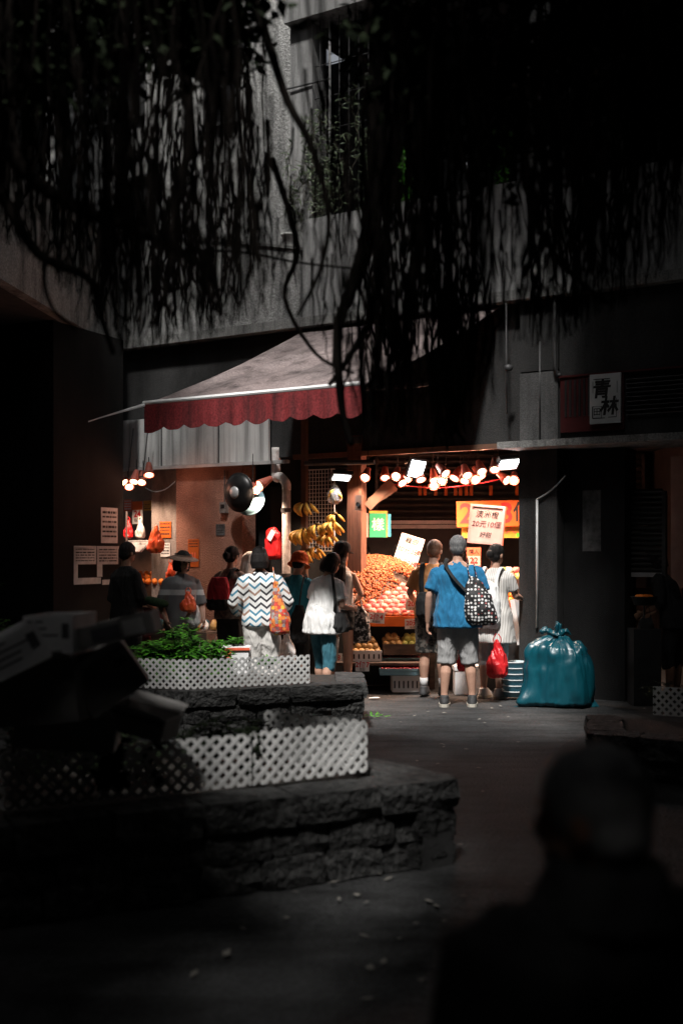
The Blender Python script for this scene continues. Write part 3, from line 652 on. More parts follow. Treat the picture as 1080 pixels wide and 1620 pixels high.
# back planter
bp = [at(175, 1084, 1)*1, ]
def gp(px, py, h): Y = F_PX * (EYE - h) / (py - HY); return ((px - CX) / F_PX * Y, Y)
B0, B1, B2 = gp(165, 1083, .41), gp(290, 1093, .41), gp(573, 1080, .41); B3 = (B2[0] - 0.02, B2[1] + 1.0); B4 = (B0[0] - 0.1, B0[1] + 1.2)
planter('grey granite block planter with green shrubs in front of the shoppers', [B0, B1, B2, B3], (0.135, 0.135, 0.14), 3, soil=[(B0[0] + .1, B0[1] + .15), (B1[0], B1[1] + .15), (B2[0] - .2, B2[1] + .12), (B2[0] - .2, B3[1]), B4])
l0, l1, l2 = gp(212, 1088, .415), gp(297, 1091, .415), gp(490, 1081, .415)
lattice('short white lattice panel on the back planter left of its corner', l0, l1, 0.415, 0.25)
lattice('long white lattice panel on the back planter before the shoppers', l1, l2, 0.415, 0.25)
# front planter
G0, G1, G2 = gp(-160, 1322, .43), gp(722, 1229, .43), gp(588, 1211, .43)
G2 = (G1[0] - 0.42, G1[1] + 0.55)
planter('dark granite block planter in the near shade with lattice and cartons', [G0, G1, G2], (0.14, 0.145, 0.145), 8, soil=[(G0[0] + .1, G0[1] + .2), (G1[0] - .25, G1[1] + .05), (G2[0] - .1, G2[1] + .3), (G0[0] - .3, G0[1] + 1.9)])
f0, f1, f2, f3 = gp(-60, 1290, .435), gp(150, 1268, .435), gp(398, 1243, .435), gp(581, 1221, .435)
lattice('shadowed white lattice panel at the left end of the near planter', f0, f1, 0.435, 0.25, 0.064)
lattice('middle white lattice panel of the near planter under the cartons', (f1[0] + .01, f1[1]), f2, 0.435, 0.25, 0.064)
lattice('brightest white lattice panel at the right end of the near planter', (f2[0] + .008, f2[1]), f3, 0.435, 0.26, 0.064)
lattice('white lattice return panel behind the right end of the near planter', (f3[0] - .012, f3[1] + .02), (f3[0] - 0.55, f3[1] + 0.42), 0.435, 0.26, 0.064)
# right planter
r0, r1 = gp(937, 1160, .30), gp(1210, 1180, .30)
planter('low dark stone planter at the right edge of the court', [(r0[0] + .2, r0[1] + 1.0), r0, r1], (0.15, 0.15), 21, soil=[(r0[0] + .2, r0[1] + .2), (r1[0], r1[1] + .2), (r1[0], r1[1] + 1.2), (r0[0] + .4, r0[1] + 1)])
q0, q1 = gp(1032, 1130, .31), gp(1180, 1140, .31); lattice('dim white lattice panel on the low planter at the right edge', q0, q1, 0.305, 0.22)
def crumple(me, amp=0.02, sc=7.0, seed=0.0):
    """sharp creases between flat facets, as in thin plastic"""
    me.update(); nr = [v.normal.copy() for v in me.vertices]
    for v, n in zip(me.vertices, nr):
        q = V((v.co.x, v.co.y, v.co.z * 0.55)) * sc + V((seed, 0, seed)); q = q + noise.noise_vector(q * 0.6) * 0.6
        d = noise.voronoi(q)[0]; v.co = v.co + n * amp * (min(d[1] - d[0], 0.6) - 0.25)
    me.update(); return me
# ------------------------------------------------------------------ people
TORSO = [(0.80, 0.10, 0.085), (0.86, 0.155, 0.11), (0.93, 0.165, 0.115), (1.05, 0.138, 0.098), (1.15, 0.142, 0.102), (1.27, 0.160, 0.110), (1.36, 0.165, 0.095), (1.41, 0.125, 0.075), (1.45, 0.062, 0.06)]
def tor(z):
    for (a, b) in zip(TORSO, TORSO[1:]):
        if a[0] <= z <= b[0]:
            k = (z - a[0]) / (b[0] - a[0]); return a[1] + (b[1] - a[1]) * k, a[2] + (b[2] - a[2]) * k
    return TORSO[-1][1:] if z > 1 else TORSO[0][1:]
class Fig:
    def __init__(s, name, label, X, Y, H, face=0.0, lean=0.0, bulk=1.0, shw=0.175, arms=None, feet=None, head=(0, 0), skin='skin', z=0.0, bend=0.0, nd=0.0):
        """face: heading in degrees, 0 = looking away from the viewer; arms: (elbow, wrist) right then left, in the figure's own frame"""
        s.root = thing(name, label, 'person', (X, Y, z), radians(face), 'shoppers and sellers at the fruit stall', H / 1.7)
        s.nd = nd; s.root.rotation_euler = (0, R.uniform(-0.035, 0.035), radians(face))
        s.lean = radians(lean); s.bulk = bulk; s.shw = shw; s.skin = M[skin]; s.X, s.Y, s.H = X, Y, H; s.seed = R.random() * 50
        s.arms = arms or (((0.235, -0.02, 1.10), (0.235, 0.06, 0.86)), ((-0.235, -0.02, 1.10), (-0.235, 0.06, 0.86)))
        s.feet = feet or ((0.10, 0.0), (-0.10, 0.03)); s.head = head
        hz = [V((0.085, 0, 0.88)), V((-0.085, 0, 0.88))]
        s.legs = []
        for h, f in zip(hz, s.feet):
            an = V((f[0], f[1], 0.085)); kn = (h + an) * 0.5 + V((0, 0.035 + bend, 0.01)); s.legs.append((h, kn, an))
    def L(s, p):
        p = V(p)
        if p.z <= 0.9 or not s.lean: return p
        a = -s.lean * min(1, (p.z - 0.9) / 0.25); q = p - V((0, 0, 0.9))
        return V((q.x, q.y * cos(a) - q.z * sin(a), q.y * sin(a) + q.z * cos(a))) + V((0, 0, 0.9))
    def Hd(s, p):
        """head-local point (origin at the head centre) to the figure's frame"""
        yw, pt = radians(s.head[0]), radians(s.head[1])
        m = Matrix.Rotation(yw, 3, 'Z') @ Matrix.Rotation(-pt, 3, 'X')
        return s.L(V((0, 0.005, 1.47 - s.nd))) + m @ (V(p) + V((0, 0.012, 0.115)))
    def HM(s): return Matrix.Rotation(radians(s.head[0]), 3, 'Z') @ Matrix.Rotation(-radians(s.head[1]), 3, 'X')
    def body(s, voxel=0.0085):
        mb = MB(); b = s.bulk
        mb.loft([s_r for s_r in s.rings([(z, rx * 0.86 * b, ry * 0.86 * b) for z, rx, ry in TORSO])], 18)
        for i, ((h, k, a), sd) in enumerate(zip(s.legs, (1, -1))):
            c = (k + a) * 0.5 + V((0, -0.018, 0.05))
            mb.tube([h + V((0, 0, 0.03)), h * 0.55 + k * 0.45, k, c, a + V((0, 0, 0.05)), a - V((0, 0, 0.03))], [0.088 * b, 0.076 * b, 0.056, 0.057, 0.036, 0.038], 10)
            mb.tube([a + V((0, -0.05, -0.05)), a + V((0, 0.05, -0.05)), a + V((0, 0.15, -0.062))], [0.032, 0.036, 0.026], 8, 0.8)
        for (el, wr), sd in zip(s.arms, (1, -1)):
            sh = s.L((sd * (s.shw - 0.012), 0, 1.328)); el, wr = s.L(el), s.L(wr)
            mb.tube([s.L((sd * 0.06, 0, 1.36)), sh, sh.lerp(el, 0.5), el, el.lerp(wr, 0.35), wr], [0.036, 0.042, 0.042, 0.037, 0.038, 0.026], 10)
            s.hand(mb, wr, (wr - el).normalized(), sd)
        mb.tube([s.L((0, -0.005, 1.40)), s.Hd((0, -0.012, -0.06))], [0.055, 0.05], 10)
        HM = s.HM()
        mb.ell(s.Hd((0, -0.008, 0.025)), (0.074, 0.092, 0.095), 14, 10, HM); mb.ell(s.Hd((0, 0.018, -0.045)), (0.058, 0.068, 0.072), 12, 8, HM)
        mb.ell(s.Hd((0, 0.088, -0.018)), (0.014, 0.018, 0.026), 8, 6, HM); mb.ell(s.Hd((0, 0.07, 0.03)), (0.05, 0.02, 0.014), 8, 6, HM)
        for sd in (1, -1): mb.ell(s.Hd((sd * 0.076, -0.008, -0.005)), (0.012, 0.02, 0.033), 8, 6, HM)
        link('body', remesh(mb, voxel, 2), s.skin, s.root)
        for sd in (1, -1): MB().ell(s.Hd((sd * 0.031, 0.078, 0.008)), (0.014, 0.008, 0.008), 8, 6, HM).build('eye', M['eye'], s.root, True)
        MB().ell(s.Hd((0, 0.080, -0.066)), (0.023, 0.009, 0.008), 8, 6, HM).build('mouth', M['lip'], s.root, True)
        return s
    def hand(s, mb, w_, d, sd, curl=0.5):
        a = V((0, 1, 0)) if abs(d.y) < 0.8 else V((0, 0, 1))
        wv = (a - d * a.dot(d)).normalized(); nn = wv.cross(d) * (1 if sd > 0 else -1)
        if nn.x * sd > 0: nn = -nn
        for k in (-1, 0, 1): mb.tube([w_, w_ + d * 0.045 + wv * 0.016 * k, w_ + d * 0.088 + wv * 0.022 * k], [0.022, 0.016, 0.013], 7)
        for i, (o_, ln) in enumerate(((0.030, 0.068), (0.010, 0.078), (-0.010, 0.072), (-0.030, 0.056))):
            p0 = w_ + d * 0.08 + wv * o_; p1 = p0 + (d * cos(0.3) + nn * sin(0.3)) * ln * 0.45
            p2 = p1 + (d * cos(curl + 0.4) + nn * sin(curl + 0.4)) * ln * 0.32; p3 = p2 + (d * cos(curl + 0.9) + nn * sin(curl + 0.9)) * ln * 0.25
            mb.tube([p0, p1, p2, p3], [0.010, 0.0095, 0.009, 0.008], 6)
        t0 = w_ + d * 0.025 + wv * 0.022; t1 = t0 + (d * 0.6 + wv * 0.75 + nn * 0.25).normalized() * 0.04
        mb.tube([t0, t1, t1 + (d * 0.9 + nn * 0.4).normalized() * 0.03], [0.013, 0.011, 0.009], 6)
    def rings(s, lst):
        out = []
        for q in lst:
            z, rx, ry = q[:3]; c = s.L((q[3] if len(q) > 3 else 0, q[4] if len(q) > 4 else 0, z)); out.append((c.x, c.y, c.z, rx, ry))
        return out
    def shirt(s, m, hem=0.80, ease=0.018, sleeve=0.55, name='shirt', flare=0.02, neck=1.445, amp=0.008, sl_r=0.066, skirt=None, **k):
        mb = MB(); b = s.bulk; lst = []
        zs = [hem + (1.33 - hem) * i / 9 for i in range(10)]
        for z in zs:
            rx, ry = tor(max(z, 0.86)); f = max(0, (1.15 - z) / 0.35)
            lst.append((z, max(rx, 0.148) * b + ease + flare * f, max(ry, 0.105) * b + ease + flare * f))
        lst += [(1.365, 0.135 * b + ease * 0.6, 0.088 * b + ease * 0.6), (1.395, 0.112 * b, 0.08 * b + ease * 0.3), (1.42, 0.088, 0.072), (neck, 0.064, 0.062)]
        if skirt: lst = skirt + lst
        mb.loft(s.rings(lst), 22, 2.3)
        for (el, wr), sd in zip(s.arms, (1, -1)):
            if sleeve <= 0: continue
            sh = s.L((sd * (s.shw - 0.005), 0, 1.335)); el, wr = s.L(el), s.L(wr)
            pts = [s.L((sd * 0.06, 0, 1.37)), s.L((sd * s.shw * 0.72, 0, 1.362)), sh]; rr_ = [0.05, 0.056, sl_r * 0.93]
            k1 = min(1, sleeve); pts += [sh.lerp(el, k1 * 0.5), sh.lerp(el, k1)]; rr_ += [sl_r * 0.98, sl_r * 0.98]
            if sleeve > 1: pts += [el.lerp(wr, (sleeve - 1) * 0.5), el.lerp(wr, sleeve - 1)]; rr_ += [sl_r * 0.9, sl_r * 0.75]
            mb.tube(pts, rr_, 12)
        return cloth(mb, name, m, s.root, 0.0125, amp, seed=s.seed, **k)
    def legwear(s, m, end=0.10, name='trousers', r0=0.098, r1=0.062, top=0.98, amp=0.007, **k):
        mb = MB(); b = s.bulk
        mb.loft(s.rings([(0.80, 0.12 * b, 0.10 * b), (0.86, 0.17 * b + .008, 0.122 * b + .006), (0.93, 0.178 * b + .006, 0.126 * b + .004), (top, 0.16 * b + .006, 0.112 * b + .006)]), 20, 2.2)
        for (h, kn, an) in s.legs:
            pts = [h, h * 0.5 + kn * 0.5, kn]; rs = [r0 * b, r0 * 0.95 * b, (r0 + r1) * 0.5]
            if end >= kn.z - 0.02: pts[1] = h.lerp(kn, 0.5 * (h.z - end) / (h.z - kn.z))
            if end < kn.z - 0.02: q = (kn - an); t = (kn.z - end) / max(q.z, 1e-3); pts += [kn.lerp(an, t * 0.5), kn.lerp(an, t)]; rs += [(r0 + r1 * 3) * 0.25, r1]
            else: pts[-1] = h.lerp(kn, (h.z - end) / (h.z - kn.z)); rs[-1] = r0 * 0.96 * b
            mb.tube(pts, rs, 14)
        return cloth(mb, name, m, s.root, 0.0125, amp, seed=s.seed + 9, fx=8, fz=7, **k)
    def shoes(s, m, sole=True):
        for (h, kn, an) in s.legs:
            x, y = an.x, an.y; mb = MB(); w2 = 1.12
            mb.loft([(x, y + 0.045, 0.018, 0.05, 0.145), (x, y + 0.045, 0.05, 0.052, 0.142), (x, y + 0.02, 0.085, 0.046, 0.10), (x, y - 0.01, 0.115, 0.042, 0.06)], 14, 2.6)
            o = link('shoe', remesh(mb, 0.009, 2), m, s.root)
            if sole: MB().loft([(x, y + 0.045, 0.0, 0.056, 0.153), (x, y + 0.045, 0.03, 0.056, 0.153)], 16, 2.6).build('sole', M['sole'], o)
    def hair(s, kind, m=None):
        m = m or M['hair']; mb = MB(); HM = s.HM(); sd_ = s.seed
        mb.ell(s.Hd((0, -0.014, 0.038)), (0.086, 0.100, 0.096), 16, 12, HM)
        lim = 0.0
        if kind == 'short': mb.ell(s.Hd((0, -0.045, -0.01)), (0.076, 0.062, 0.07), 14, 8, HM); lim = -0.052
        if kind == 'bob':
            mb.ell(s.Hd((0, -0.03, 0.0)), (0.10, 0.092, 0.10), 16, 10, HM)
            mb.tube([s.Hd((0, -0.035, 0.03)), s.Hd((0, -0.04, -0.05)), s.Hd((0, -0.038, -0.115))], [0.092, 0.103, 0.088], 16); lim = -0.13
        if kind == 'long':
            pts = [s.Hd((0, -0.04, 0.04)), s.Hd((0, -0.062, -0.06)), s.L((0, -0.11, 1.40)), s.L((0.0, -0.135, 1.28)), s.L((0.0, -0.125, 1.12)), s.L((0.0, -0.12, 1.05))]
            mb.tube(pts, [0.088, 0.088, 0.095, 0.10, 0.075, 0.02], 16, 0.55, up=(0, 1, 0)); lim = -9
        if kind == 'bun': mb.ell(s.Hd((0, -0.045, -0.02)), (0.074, 0.06, 0.06), 14, 8, HM); mb.ell(s.Hd((0.0, -0.125, 0.0)), (0.045, 0.04, 0.05), 12, 8, HM); lim = -0.07
        me = remesh(mb, 0.008, 2)
        me.update(); inv = HM.inverted(); org = s.L(V((0, 0.005, 1.47 - s.nd)))
        bm = bmesh.new(); bm.from_mesh(me); kill = []
        for v in bm.verts:
            q = inv @ (v.co - org) - V((0, 0.012, 0.115))
            a = noise.noise(V((q.x * 45, q.y * 45, q.z * 9 + sd_))); v.co += v.normal * 0.005 * a
            if q.y > 0.035 + 0.3 * abs(q.x) and q.z < 0.05: kill.append(v)
        bmesh.ops.delete(bm, geom=kill, context='VERTS'); bm.to_mesh(me); bm.free()
        me.polygons.foreach_set('use_smooth', [True] * len(me.polygons))
        return link('hair', me, m, s.root)
    def frame(s, name, label, cat, group=None):
        o = thing(name, label, cat, s.root.location, tuple(s.root.rotation_euler), group); o.scale = s.root.scale; return o
def strap(parent, pts, m, w_=0.016, fl_=0.3, name='strap', up=None): return MB().tube(pts, w_, 8, fl_, up=up).build(name, m, parent, True)
def smoothp(pts, n=4):
    pts = [V(p) for p in pts]; out = []
    for i in range(len(pts) - 1):
        p0, p1, p2, p3 = pts[max(i - 1, 0)], pts[i], pts[i + 1], pts[min(i + 2, len(pts) - 1)]
        for k in range(n):
            t = k / n; out.append(0.5 * ((2 * p1) + (p2 - p0) * t + (2 * p0 - 5 * p1 + 4 * p2 - p3) * t * t + (3 * p1 - p0 - 3 * p2 + p3) * t ** 3))
    return out + [pts[-1]]
def sack(o, rings, m, name='bag_body', amp=0.012, fx=14, fz=5, vox=0.011, ex=2.4, rot=0.0):
    mb = MB(); mb.loft(rings, 20, ex); q = cloth(mb, name, m, o, vox, amp, 2, fx=fx, fz=fz, seed=R.random() * 9); crumple(q.data, amp * 1.1, 10, R.random() * 9); return q

# man in the blue tee
p = at(724, HY, 12.15)
f = Fig('person', 'heavy grey-haired man in blue tee and grey shorts seen from behind', p.x, 12.15, 1.72, face=-6, lean=3, bulk=1.2, shw=0.205, feet=((0.14, 0.03), (-0.135, 0.0)),
        arms=(((0.27, 0.0, 1.10), (0.255, 0.12, 0.88)), ((-0.285, -0.03, 1.10), (-0.30, 0.04, 0.84))), head=(-12, 8)).body()
f.shirt(M['blue_cloth'], hem=0.79, ease=0.028, sleeve=0.78, flare=0.03, sl_r=0.078, amp=0.018, fx=15, fz=3); f.legwear(M['grey_cloth'], end=0.42, name='shorts', r0=0.096, r1=0.092, amp=0.012); f.shoes(M['shoe']); f.hair('short', M['hair_grey'])
o = f.frame('tote_bag', 'black tote with white dots slung on the blue-shirted man', 'bag')
sack(o, [(0.23, -0.14, 0.82, 0.11, 0.045), (0.235, -0.155, 0.86, 0.165, 0.075), (0.22, -0.165, 0.98, 0.158, 0.08), (0.20, -0.165, 1.12, 0.125, 0.06), (0.17, -0.155, 1.22, 0.085, 0.03), (0.15, -0.15, 1.30, 0.04, 0.015)], M['polka'], amp=0.014)
strap(o, smoothp([(0.13, -0.16, 1.27), (0.10, -0.135, 1.38), (0.10, -0.03, 1.475), (0.12, 0.10, 1.36)]), M['polka'], 0.018); strap(o, smoothp([(0.20, -0.16, 1.25), (0.17, -0.13, 1.38), (0.16, -0.03, 1.46), (0.17, 0.10, 1.34)]), M['polka'], 0.014)
o = f.frame('sling_strap', 'black sling strap crossing the back of the blue-shirted man', 'strap')
strap(o, smoothp([(-0.10, 0.02, 1.475), (-0.115, -0.085, 1.41), (-0.03, -0.165, 1.28), (0.10, -0.175, 1.14)]), M['black_cloth'], 0.022, 0.25, up=(0, 1, 0))
# man in the orange tee
p = at(684, HY, 12.98)
f = Fig('person', 'ginger-haired man in orange tee and camouflage shorts before the peaches', p.x, 12.98, 1.69, face=-14, lean=5, bulk=1.05, shw=0.19, head=(-10, 14), feet=((0.11, 0.0), (-0.10, 0.02)),
        arms=(((0.24, 0.06, 1.12), (0.16, 0.26, 1.02)), ((-0.26, 0.0, 1.12), (-0.24, 0.22, 1.04)))).body()
f.shirt(M['orange_cloth'], hem=0.86, ease=0.022, sleeve=0.75, sl_r=0.072, amp=0.01); f.legwear(M['camo'], end=0.48, name='shorts', r0=0.108, r1=0.09); f.shoes(M['shoe'], False); f.hair('short', M['hair_brown'])
for (h, kn, an) in f.legs: MB().tube([an + V((0, 0, 0.02)), an + V((0, -0.01, 0.12))], [0.042, 0.044], 10).build('sock', M['sock'], f.root, True)
o = f.frame('backpack', 'black backpack on the man in the orange tee', 'backpack')
sack(o, [(0, -0.19, 0.84, 0.11, 0.05), (0, -0.20, 0.90, 0.15, 0.075), (0, -0.20, 1.05, 0.15, 0.075), (0, -0.185, 1.14, 0.12, 0.05)], M['black_cloth'])
for sd in (1, -1): strap(o, smoothp([(sd * 0.09, -0.17, 1.12), (sd * 0.10, -0.15, 1.28), (sd * 0.105, -0.04, 1.45), (sd * 0.12, 0.12, 1.33)]), M['black_cloth'], 0.026, 0.3, up=(0, 1, 0))
# woman with the white backpack
p = at(779, HY, 12.85)
f = Fig('person', 'woman in pale striped dress with dark tied hair beside the pillar', p.x, 12.85, 1.64, face=-28, lean=4, bulk=0.94, head=(-18, 5), feet=((0.07, 0.0), (-0.09, -0.05)),
        arms=(((0.22, 0.08, 1.14), (0.20, 0.34, 1.12)), ((-0.23, -0.03, 1.10), (-0.20, 0.02, 0.84)))).body()
f.shirt(M['stripes'], hem=0.62, ease=0.02, sleeve=0.7, flare=0.06, name='dress'); f.legwear(M['grey_cloth'], end=0.32, r0=0.098, r1=0.075); f.shoes(M['sock']); f.hair('bun')
o = f.frame('backpack', 'white backpack with a yellow tab worn by the woman in the striped dress', 'backpack')
sack(o, [(0, -0.18, 0.78, 0.12, 0.05), (0, -0.20, 0.86, 0.155, 0.085), (0, -0.20, 1.08, 0.15, 0.085), (0, -0.185, 1.24, 0.12, 0.06), (0, -0.17, 1.30, 0.05, 0.03)], M['white_cloth'])
for sd in (1, -1): strap(o, smoothp([(sd * 0.09, -0.17, 1.22), (sd * 0.09, -0.13, 1.36), (sd * 0.10, -0.02, 1.45), (sd * 0.12, 0.11, 1.32)]), M['white_cloth'], 0.022, 0.3, up=(0, 1, 0))
MB().obox((-0.03, -0.262, 1.26), (0.05, 0.02, 0.13), Matrix.Rotation(0.35, 3, 'Y')).build('yellow_tab', M['yellow_card'], o)
MB().obox((0.10, -0.27, 0.92), (0.05, 0.03, 0.12), Matrix.Identity(3)).build('side_pocket', M['bucket'], o)
def plastic_bag(label, c, h, r_, m, handles=True, name='plastic_bag', group=None):
    o = thing(name, label, 'bag', (c.x, c.y, c.z), R.uniform(-0.5, 0.5), group)
    for s in (-1, 1): strap(o, smoothp([(s * r_ * 0.2, 0, h * 0.82), (s * r_ * 0.35, 0, h * 1.0), (s * r_ * 0.1, 0, h * 1.14)]), m, 0.012, 0.4, 'handle')
    sack(o, [(0, 0, 0, r_ * 0.6, r_ * 0.45), (0, 0, h * 0.1, r_ * 0.95, r_ * 0.7), (0, 0, h * 0.35, r_, r_ * 0.72), (0.01, 0, h * 0.6, r_ * 0.7, r_ * 0.5), (0, 0, h * 0.8, r_ * 0.35, r_ * 0.25), (0, 0, h, r_ * 0.14, r_ * 0.12)], m, amp=0.014, fx=30, fz=6, vox=0.008)
    return o
plastic_bag('red plastic bag carried low by the woman in the striped dress', at(786, 1072, 12.5), 0.40, 0.115, M['red_plastic'])
plastic_bag('red plastic bag glimpsed between the legs of the blue-shirted man', at(731, 1062, 12.5), 0.30, 0.06, M['red_plastic'])
# woman in the white tee
p = at(509, HY, 12.5)
f = Fig('person', 'woman in loose white tee and rolled teal jeans with dark bob hair', p.x, 12.5, 1.56, face=-42, lean=9, bulk=1.02, shw=0.165, head=(-10, 22), feet=((0.12, -0.05), (-0.12, 0.10)),
        arms=(((0.24, 0.05, 1.10), (0.20, 0.26, 1.10)), ((-0.23, 0.04, 1.10), (-0.17, 0.26, 1.05)))).body()
f.shirt(M['white_cloth'], hem=0.78, ease=0.038, sleeve=0.72, flare=0.035, sl_r=0.082, amp=0.018, fx=15, fz=3); f.legwear(M['denim'], end=0.36, r0=0.09, r1=0.066, amp=0.012); f.shoes(M['wood_dark'], False); f.hair('bob')
o = f.frame('crossbody_bag', 'black crossbody bag at the hip of the woman in the white tee', 'bag')
sack(o, [(0.21, 0.06, 0.80, 0.07, 0.10), (0.215, 0.06, 0.86, 0.08, 0.13), (0.21, 0.06, 0.98, 0.06, 0.11), (0.20, 0.06, 1.03, 0.03, 0.06)], M['black_cloth'])
strap(o, smoothp([(0.19, -0.01, 1.0), (0.235, -0.05, 1.15), (0.20, -0.04, 1.33), (0.10, 0.06, 1.46), (0.06, 0.16, 1.40)]), M['black_cloth'], 0.017, 0.4)
# woman with the cap
p = at(537, HY, 13.35)
f = Fig('person', 'long-haired woman in black cap, white tank and black shorts with bandaged knee', p.x, 13.35, 1.66, face=-16, lean=4, bulk=0.92, shw=0.165, head=(-20, 8), feet=((0.10, 0.0), (-0.09, -0.02)),
        arms=(((0.24, 0.02, 1.12), (0.13, 0.22, 1.06)), ((-0.22, 0.05, 1.12), (-0.10, 0.24, 1.08)))).body()
f.shirt(M['white_cloth'], hem=0.94, ease=0.014, sleeve=0, name='tank_top', neck=1.405, flare=0.0, amp=0.006); f.legwear(M['black_cloth'], end=0.72, name='shorts', r0=0.10, r1=0.10); f.shoes(M['shoe']); f.hair('long')
h, kn, an = f.legs[1]; MB().tube([kn + V((0, 0, 0.13)), kn, kn - V((0, 0.01, 0.12))], [0.072, 0.064, 0.060], 14).build('knee_bandage', M['white_cloth'], f.root, True)
HM = f.HM(); mb = MB(); mb.lathe([(0.098, -0.015), (0.099, 0.03), (0.088, 0.07), (0.055, 0.10), (0.0, 0.112)], 18, Matrix.Translation(f.Hd((0, -0.012, 0.04))) @ HM.to_4x4()); mb.prism([f.Hd(q) for q in ((-0.07, 0.07, 0.03), (-0.05, 0.16, 0.022), (0.05, 0.16, 0.022), (0.07, 0.07, 0.03))], (0, 0, 0.006))
mb.build('cap', M['black_cloth'], f.root, True)
o = f.frame('tote_bag', 'black and white floral tote hanging from the arm of the woman in the cap', 'bag')
sack(o, [(0.17, 0.10, 0.56, 0.12, 0.05), (0.18, 0.10, 0.60, 0.165, 0.075), (0.18, 0.10, 0.76, 0.155, 0.07), (0.18, 0.10, 0.90, 0.12, 0.045), (0.18, 0.10, 0.98, 0.06, 0.03)], M['floral'], amp=0.018)
strap(o, smoothp([(0.13, 0.09, 0.95), (0.15, 0.13, 1.04), (0.16, 0.18, 1.10)]), M['floral'], 0.028); strap(o, smoothp([(0.24, 0.09, 0.93), (0.22, 0.13, 1.03), (0.18, 0.18, 1.10)]), M['floral'], 0.028)
# woman in the zigzag blouse
p = at(418, HY, 12.45)
f = Fig('person', 'woman in white blouse with zigzag print and pale trousers', p.x, 12.45, 1.61, face=4, lean=2, bulk=1.1, shw=0.18, head=(0, 4), feet=((0.10, 0.0), (-0.10, 0.0)),
        arms=(((0.29, 0.02, 1.10), (0.22, 0.22, 0.98)), ((-0.29, 0.0, 1.10), (-0.24, 0.20, 0.95)))).body()
f.shirt(M['zigzag'], hem=0.84, ease=0.024, sleeve=1.75, flare=0.02, sl_r=0.08, name='blouse', amp=0.011); f.legwear(M['cream_cloth'], end=0.12, r0=0.115, r1=0.09, amp=0.012); f.shoes(M['black']); f.hair('bob')
o = f.frame('tote_bag', 'red and yellow patterned shopping bag on the shoulder of the zigzag blouse woman', 'bag')
sack(o, [(0.19, -0.12, 0.74, 0.06, 0.04), (0.195, -0.14, 0.78, 0.11, 0.065), (0.195, -0.15, 0.90, 0.115, 0.07), (0.19, -0.15, 1.04, 0.085, 0.05), (0.175, -0.135, 1.20, 0.045, 0.025), (0.165, -0.12, 1.32, 0.025, 0.015)], M['patchwork'], amp=0.012)
strap(o, smoothp([(0.165, -0.13, 1.28), (0.15, -0.105, 1.40), (0.145, -0.02, 1.46), (0.15, 0.08, 1.42), (0.17, 0.13, 1.30)]), M['patchwork'], 0.024)
# woman with the orange hat
p = at(466, HY, 13.2)
f = Fig('person', 'shopper in knitted orange bucket hat and teal top', p.x, 13.2, 1.55, face=-20, lean=8, bulk=1.0, head=(-5, 20)).body()
f.shirt(M['teal_cloth'], hem=0.80, ease=0.026, sleeve=0.7); f.legwear(M['black_cloth'], end=0.1); f.shoes(M['shoe'], False); f.hair('short')
me = remesh(MB().lathe([(0.0, 0.118), (0.06, 0.11), (0.095, 0.075), (0.104, 0.02), (0.11, -0.03), (0.145, -0.065), (0.142, -0.072), (0.10, -0.035), (0.0, -0.03)], 24, Matrix.Translation(f.Hd((0, -0.012, 0.04))) @ f.HM().to_4x4()), 0.01, 1)
link('bucket_hat', wrinkle(me, 0.006, 40, 40), M['hat_orange'], f.root)
o = f.frame('tote_bag', 'dark cloth bag hanging behind the shopper in the orange hat', 'bag')
sack(o, [(0.12, -0.16, 0.62, 0.10, 0.04), (0.12, -0.17, 0.68, 0.14, 0.06), (0.12, -0.17, 0.90, 0.11, 0.05), (0.12, -0.16, 1.08, 0.05, 0.03)], M['black_cloth']); strap(o, smoothp([(0.12, -0.16, 1.06), (0.14, -0.12, 1.3), (0.14, 0, 1.44), (0.15, 0.1, 1.32)]), M['black_cloth'], 0.018)
# woman with red and black backpack
p = at(364, HY, 13.75)
f = Fig('person', 'woman in mottled top with hair in a bun by the red stucco wall', p.x, 13.75, 1.62, face=-24, lean=3, head=(-8, 6), arms=(((0.24, 0.04, 1.10), (0.16, 0.24, 1.0)), ((-0.24, 0.0, 1.10), (-0.20, 0.22, 0.98)))).body()
f.shirt(M['patch_cloth'], hem=0.84, ease=0.022, sleeve=1.3); f.legwear(M['black_cloth'], end=0.1); f.shoes(M['shoe'], False); f.hair('bun')
o = f.frame('backpack', 'red and black backpack on the woman by the stucco wall', 'backpack')
sack(o, [(-0.04, -0.19, 0.98, 0.12, 0.05), (-0.04, -0.20, 1.05, 0.15, 0.08), (-0.04, -0.20, 1.22, 0.14, 0.075), (-0.04, -0.18, 1.34, 0.10, 0.045)], M['red_cloth']); sack(o, [(-0.04, -0.20, 0.95, 0.13, 0.06), (-0.04, -0.212, 1.0, 0.156, 0.088), (-0.04, -0.21, 1.08, 0.154, 0.085)], M['black_cloth'], 'lower_pocket')
strap(o, smoothp([(0.05, -0.17, 1.28), (0.09, -0.12, 1.40), (0.10, 0.0, 1.44), (0.12, 0.11, 1.3)]), M['black_cloth'], 0.026, 0.3, up=(0, 1, 0))
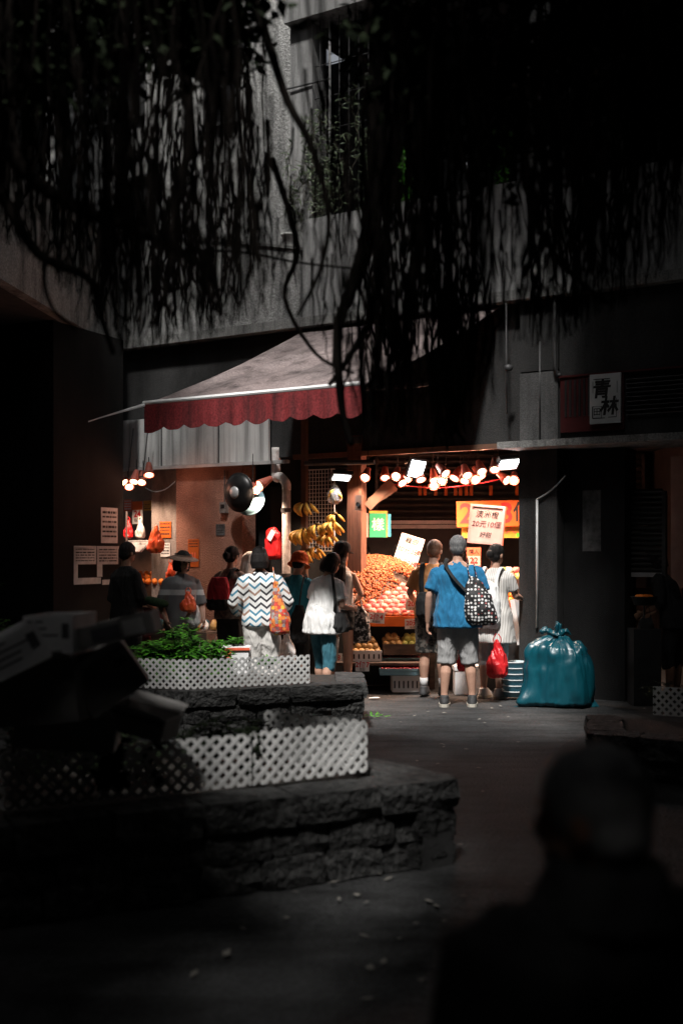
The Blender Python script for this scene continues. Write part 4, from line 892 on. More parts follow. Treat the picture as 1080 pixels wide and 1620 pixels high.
# hooded shopper
p = at(397, HY, 14.25)
f = Fig('person', 'shopper with pale cloth hood standing beyond the zigzag blouse woman', p.x, 14.25, 1.55, face=-30, head=(0, 12)).body()
f.shirt(M['grey_tee'], hem=0.8, sleeve=1.5); f.legwear(M['black_cloth'], end=0.1); f.shoes(M['shoe'], False)
mb = MB(); mb.ell(f.Hd((0, -0.03, 0.02)), (0.11, 0.11, 0.12), 16, 10); mb.tube([f.Hd((0, -0.04, 0.0)), f.L((0, -0.05, 1.42)), f.L((0, -0.04, 1.34))], [0.10, 0.13, 0.17], 16)
cloth(mb, 'hood', M['cream_cloth'], f.root, 0.011, 0.012)
# woman with visor, facing the viewer
p = at(284, HY, 12.7)
f = Fig('person', 'woman in straw visor and grey tee with a pale chest band, facing out', p.x, 12.7, 1.57, face=-158, lean=2, head=(14, 10), shw=0.17,
        arms=(((0.24, 0.02, 1.08), (0.20, 0.18, 0.90)), ((-0.24, 0.02, 1.08), (-0.22, 0.18, 0.92)))).body()
f.shirt(M['banded'], hem=0.82, ease=0.022, sleeve=0.95, flare=0.02, sl_r=0.07); f.legwear(M['black_cloth'], end=0.1); f.shoes(M['shoe'], False); f.hair('bob')
mb = MB(); HM = f.HM(); vs = []; n = 18
for i in range(n + 1):
    a = -0.25 * pi + 1.5 * pi * i / n
    for r_, z in ((0.096, 0.065), (0.175, 0.035)): vs.append(f.Hd((r_ * cos(a), r_ * sin(a) * 1.08 - 0.01, z)))
fs = [(2 * i, 2 * i + 1, 2 * i + 3, 2 * i + 2) for i in range(n)]; nv = len(vs); vs += [q - V((0, 0, 0.006)) for q in vs]; fs += [tuple(k + nv for k in q[::-1]) for q in fs] + [(2 * i + 1, 2 * i + 1 + nv, 2 * i + 3 + nv, 2 * i + 3) for i in range(n)]
mb.add(vs, fs); mb.lathe([(0.100, 0.045), (0.100, 0.085)], 20, Matrix.Translation(f.Hd((0, -0.012, 0.0))) @ HM.to_4x4())
mb.build('visor', mat('straw_visor', (0.20, 0.13, 0.10), (0.30, 0.20, 0.15), sc=30, rough=0.8), f.root, True)
plastic_bag('white plastic bag in the hand of the woman with the visor', at(306, 990, 12.45), 0.30, 0.075, M['bag_film'])
o = plastic_bag('clear bag of oranges and greens held by the woman with the visor', at(298, 968, 12.4), 0.22, 0.085, M['orange_plastic'], name='fruit_bag')
o = thing('winter_melon', 'long dark green gourd under the arm of the woman with the visor', 'vegetable', at(245, 952, 12.5))
mb = MB().tube(smoothp([(-0.10, 0, 0.03), (0, 0, 0), (0.10, 0, -0.02), (0.14, 0, -0.01)]), [0.02, 0.038, 0.045, 0.047, 0.048, 0.047, 0.044, 0.043, 0.04, 0.035, 0.03, 0.024, 0.012][:13], 10); mb.build('gourd', mat('gourd_skin', (0.02, 0.05, 0.02), (0.05, 0.09, 0.04), sc=20), o, True)
# silhouette by the column
p = at(204, HY, 13.0)
f = Fig('person', 'shopper in black clothes half hidden by the dark left column', p.x, 13.0, 1.66, face=-40, head=(0, 8), skin='skin_dark', arms=(((0.24, 0.02, 1.08), (0.17, 0.22, 0.98)), ((-0.24, 0.0, 1.08), (-0.20, 0.2, 0.95)))).body()
f.shirt(M['black_cloth'], hem=0.80, sleeve=1.4, ease=0.03); f.legwear(M['black_cloth'], end=0.1); f.shoes(M['shoe'], False); f.hair('short')
# shopper at the right edge
p = at(1066, HY, 12.55)
f = Fig('person', 'shopper in dark clothes bending at the right edge by the half lowered shutter', p.x, 12.55, 1.62, face=60, lean=18, head=(0, 25), skin='skin_dark', arms=(((0.22, 0.06, 1.08), (0.16, 0.30, 0.98)), ((-0.22, 0.06, 1.08), (-0.16, 0.30, 1.0)))).body()
f.shirt(M['black_cloth'], hem=0.80, sleeve=1.2, ease=0.03); f.legwear(M['black_cloth'], end=0.35); f.shoes(M['shoe'], False); f.hair('bob')
# sellers behind the fruit
for (px, py, lab, fc) in ((586, 857, 'seller with dark hair behind the longan heap near the timber post', 150), (622, 858, 'seller with dark hair bowed behind the white longan price board', 200)):
    Yp = 15.4; p = at(px, py, Yp)
    f = Fig('person', lab, p.x, Yp, 1.66, face=fc, head=(0, 15), lean=4).body(0.011); f.shirt(M['grey_tee'], hem=0.8, sleeve=0.7); f.legwear(M['black_cloth'], end=0.1); f.shoes(M['shoe'], False); f.hair('bob' if px > 600 else 'short')
# grey-haired person seated close to the viewer
p = at(972, HY, 1.9)
f = Fig('person', 'grey-haired person in black sitting close by with their back turned, blurred', p.x, 1.9, 1.66, face=18, lean=10, head=(42, 4), skin='skin_dark', z=-0.385, bulk=1.2, shw=0.235, nd=0.05,
        feet=((0.12, 0.5), (-0.12, 0.48)), arms=(((0.25, 0.04, 1.08), (0.14, 0.30, 0.95)), ((-0.25, 0.04, 1.08), (-0.14, 0.30, 0.95))))
f.legs = [(V((0.09, 0, 0.88)), V((0.12, 0.46, 0.92)), V((0.12, 0.50, 0.55))), (V((-0.09, 0, 0.88)), V((-0.12, 0.46, 0.92)), V((-0.12, 0.50, 0.55)))]
f.body(); cloth(MB().tube([f.L((0, -0.01, 1.36)), f.L((0, -0.012, 1.43)), f.L((0, -0.03, 1.47))], [0.15, 0.115, 0.098], 16), 'collar', M['black_cloth'], f.root, 0.011, 0.006); f.shirt(M['black_cloth'], hem=0.78, sleeve=1.6, ease=0.036, sl_r=0.075); f.hair('short', M['hair_white'])  # black collar added to make the bare neck read dark
mb = MB(); mb.loft(f.rings([(0.80, 0.17, 0.13), (0.93, 0.185, 0.14), (0.98, 0.17, 0.125)]), 20)
for (h, kn, an) in f.legs: mb.tube([h, h.lerp(kn, 0.5), kn, kn.lerp(an, 0.5), an], [0.10, 0.09, 0.075, 0.07, 0.06], 12)
cloth(mb, 'trousers', M['black_cloth'], f.root, 0.0125, 0.007)
for (h, kn, an) in f.legs: link('shoe', remesh(MB().loft([(an.x, an.y + 0.045, an.z - 0.07, 0.045, 0.135), (an.x, an.y + 0.045, an.z - 0.03, 0.046, 0.13), (an.x, an.y, an.z + 0.03, 0.038, 0.06)], 14, 2.6), 0.009, 2), M['shoe'], f.root)
o = thing('stone_bench', 'low dark stone bench under the blurred seated person', 'bench', (p.x, 1.85, 0.035), radians(18))
MB().box((-0.7, -0.22, 0.29), (0.7, 0.22, 0.355)).build('seat', M['stone'], o)
for sd in (-0.5, 0.5): MB().box((sd - 0.1, -0.18, 0), (sd + 0.1, 0.18, 0.287)).build('leg', M['stone'], o)
# ------------------------------------------------------------------ stall fittings
def post(name, label, px0, px1, y, m, z1=2.95, d_=0.12, z0=-0.02):
    a, b = fpx(px0, HY, y), fpx(px1, HY, y)
    o = fthing(name, label, 'post', a.x, y, 0)
    w_ = b.x - a.x
    MB().box((0, 0, z0), (w_, d_, z1)).build('shaft', m, o)
    MB().box((-0.012, -0.012, z1 - 0.10), (w_ + 0.012, -0.002, z1 - 0.02)).build('plate', M['steel'], o)
    return o
post('timber_post', 'orange-lit timber post between the banana grid and the longans', 549, 571, -0.02, M['wood'])
post('steel_post', 'slim brown steel post left of the banana grid', 476, 484, -0.25, M['brass'], d_=0.05, z1=3.4)
# drain pipe
o = fthing('drain_pipe', 'pale peeling drain pipe with an elbow by the red bag', 'pipe', 0, 0, 0)
a, b = fpx(453, 905, -0.1), fpx(453, 775, -0.1); c = fpx(440, 758, -0.05)
MB().tube([V((a.x, -0.1, 0)), b], 0.052, 12).build('lower_length', M['pipe'], o, True)
MB().tube(smoothp([b, b + V((-0.005, 0, 0.08)), c + V((0.03, 0, 0.03)), c + V((-0.06, 0.05, 0.02)), c + V((-0.09, 0.08, 0.14)), c + V((-0.09, 0.08, 0.4))]), 0.056, 12).build('elbow', M['pipe'], o, True)
for z in (1.25, 2.05): MB().lathe([(0.058, z), (0.066, z), (0.066, z + 0.05), (0.058, z + 0.05)], 14, Matrix.Translation((a.x, -0.1, 0))).build('collar', M['steel'], o)
# wok and basin hanging on the stucco wall
def bowl(name, label, px, py, y, rad, depth, m, tilt, handle=False):
    c = fpx(px, py, y); o = thing(name, label, 'pan', fl(c.x, y, c.z), (radians(90) + tilt[0], 0, FA + tilt[1]))
    pr = [(rad * sin(q), -depth * (1 - cos(q)) / (1 - cos(1.2)) + depth) for q in [0.0001] + [1.2 * i / 8 for i in range(1, 9)]]
    pr = [(rad * sin(q) / sin(1.2), depth * (1 - (1 - cos(q)) / (1 - cos(1.2)))) for q in [0.001] + [1.2 * i / 8 for i in range(1, 9)]]
    MB().lathe(pr + [(rad * 1.05, 0.0), (rad * 1.05, -0.008)] + [(r_ * 0.98, z - 0.008) for r_, z in pr[::-1]], 28).build('bowl', m, o, True)
    if handle: MB().lathe([(0.001, depth + 0.012), (0.06, depth + 0.01), (0.075, depth - 0.006)], 20).build('base_disc', M['steel_light'], o, True)
    return o
bowl('wok', 'large black wok hanging bottom outwards beside the stucco wall', 378, 779, -0.30, 0.235, 0.09, M['wok'], (0.05, -0.1), True)
bowl('basin', 'pale blue basin hanging behind the black wok', 396, 793, -0.16, 0.18, 0.08, M['bucket'], (-0.35, 0.25))
# cabinet, posters, red apron in the recess
a, b = fpx(384, 950, 0.45), fpx(428, 770, 0.45)
o = fthing('cabinet', 'narrow grey cabinet in the recess behind the drain pipe', 'cabinet', a.x, 0.45, 0)
MB().box((0, 0, 0), (b.x - a.x, 0.28, b.z)).build('carcass', M['plaster_dark'], o); MB().box((0.01, -0.02, 0.9), (0.14, -0.002, b.z - 0.03)).build('door', M['column'], o); MB().box((0.15, -0.02, 0.9), (b.x - a.x - 0.01, -0.002, b.z - 0.03)).build('door', M['column'], o)
a, b = fpx(381, 866, 0.4), fpx(400, 838, 0.4); o = fthing('notice', 'pale sheet taped above another sheet on the recess cabinet', 'notice', a.x, 0.42, a.z + 0.12); MB().box((0, -0.004, 0), (0.15, 0, 0.20)).build('sheet', M['paper_grey'], o); printed(o, 0.15, 0.2, 6)
o = fthing('notice', 'lower pale sheet on the recess cabinet', 'notice', a.x + 0.01, 0.42, a.z - 0.16); MB().box((0, -0.004, 0), (0.14, 0, 0.22)).build('sheet', M['paper_grey'], o); printed(o, 0.14, 0.22, 7, seed=8)
a = fpx(432, 885, 0.1); o = fthing('red_sack', 'large red plastic sack with a white tag hanging left of the drain pipe', 'bag', a.x, 0.1, a.z)
sack(o, [(0, 0, 0, 0.10, 0.05), (0, 0, 0.05, 0.125, 0.07), (0, 0, 0.22, 0.12, 0.06), (0, 0, 0.33, 0.11, 0.05), (0, 0, 0.40, 0.05, 0.03)], M['red_plastic'])
MB().obox((0.03, -0.085, 0.30), (0.07, 0.004, 0.13), Matrix.Rotation(0.6, 3, 'Y')).build('tag', M['white'], o)
a, b = fpx(298, 897, 0), fpx(315, 853, 0); o = fthing('poster', 'small orange fruit poster on the red stucco wall', 'poster', a.x, -0.001, a.z); MB().box((0, -0.005, 0), (b.x - a.x, 0, b.z - a.z)).build('sheet', M['orange_card'], o)
for k in range(3): MB().tube([(0.03 + k * 0.045, -0.0065, 0.06), (0.03 + k * 0.045, -0.0065, 0.19)], 0.014, 6, 0.1, up=(0, 1, 0)).build('printed_fruit', M['red_card'], o)
printed(o, b.x - a.x, b.z - a.z, 3, M['ink'], -0.0062, 3, z0=0.66, z1=0.95)

# ------------------------------------------------------------------ banana grid
o = fthing('wire_grid', 'white wire display grid hung with bananas', 'wire grid', 0, -0.15, 0)
a, b = fpx(485, 872, -0.15), fpx(529, 742, -0.15); n1, n2 = 9, 21
for i in range(n1 + 1): x = a.x + (b.x - a.x) * i / n1; MB().tube([(x, 0, a.z), (x, 0, b.z)], 0.004 if 0 < i < n1 else 0.008, 5).build('wire', M['white'], o)
for i in range(n2 + 1): z = a.z + (b.z - a.z) * i / n2; MB().tube([(a.x, -0.005, z), (b.x, -0.005, z)], 0.0035 if 0 < i < n2 else 0.007, 5).build('wire', M['white'], o)
def banana_mesh(bend):
    mb = MB(); pts = []; rs = []
    for i in range(9):
        t = i / 8; a_ = bend * (t - 0.1); pts.append((0.0, 0.10 * sin(pi * t) * bend * 0.5, -0.15 * t))
        rs.append(0.007 + 0.0165 * sin(pi * min(1, max(0, (t - 0.05) / 0.95))) ** 0.6 if 0.08 < t < 0.97 else 0.007)
    mb.tube(pts, rs, 6); return mb.mesh('banana', True)
BAN = [banana_mesh(b_) for b_ in (0.9, 1.2, 1.05)]
for me in BAN: me.materials.append(M['banana'])
def bunch(px, py, wpx, n, y, label, spread=1.0):
    """py: the crown the bananas hang from"""
    c = fpx(px, py, y); o = fthing('banana_bunch', label, 'bananas', c.x, y, c.z, group='banana bunches on the stall')
    sc = wpx / 36.0
    for k in range(n):
        u = (k / (n - 1) - 0.5) * 2
        q = link('banana', BAN[k % 3], None, o, loc=(u * 0.055 * sc * spread, -0.02 - 0.03 * (1 - u * u) + (0.03 if k % 2 else 0), R.uniform(-0.008, 0.008)))
        q.rotation_euler = (R.uniform(-0.1, 0.2), u * 0.75 * spread, pi + u * 0.5); q.scale = (sc * 0.95 + 0.15,) * 3
    MB().ell((0, 0, 0.012), (0.05 * sc * spread, 0.022, 0.02), 8, 6).build('crown', M['banana_tip'], o, True)
    MB().tube([(0, 0, 0.01), (0, 0.03, 0.06)], 0.004, 5).build('string', M['black'], o)
for a_ in ((484, 796, 34, 6, -0.22, 'small yellow banana bunch high at the left edge of the wire grid'), (480, 838, 42, 8, -0.24, 'widest banana bunch on the left of the grid above the orange hat'),
           (502, 831, 30, 5, -0.28, 'banana bunch overlapping the widest one on its right'), (525, 827, 36, 7, -0.26, 'full banana bunch at the right edge of the wire grid'),
           (519, 846, 30, 6, -0.3, 'banana bunch hanging directly below the full one at the right of the grid'), (530, 814, 24, 4, -0.2, 'paler banana bunch topmost at the right of the grid below the bagged fruit'),
           (487, 872, 30, 6, -0.3, 'lowest banana bunch beside the orange hat'), (501, 867, 26, 5, -0.24, 'banana bunch just right of the lowest one')): bunch(*a_)
c = fpx(529, 786, -0.22); o = fthing('bagged_fruit', 'clear bag of bananas hanging under the white flood lamp', 'bag of fruit', c.x, -0.22, c.z)
for k in range(6): q = link('banana', BAN[k % 3], None, o, loc=(R.uniform(-.05, .05), R.uniform(-.02, .02), R.uniform(0.02, .09))); q.rotation_euler = (0.3, R.uniform(-.7, .7), R.uniform(2, 4)); q.scale = (0.75,) * 3
sack(o, [(0, 0, -0.09, 0.04, 0.03), (0, 0, -0.05, 0.09, 0.06), (0, 0, 0.03, 0.095, 0.07), (0, 0, 0.10, 0.06, 0.04), (0, 0, 0.17, 0.012, 0.012)], M['clear_bag'], 'film', amp=0.008)

# ------------------------------------------------------------------ lamps
LW = 38.0
LG = 'warm lamps over the fruit stall'
SH = MB().lathe([(0.022, 0.20), (0.034, 0.19), (0.044, 0.14), (0.062, 0.05), (0.070, 0.0), (0.066, 0.002), (0.058, 0.05), (0.04, 0.14), (0.001, 0.16)], 16).mesh('shade', True); SH.materials.append(M['shade'])
BL = {k: MB().lathe([(0.0005, -0.006), (0.035, -0.004), (0.05, 0.004), (0.052, 0.012), (0.0005, 0.014)], 16).mesh('bulb', True) for k in ('bulb_warm', 'bulb_red')}
for k, me in BL.items(): me.materials.append(M[k])
def lamp(px, py, Y, tilt, yaw, label, group, red=False, zr=2.78, sc=1.0, pw=1.0):
    """spot lamp whose glowing face is centred at this place; tilt leans the face towards the viewer"""
    c = at(px, py, Y); o = thing('spot_lamp', label, 'lamp', c, 0, group)
    e = (-radians(tilt), 0, radians(yaw)); e = Matrix.Rotation(radians(yaw), 3, 'Z') @ Matrix.Rotation(-radians(tilt), 3, 'X'); eu = e.to_euler()
    q = link('shade', SH, None, o, rot=eu); q.scale = (sc,) * 3
    q = link('bulb', BL['bulb_red' if red else 'bulb_warm'], None, o, rot=eu); q.scale = (sc,) * 3
    ld = bpy.data.lights.new('bulb_light', 'POINT' if red else 'SPOT'); ld.energy = LW * pw * (0.24 if red else 1.0); ld.color = (1.0, 0.42, 0.27) if red else (1.0, 0.66, 0.46); ld.shadow_soft_size = 0.04; ld.shadow_soft_size = 0.04
    if not red: ld.spot_size = radians(128); ld.spot_blend = 0.5
    lo_ = bpy.data.objects.new('bulb_light', ld); COL.objects.link(lo_); lo_.parent = o; lo_.location = e @ V((0, 0, -0.03)); lo_.rotation_euler = (radians(12), 0, 0)
    top = e @ V((0, 0, 0.19 * sc)); MB().tube([top, top + V((0, 0, max(0.04, zr - c.z - top.z)))], 0.006, 5).build('cord', M['black'], o)
    return o
lamps = [(626,754,14.2),(643,758,14.6),(637,765,14.4),(666,760,14.2),(687,761,14.5),(698,762,14.1),(686,769,14.7),(705,750,14.0),(718,757,14.4),(739,753,14.1),(734,762,14.5),(752,759,14.2),(761,754,14.6),(762,747,13.9),(782,744,13.7),(802,760,14.3),(812,760,14.0),(577,756,14.3),(609,757,14.8),(566,755,14.7)]
ORD = 'first second third fourth fifth sixth seventh eighth ninth tenth eleventh twelfth thirteenth fourteenth fifteenth sixteenth seventeenth eighteenth nineteenth twentieth'.split()
order = sorted(range(len(lamps)), key=lambda i: lamps[i][0])
for k, (x, y, Y) in enumerate(lamps):
    lamp(x, y, Y - 0.25, R.uniform(30, 62), R.uniform(-50, 50), ORD[order.index(k)] + ' warm spot lamp from the left over the fruit stall', LG, k in (1, 8, 11, 12, 6, 16), sc=0.9)
for k, (x, y, Y) in enumerate(((197, 764, 15.9), (212, 763, 15.7), (224, 764, 15.85), (236, 752, 15.3), (205, 771, 16.1))):
    lamp(x, y, Y, R.uniform(20, 55), R.uniform(-30, 70), ('leftmost lamp', 'second lamp from the left', 'second lamp from the right', 'rightmost red-faced lamp', 'lowest lamp')[k] + ' in the cluster over the left shop front', 'spot lamps of the left shop', k in (3,), sc=0.95, pw=0.55)
def flood(px, py, Y, w_, h, tilt, yaw, roll, label, watts=6.0):
    o = thing('flood_lamp', label, 'lamp', at(px, py, Y), 0)
    m = Matrix.Rotation(radians(yaw), 3, 'Z') @ Matrix.Rotation(radians(tilt), 3, 'X') @ Matrix.Rotation(radians(roll), 3, 'Z')
    MB().obox((0, 0, 0.025) if False else m @ V((0, 0, 0.03)), (w_ + 0.05, h + 0.05, 0.05), m).build('housing', M['black'], o)
    MB().obox(m @ V((0, 0, 0.001)), (w_, h, 0.006), m).build('lamp_face', M['bulb_white'], o)
    ld = bpy.data.lights.new('flood_light', 'AREA'); ld.shape = 'RECTANGLE'; ld.size = w_; ld.size_y = h; ld.energy = watts; ld.color = (0.94, 0.97, 1.0); lo_ = bpy.data.objects.new('flood_light', ld); COL.objects.link(lo_); lo_.parent = o; lo_.location = m @ V((0, 0, -0.012)); lo_.rotation_euler = m.to_euler()
    mb = MB()
    for s in (-1, 1): mb.tube([m @ V((s * (w_ / 2 + 0.035), 0, 0.03)), m @ V((s * (w_ / 2 + 0.035), 0, 0.14))], 0.006, 5)
    mb.tube([m @ V((-(w_ / 2 + 0.035), 0, 0.14)), m @ V((w_ / 2 + 0.035, 0, 0.14))], 0.006, 5); mb.build('bracket', M['steel'], o)
flood(540, 756, 14.0, 0.20, 0.11, -28, 12, 6, 'white flood lamp over the banana grid'); flood(659, 742, 13.9, 0.17, 0.20, -62, 14, 8, 'tall white flood lamp above the longan price board', 3.0); flood(804, 735, 13.5, 0.24, 0.15, -38, 30, -10, 'white flood lamp beside the right pillar')
lamp(318 + 92, 768, 14.7, 60, -60, 'small white spot lamp beside the wok', 'spot lamps near the wok'); lamp(407, 776, 14.75, 55, 30, 'small white spot lamp just below its twin beside the wok', 'spot lamps near the wok', sc=0.8)
MB().box((-0.35, -0.02, 0.0), (2.75, 0.03, 0.06)).build('lamp_beam', M['brass'], None, loc=fl(0.2, 0.0, 2.70), rot=FA, label='brown beam carrying the lamps across the stall opening', cat='beam')
MB().tube([fl(-2.95, -0.3, 2.55), fl(-2.3, -0.3, 2.55)], 0.012, 6).build('lamp_rail', M['steel'], None, label='thin rail carrying the lamp cluster of the left shop', cat='rail')
for k, q in enumerate((-2.62, -2.36)): MB().tube([fl(q, -0.3, 2.55), fl(q + 0.05, -0.25, 3.2)], 0.008, 5).build('hanger_rod', M['steel'], None, label=('slanting hanger rod holding the left shop lamp rail', 'second hanger rod right of the slanting one by the left lamps')[k], cat='rod')
MB().tube(smoothp([at(230, 772, 14.2), at(245, 778, 14.2), at(262, 774, 14.3), at(277, 762, 14.9)]), 0.006, 5).build('lamp_cable', M['steel_light'], None, label='slack pale cable from the left lamp cluster to the stucco wall', cat='cable')
MB().tube(smoothp([at(620, 766, 14.3), at(680, 772, 14.2), at(740, 768, 14.1), at(800, 756, 13.9)]), 0.006, 5).build('lamp_cable', M['red_cloth'], None, label='sagging red cable strung under the warm lamps', cat='cable')
MB().tube([at(482, 733, 14.0), at(592, 731, 13.7)], 0.028, 8).build('batten', M['steel'], None, label='dark tube fixture above the banana grid', cat='batten')
o = thing('fan', 'brown folded fan blades hanging by the timber post', 'fan', at(600, 782, 14.3), 0)
for k, (a_, l_) in enumerate(((0.75, 0.42), (1.0, 0.36))): MB().obox((k * 0.04, 0.05 * k, 0), (0.11, 0.02, l_), Matrix.Rotation(a_, 3, 'Y')).build('blade', M['brass'], o)
MB().ell((0, 0.06, 0), (0.05, 0.05, 0.05), 10, 8).build('hub', M['steel'], o, True)
o = thing('socket_box', 'small brown speaker box on the timber post', 'box', at(568, 794, 14.05), FA); MB().box((-0.04, -0.03, -0.10), (0.05, 0.03, 0.08)).build('housing', M['brass'], o); MB().lathe([(0.001, 0), (0.024, 0.001), (0.026, 0.008)], 14, Matrix.Translation((0.005, -0.034, -0.03)) @ Matrix.Rotation(pi / 2, 4, 'X')).build('cone', M['black'], o)

# ------------------------------------------------------------------ signs
def board(name, label, px0, py0, px1, py1, Y, m, th=0.02, tilt=0.0, yaw=0.0, roll=0.0, cat='sign'):
    c = at((px0 + px1) / 2, (py0 + py1) / 2, Y); W = (px1 - px0) / F_PX * Y; H = (py1 - py0) / F_PX * Y
    o = thing(name, label, cat, c, (radians(tilt), radians(roll), radians(yaw)))
    mb = MB().box((-W / 2, 0, -H / 2), (W / 2, th, H / 2)); me = mb.mesh('board')
    link('board', me, m, o); return o, W, H
o, W, H = board('hanging_sign', 'wide orange banner with a red 2, a 3 and a black character', 722, 792, 836, 833, 14.6, M['orange_card'], yaw=-4, roll=-1)
text('lettering', '2', 0.34, M['ink_red'], o, (-W / 2 + 0.12, -0.002, -0.005), bold=0.02); text('lettering', '3', 0.34, M['ink_red'], o, (W / 2 - 0.27, -0.002, -0.005), bold=0.02); text('lettering', '個', 0.25, M['ink'], o, (W / 2 - 0.07, -0.002, 0), bold=0.015)
o, W, H = board('hanging_sign', 'yellow sheet showing below the wide orange banner', 730, 830, 836, 851, 14.7, M['yellow_card'], yaw=-4); text('lettering', '火', 0.16, M['red_card'], o, (W / 2 - 0.22, -0.002, 0.03), bold=0.02)
MB().box((W / 2 - 0.16, -0.004, -H / 2 + 0.01), (W / 2 - 0.08, -0.001, -H / 2 + 0.06)).build('green_sticker', mat('green_sticker', (0.12, 0.75, 0.05)), o)
o, W, H = board('price_board', 'pink lidded tray used as a hanging board reading 20元10個', 741, 799, 796, 861, 13.6, M['pink_card'], th=0.03, roll=5, yaw=-8, tilt=-4)
for (a_, b_) in (((-W / 2, -H / 2), (W / 2, -H / 2 + 0.025)), ((-W / 2, H / 2 - 0.025), (W / 2, H / 2)), ((-W / 2, -H / 2 + 0.026), (-W / 2 + 0.025, H / 2 - 0.026)), ((W / 2 - 0.025, -H / 2 + 0.026), (W / 2, H / 2 - 0.026))): MB().box((a_[0], -0.016, a_[1]), (b_[0], -0.0005, b_[1])).build('rim', M['pink_card'], o)
MB().box((W / 2 + 0.001, -0.01, -H / 2), (W / 2 + 0.014, 0.03, H / 2)).build('red_edge', M['red_card'], o)
for s_, sz, z in (('澳洲橙', 0.085, 0.11), ('20元10個', 0.082, 0.0), ('好甜', 0.065, -0.12)): text('lettering', s_, sz, M['ink_brown'] if z <= 0 and z > -0.1 else M['ink'], o, (0, -0.003, z), shear=0.15)
o, W, H = board('price_board', 'large white longan board leaning behind the heap', 626, 846, 664, 905, 14.75, M['paper'], th=0.03, tilt=-14, roll=17, yaw=-6)
for s_, sz, z, m_ in (('龍眼', 0.085, 0.155, M['ink']), ('30元3磅', 0.085, 0.03, M['ink_brown']), ('20元2磅', 0.085, -0.12, M['ink_brown'])): text('lettering', s_, sz, m_, o, (0.0, -0.004, z), shear=0.1, bold=0.014)
o, W, H = board('hanging_sign', 'green sign with a white 樣 character beside the timber post', 584, 812, 611, 850, 15.0, M['green_card'], yaw=8); text('lettering', '樣', 0.165, M['white'], o, (0, -0.002, 0), bold=0.008)
MB().box((-W / 2 - 0.004, -0.003, H / 2 + 0.002), (W / 2 + 0.012, 0.018, H / 2 + 0.03)).build('yellow_strip', M['yellow_card'], o); MB().box((W / 2 + 0.002, -0.003, -H / 2), (W / 2 + 0.014, 0.018, H / 2)).build('yellow_strip', M['yellow_card'], o)
board('hanging_sign', 'pale orange card at the left of the green character sign', 573, 812, 583, 850, 15.02, M['pink_card']); board('hanging_sign', 'cyan card peeping out right of the green character sign', 613, 813, 618, 849, 15.05, M['cyan_card'])
o, W, H = board('price_card', 'small orange and pink price card behind the grey-haired man', 738, 866, 760, 896, 14.3, M['red_card']); MB().box((-W / 2 + 0.008, -0.003, -H / 2 + 0.008), (W / 2 - 0.008, -0.0005, 0.01)).build('pale_field', M['pink_card'], o); text('lettering', '22', 0.10, M['ink_red'], o, (0, -0.005, -0.045), bold=0.02); text('lettering', '情人', 0.06, M['ink'], o, (0, -0.003, 0.06))
for k, x in enumerate((664, 672, 689, 705, 720, 728, 737, 745, 776, 817)):
    board('paper_tag', 'narrow orange paper tag in the row above the roller shutter', x - 2.6, 768, x + 2.6, 784, 15.9, M['orange_card'], 0.004); tag(bpy.data.objects[[q.name for q in bpy.data.objects if q.name.startswith('paper_tag')][-1]], group='orange paper tags above the shutter')

# ------------------------------------------------------------------ the fruit display
disp = thing('fruit_display', 'stepped timber fruit display under the warm lamps', 'display stand')
DX0, DX1, DY0, DZ0, DY1, DZ1 = 0.02, 1.08, 13.62, 0.80, 14.95, 1.42
sl_ = (DZ1 - DZ0) / (DY1 - DY0)
MB().prism([(DX0, DY0, DZ0 - 0.04), (DX0, DY0, DZ0), (DX0, DY1, DZ1), (DX0, DY1, DZ1 - 0.04)], (DX1 - DX0, 0, 0)).build('sloped_board', M['orange_card'], disp)
for x in (DX0 + 0.02, DX1 - 0.08):
    for y in (DY0 + 0.03, DY1 - 0.1): MB().box((x, y, 0), (x + 0.06, y + 0.06, DZ0 + (y - DY0) * sl_ - 0.045)).build('leg', M['wood_dark'], disp)
MB().box((DX0 - 0.02, DY0 - 0.025, DZ0 - 0.08), (DX1 + 0.02, DY0 - 0.002, DZ0 + 0.03)).build('front_rail', M['orange_card'], disp)
MB().box((DX0 - 0.1, 13.34, 0.30), (0.90, 14.2, 0.33)).build('shelf', M['wood_dark'], disp)
MB().box((DX0, 14.1, 0.0), (DX1, 14.15, 0.75)).build('back_panel', M['black'], disp)
def on_slope(px, py, lift=0.0):
    u = (px - CX) / F_PX; v = (HY - py) / F_PX; Y = (EYE - DZ0 - lift + DY0 * sl_) / (sl_ - v); return V((u * Y, Y, EYE + v * Y))
# longan heap: too many and too small to pick apart
mb = MB(); rr2 = random.Random(5); ico = bmesh.new(); bmesh.ops.create_icosphere(ico, subdivisions=1, radius=1.0)
iv = [v.co.copy() for v in ico.verts]; jf = [tuple(v.index for v in f_.verts) for f_ in ico.faces]; ico.free()
def heap(x, y):
    """height of the longan heap over the slope"""
    a_ = max(0.0, 1 - ((x - 0.40) / 0.60) ** 2 - ((y - 14.40) / 0.60) ** 2); jj = (y - DY0 - 0.08) / 0.098
    k_ = min(1.0, max(0.0, (0.27 + 0.085 * max(0, jj - 1) - x) / 0.16 + 0.1)) if jj < 6.4 else 1.0
    return 0.25 * a_ ** 0.7 * k_
cnt = 0
for k in range(12000):
    x, y = rr2.uniform(0.03, 0.98), rr2.uniform(13.72, 14.9)
    lim = heap(x, y)
    jj = (y - DY0 - 0.08) / 0.098
    if lim < 0.006: continue
    base_z = DZ0 + (y - DY0) * sl_; z = base_z + lim + rr2.uniform(-0.03, 0.012); r_ = rr2.uniform(0.0135, 0.0175)
    mb.add([V((x, y, z)) + q * r_ for q in iv], jf); cnt += 1
    if cnt > 3400: break
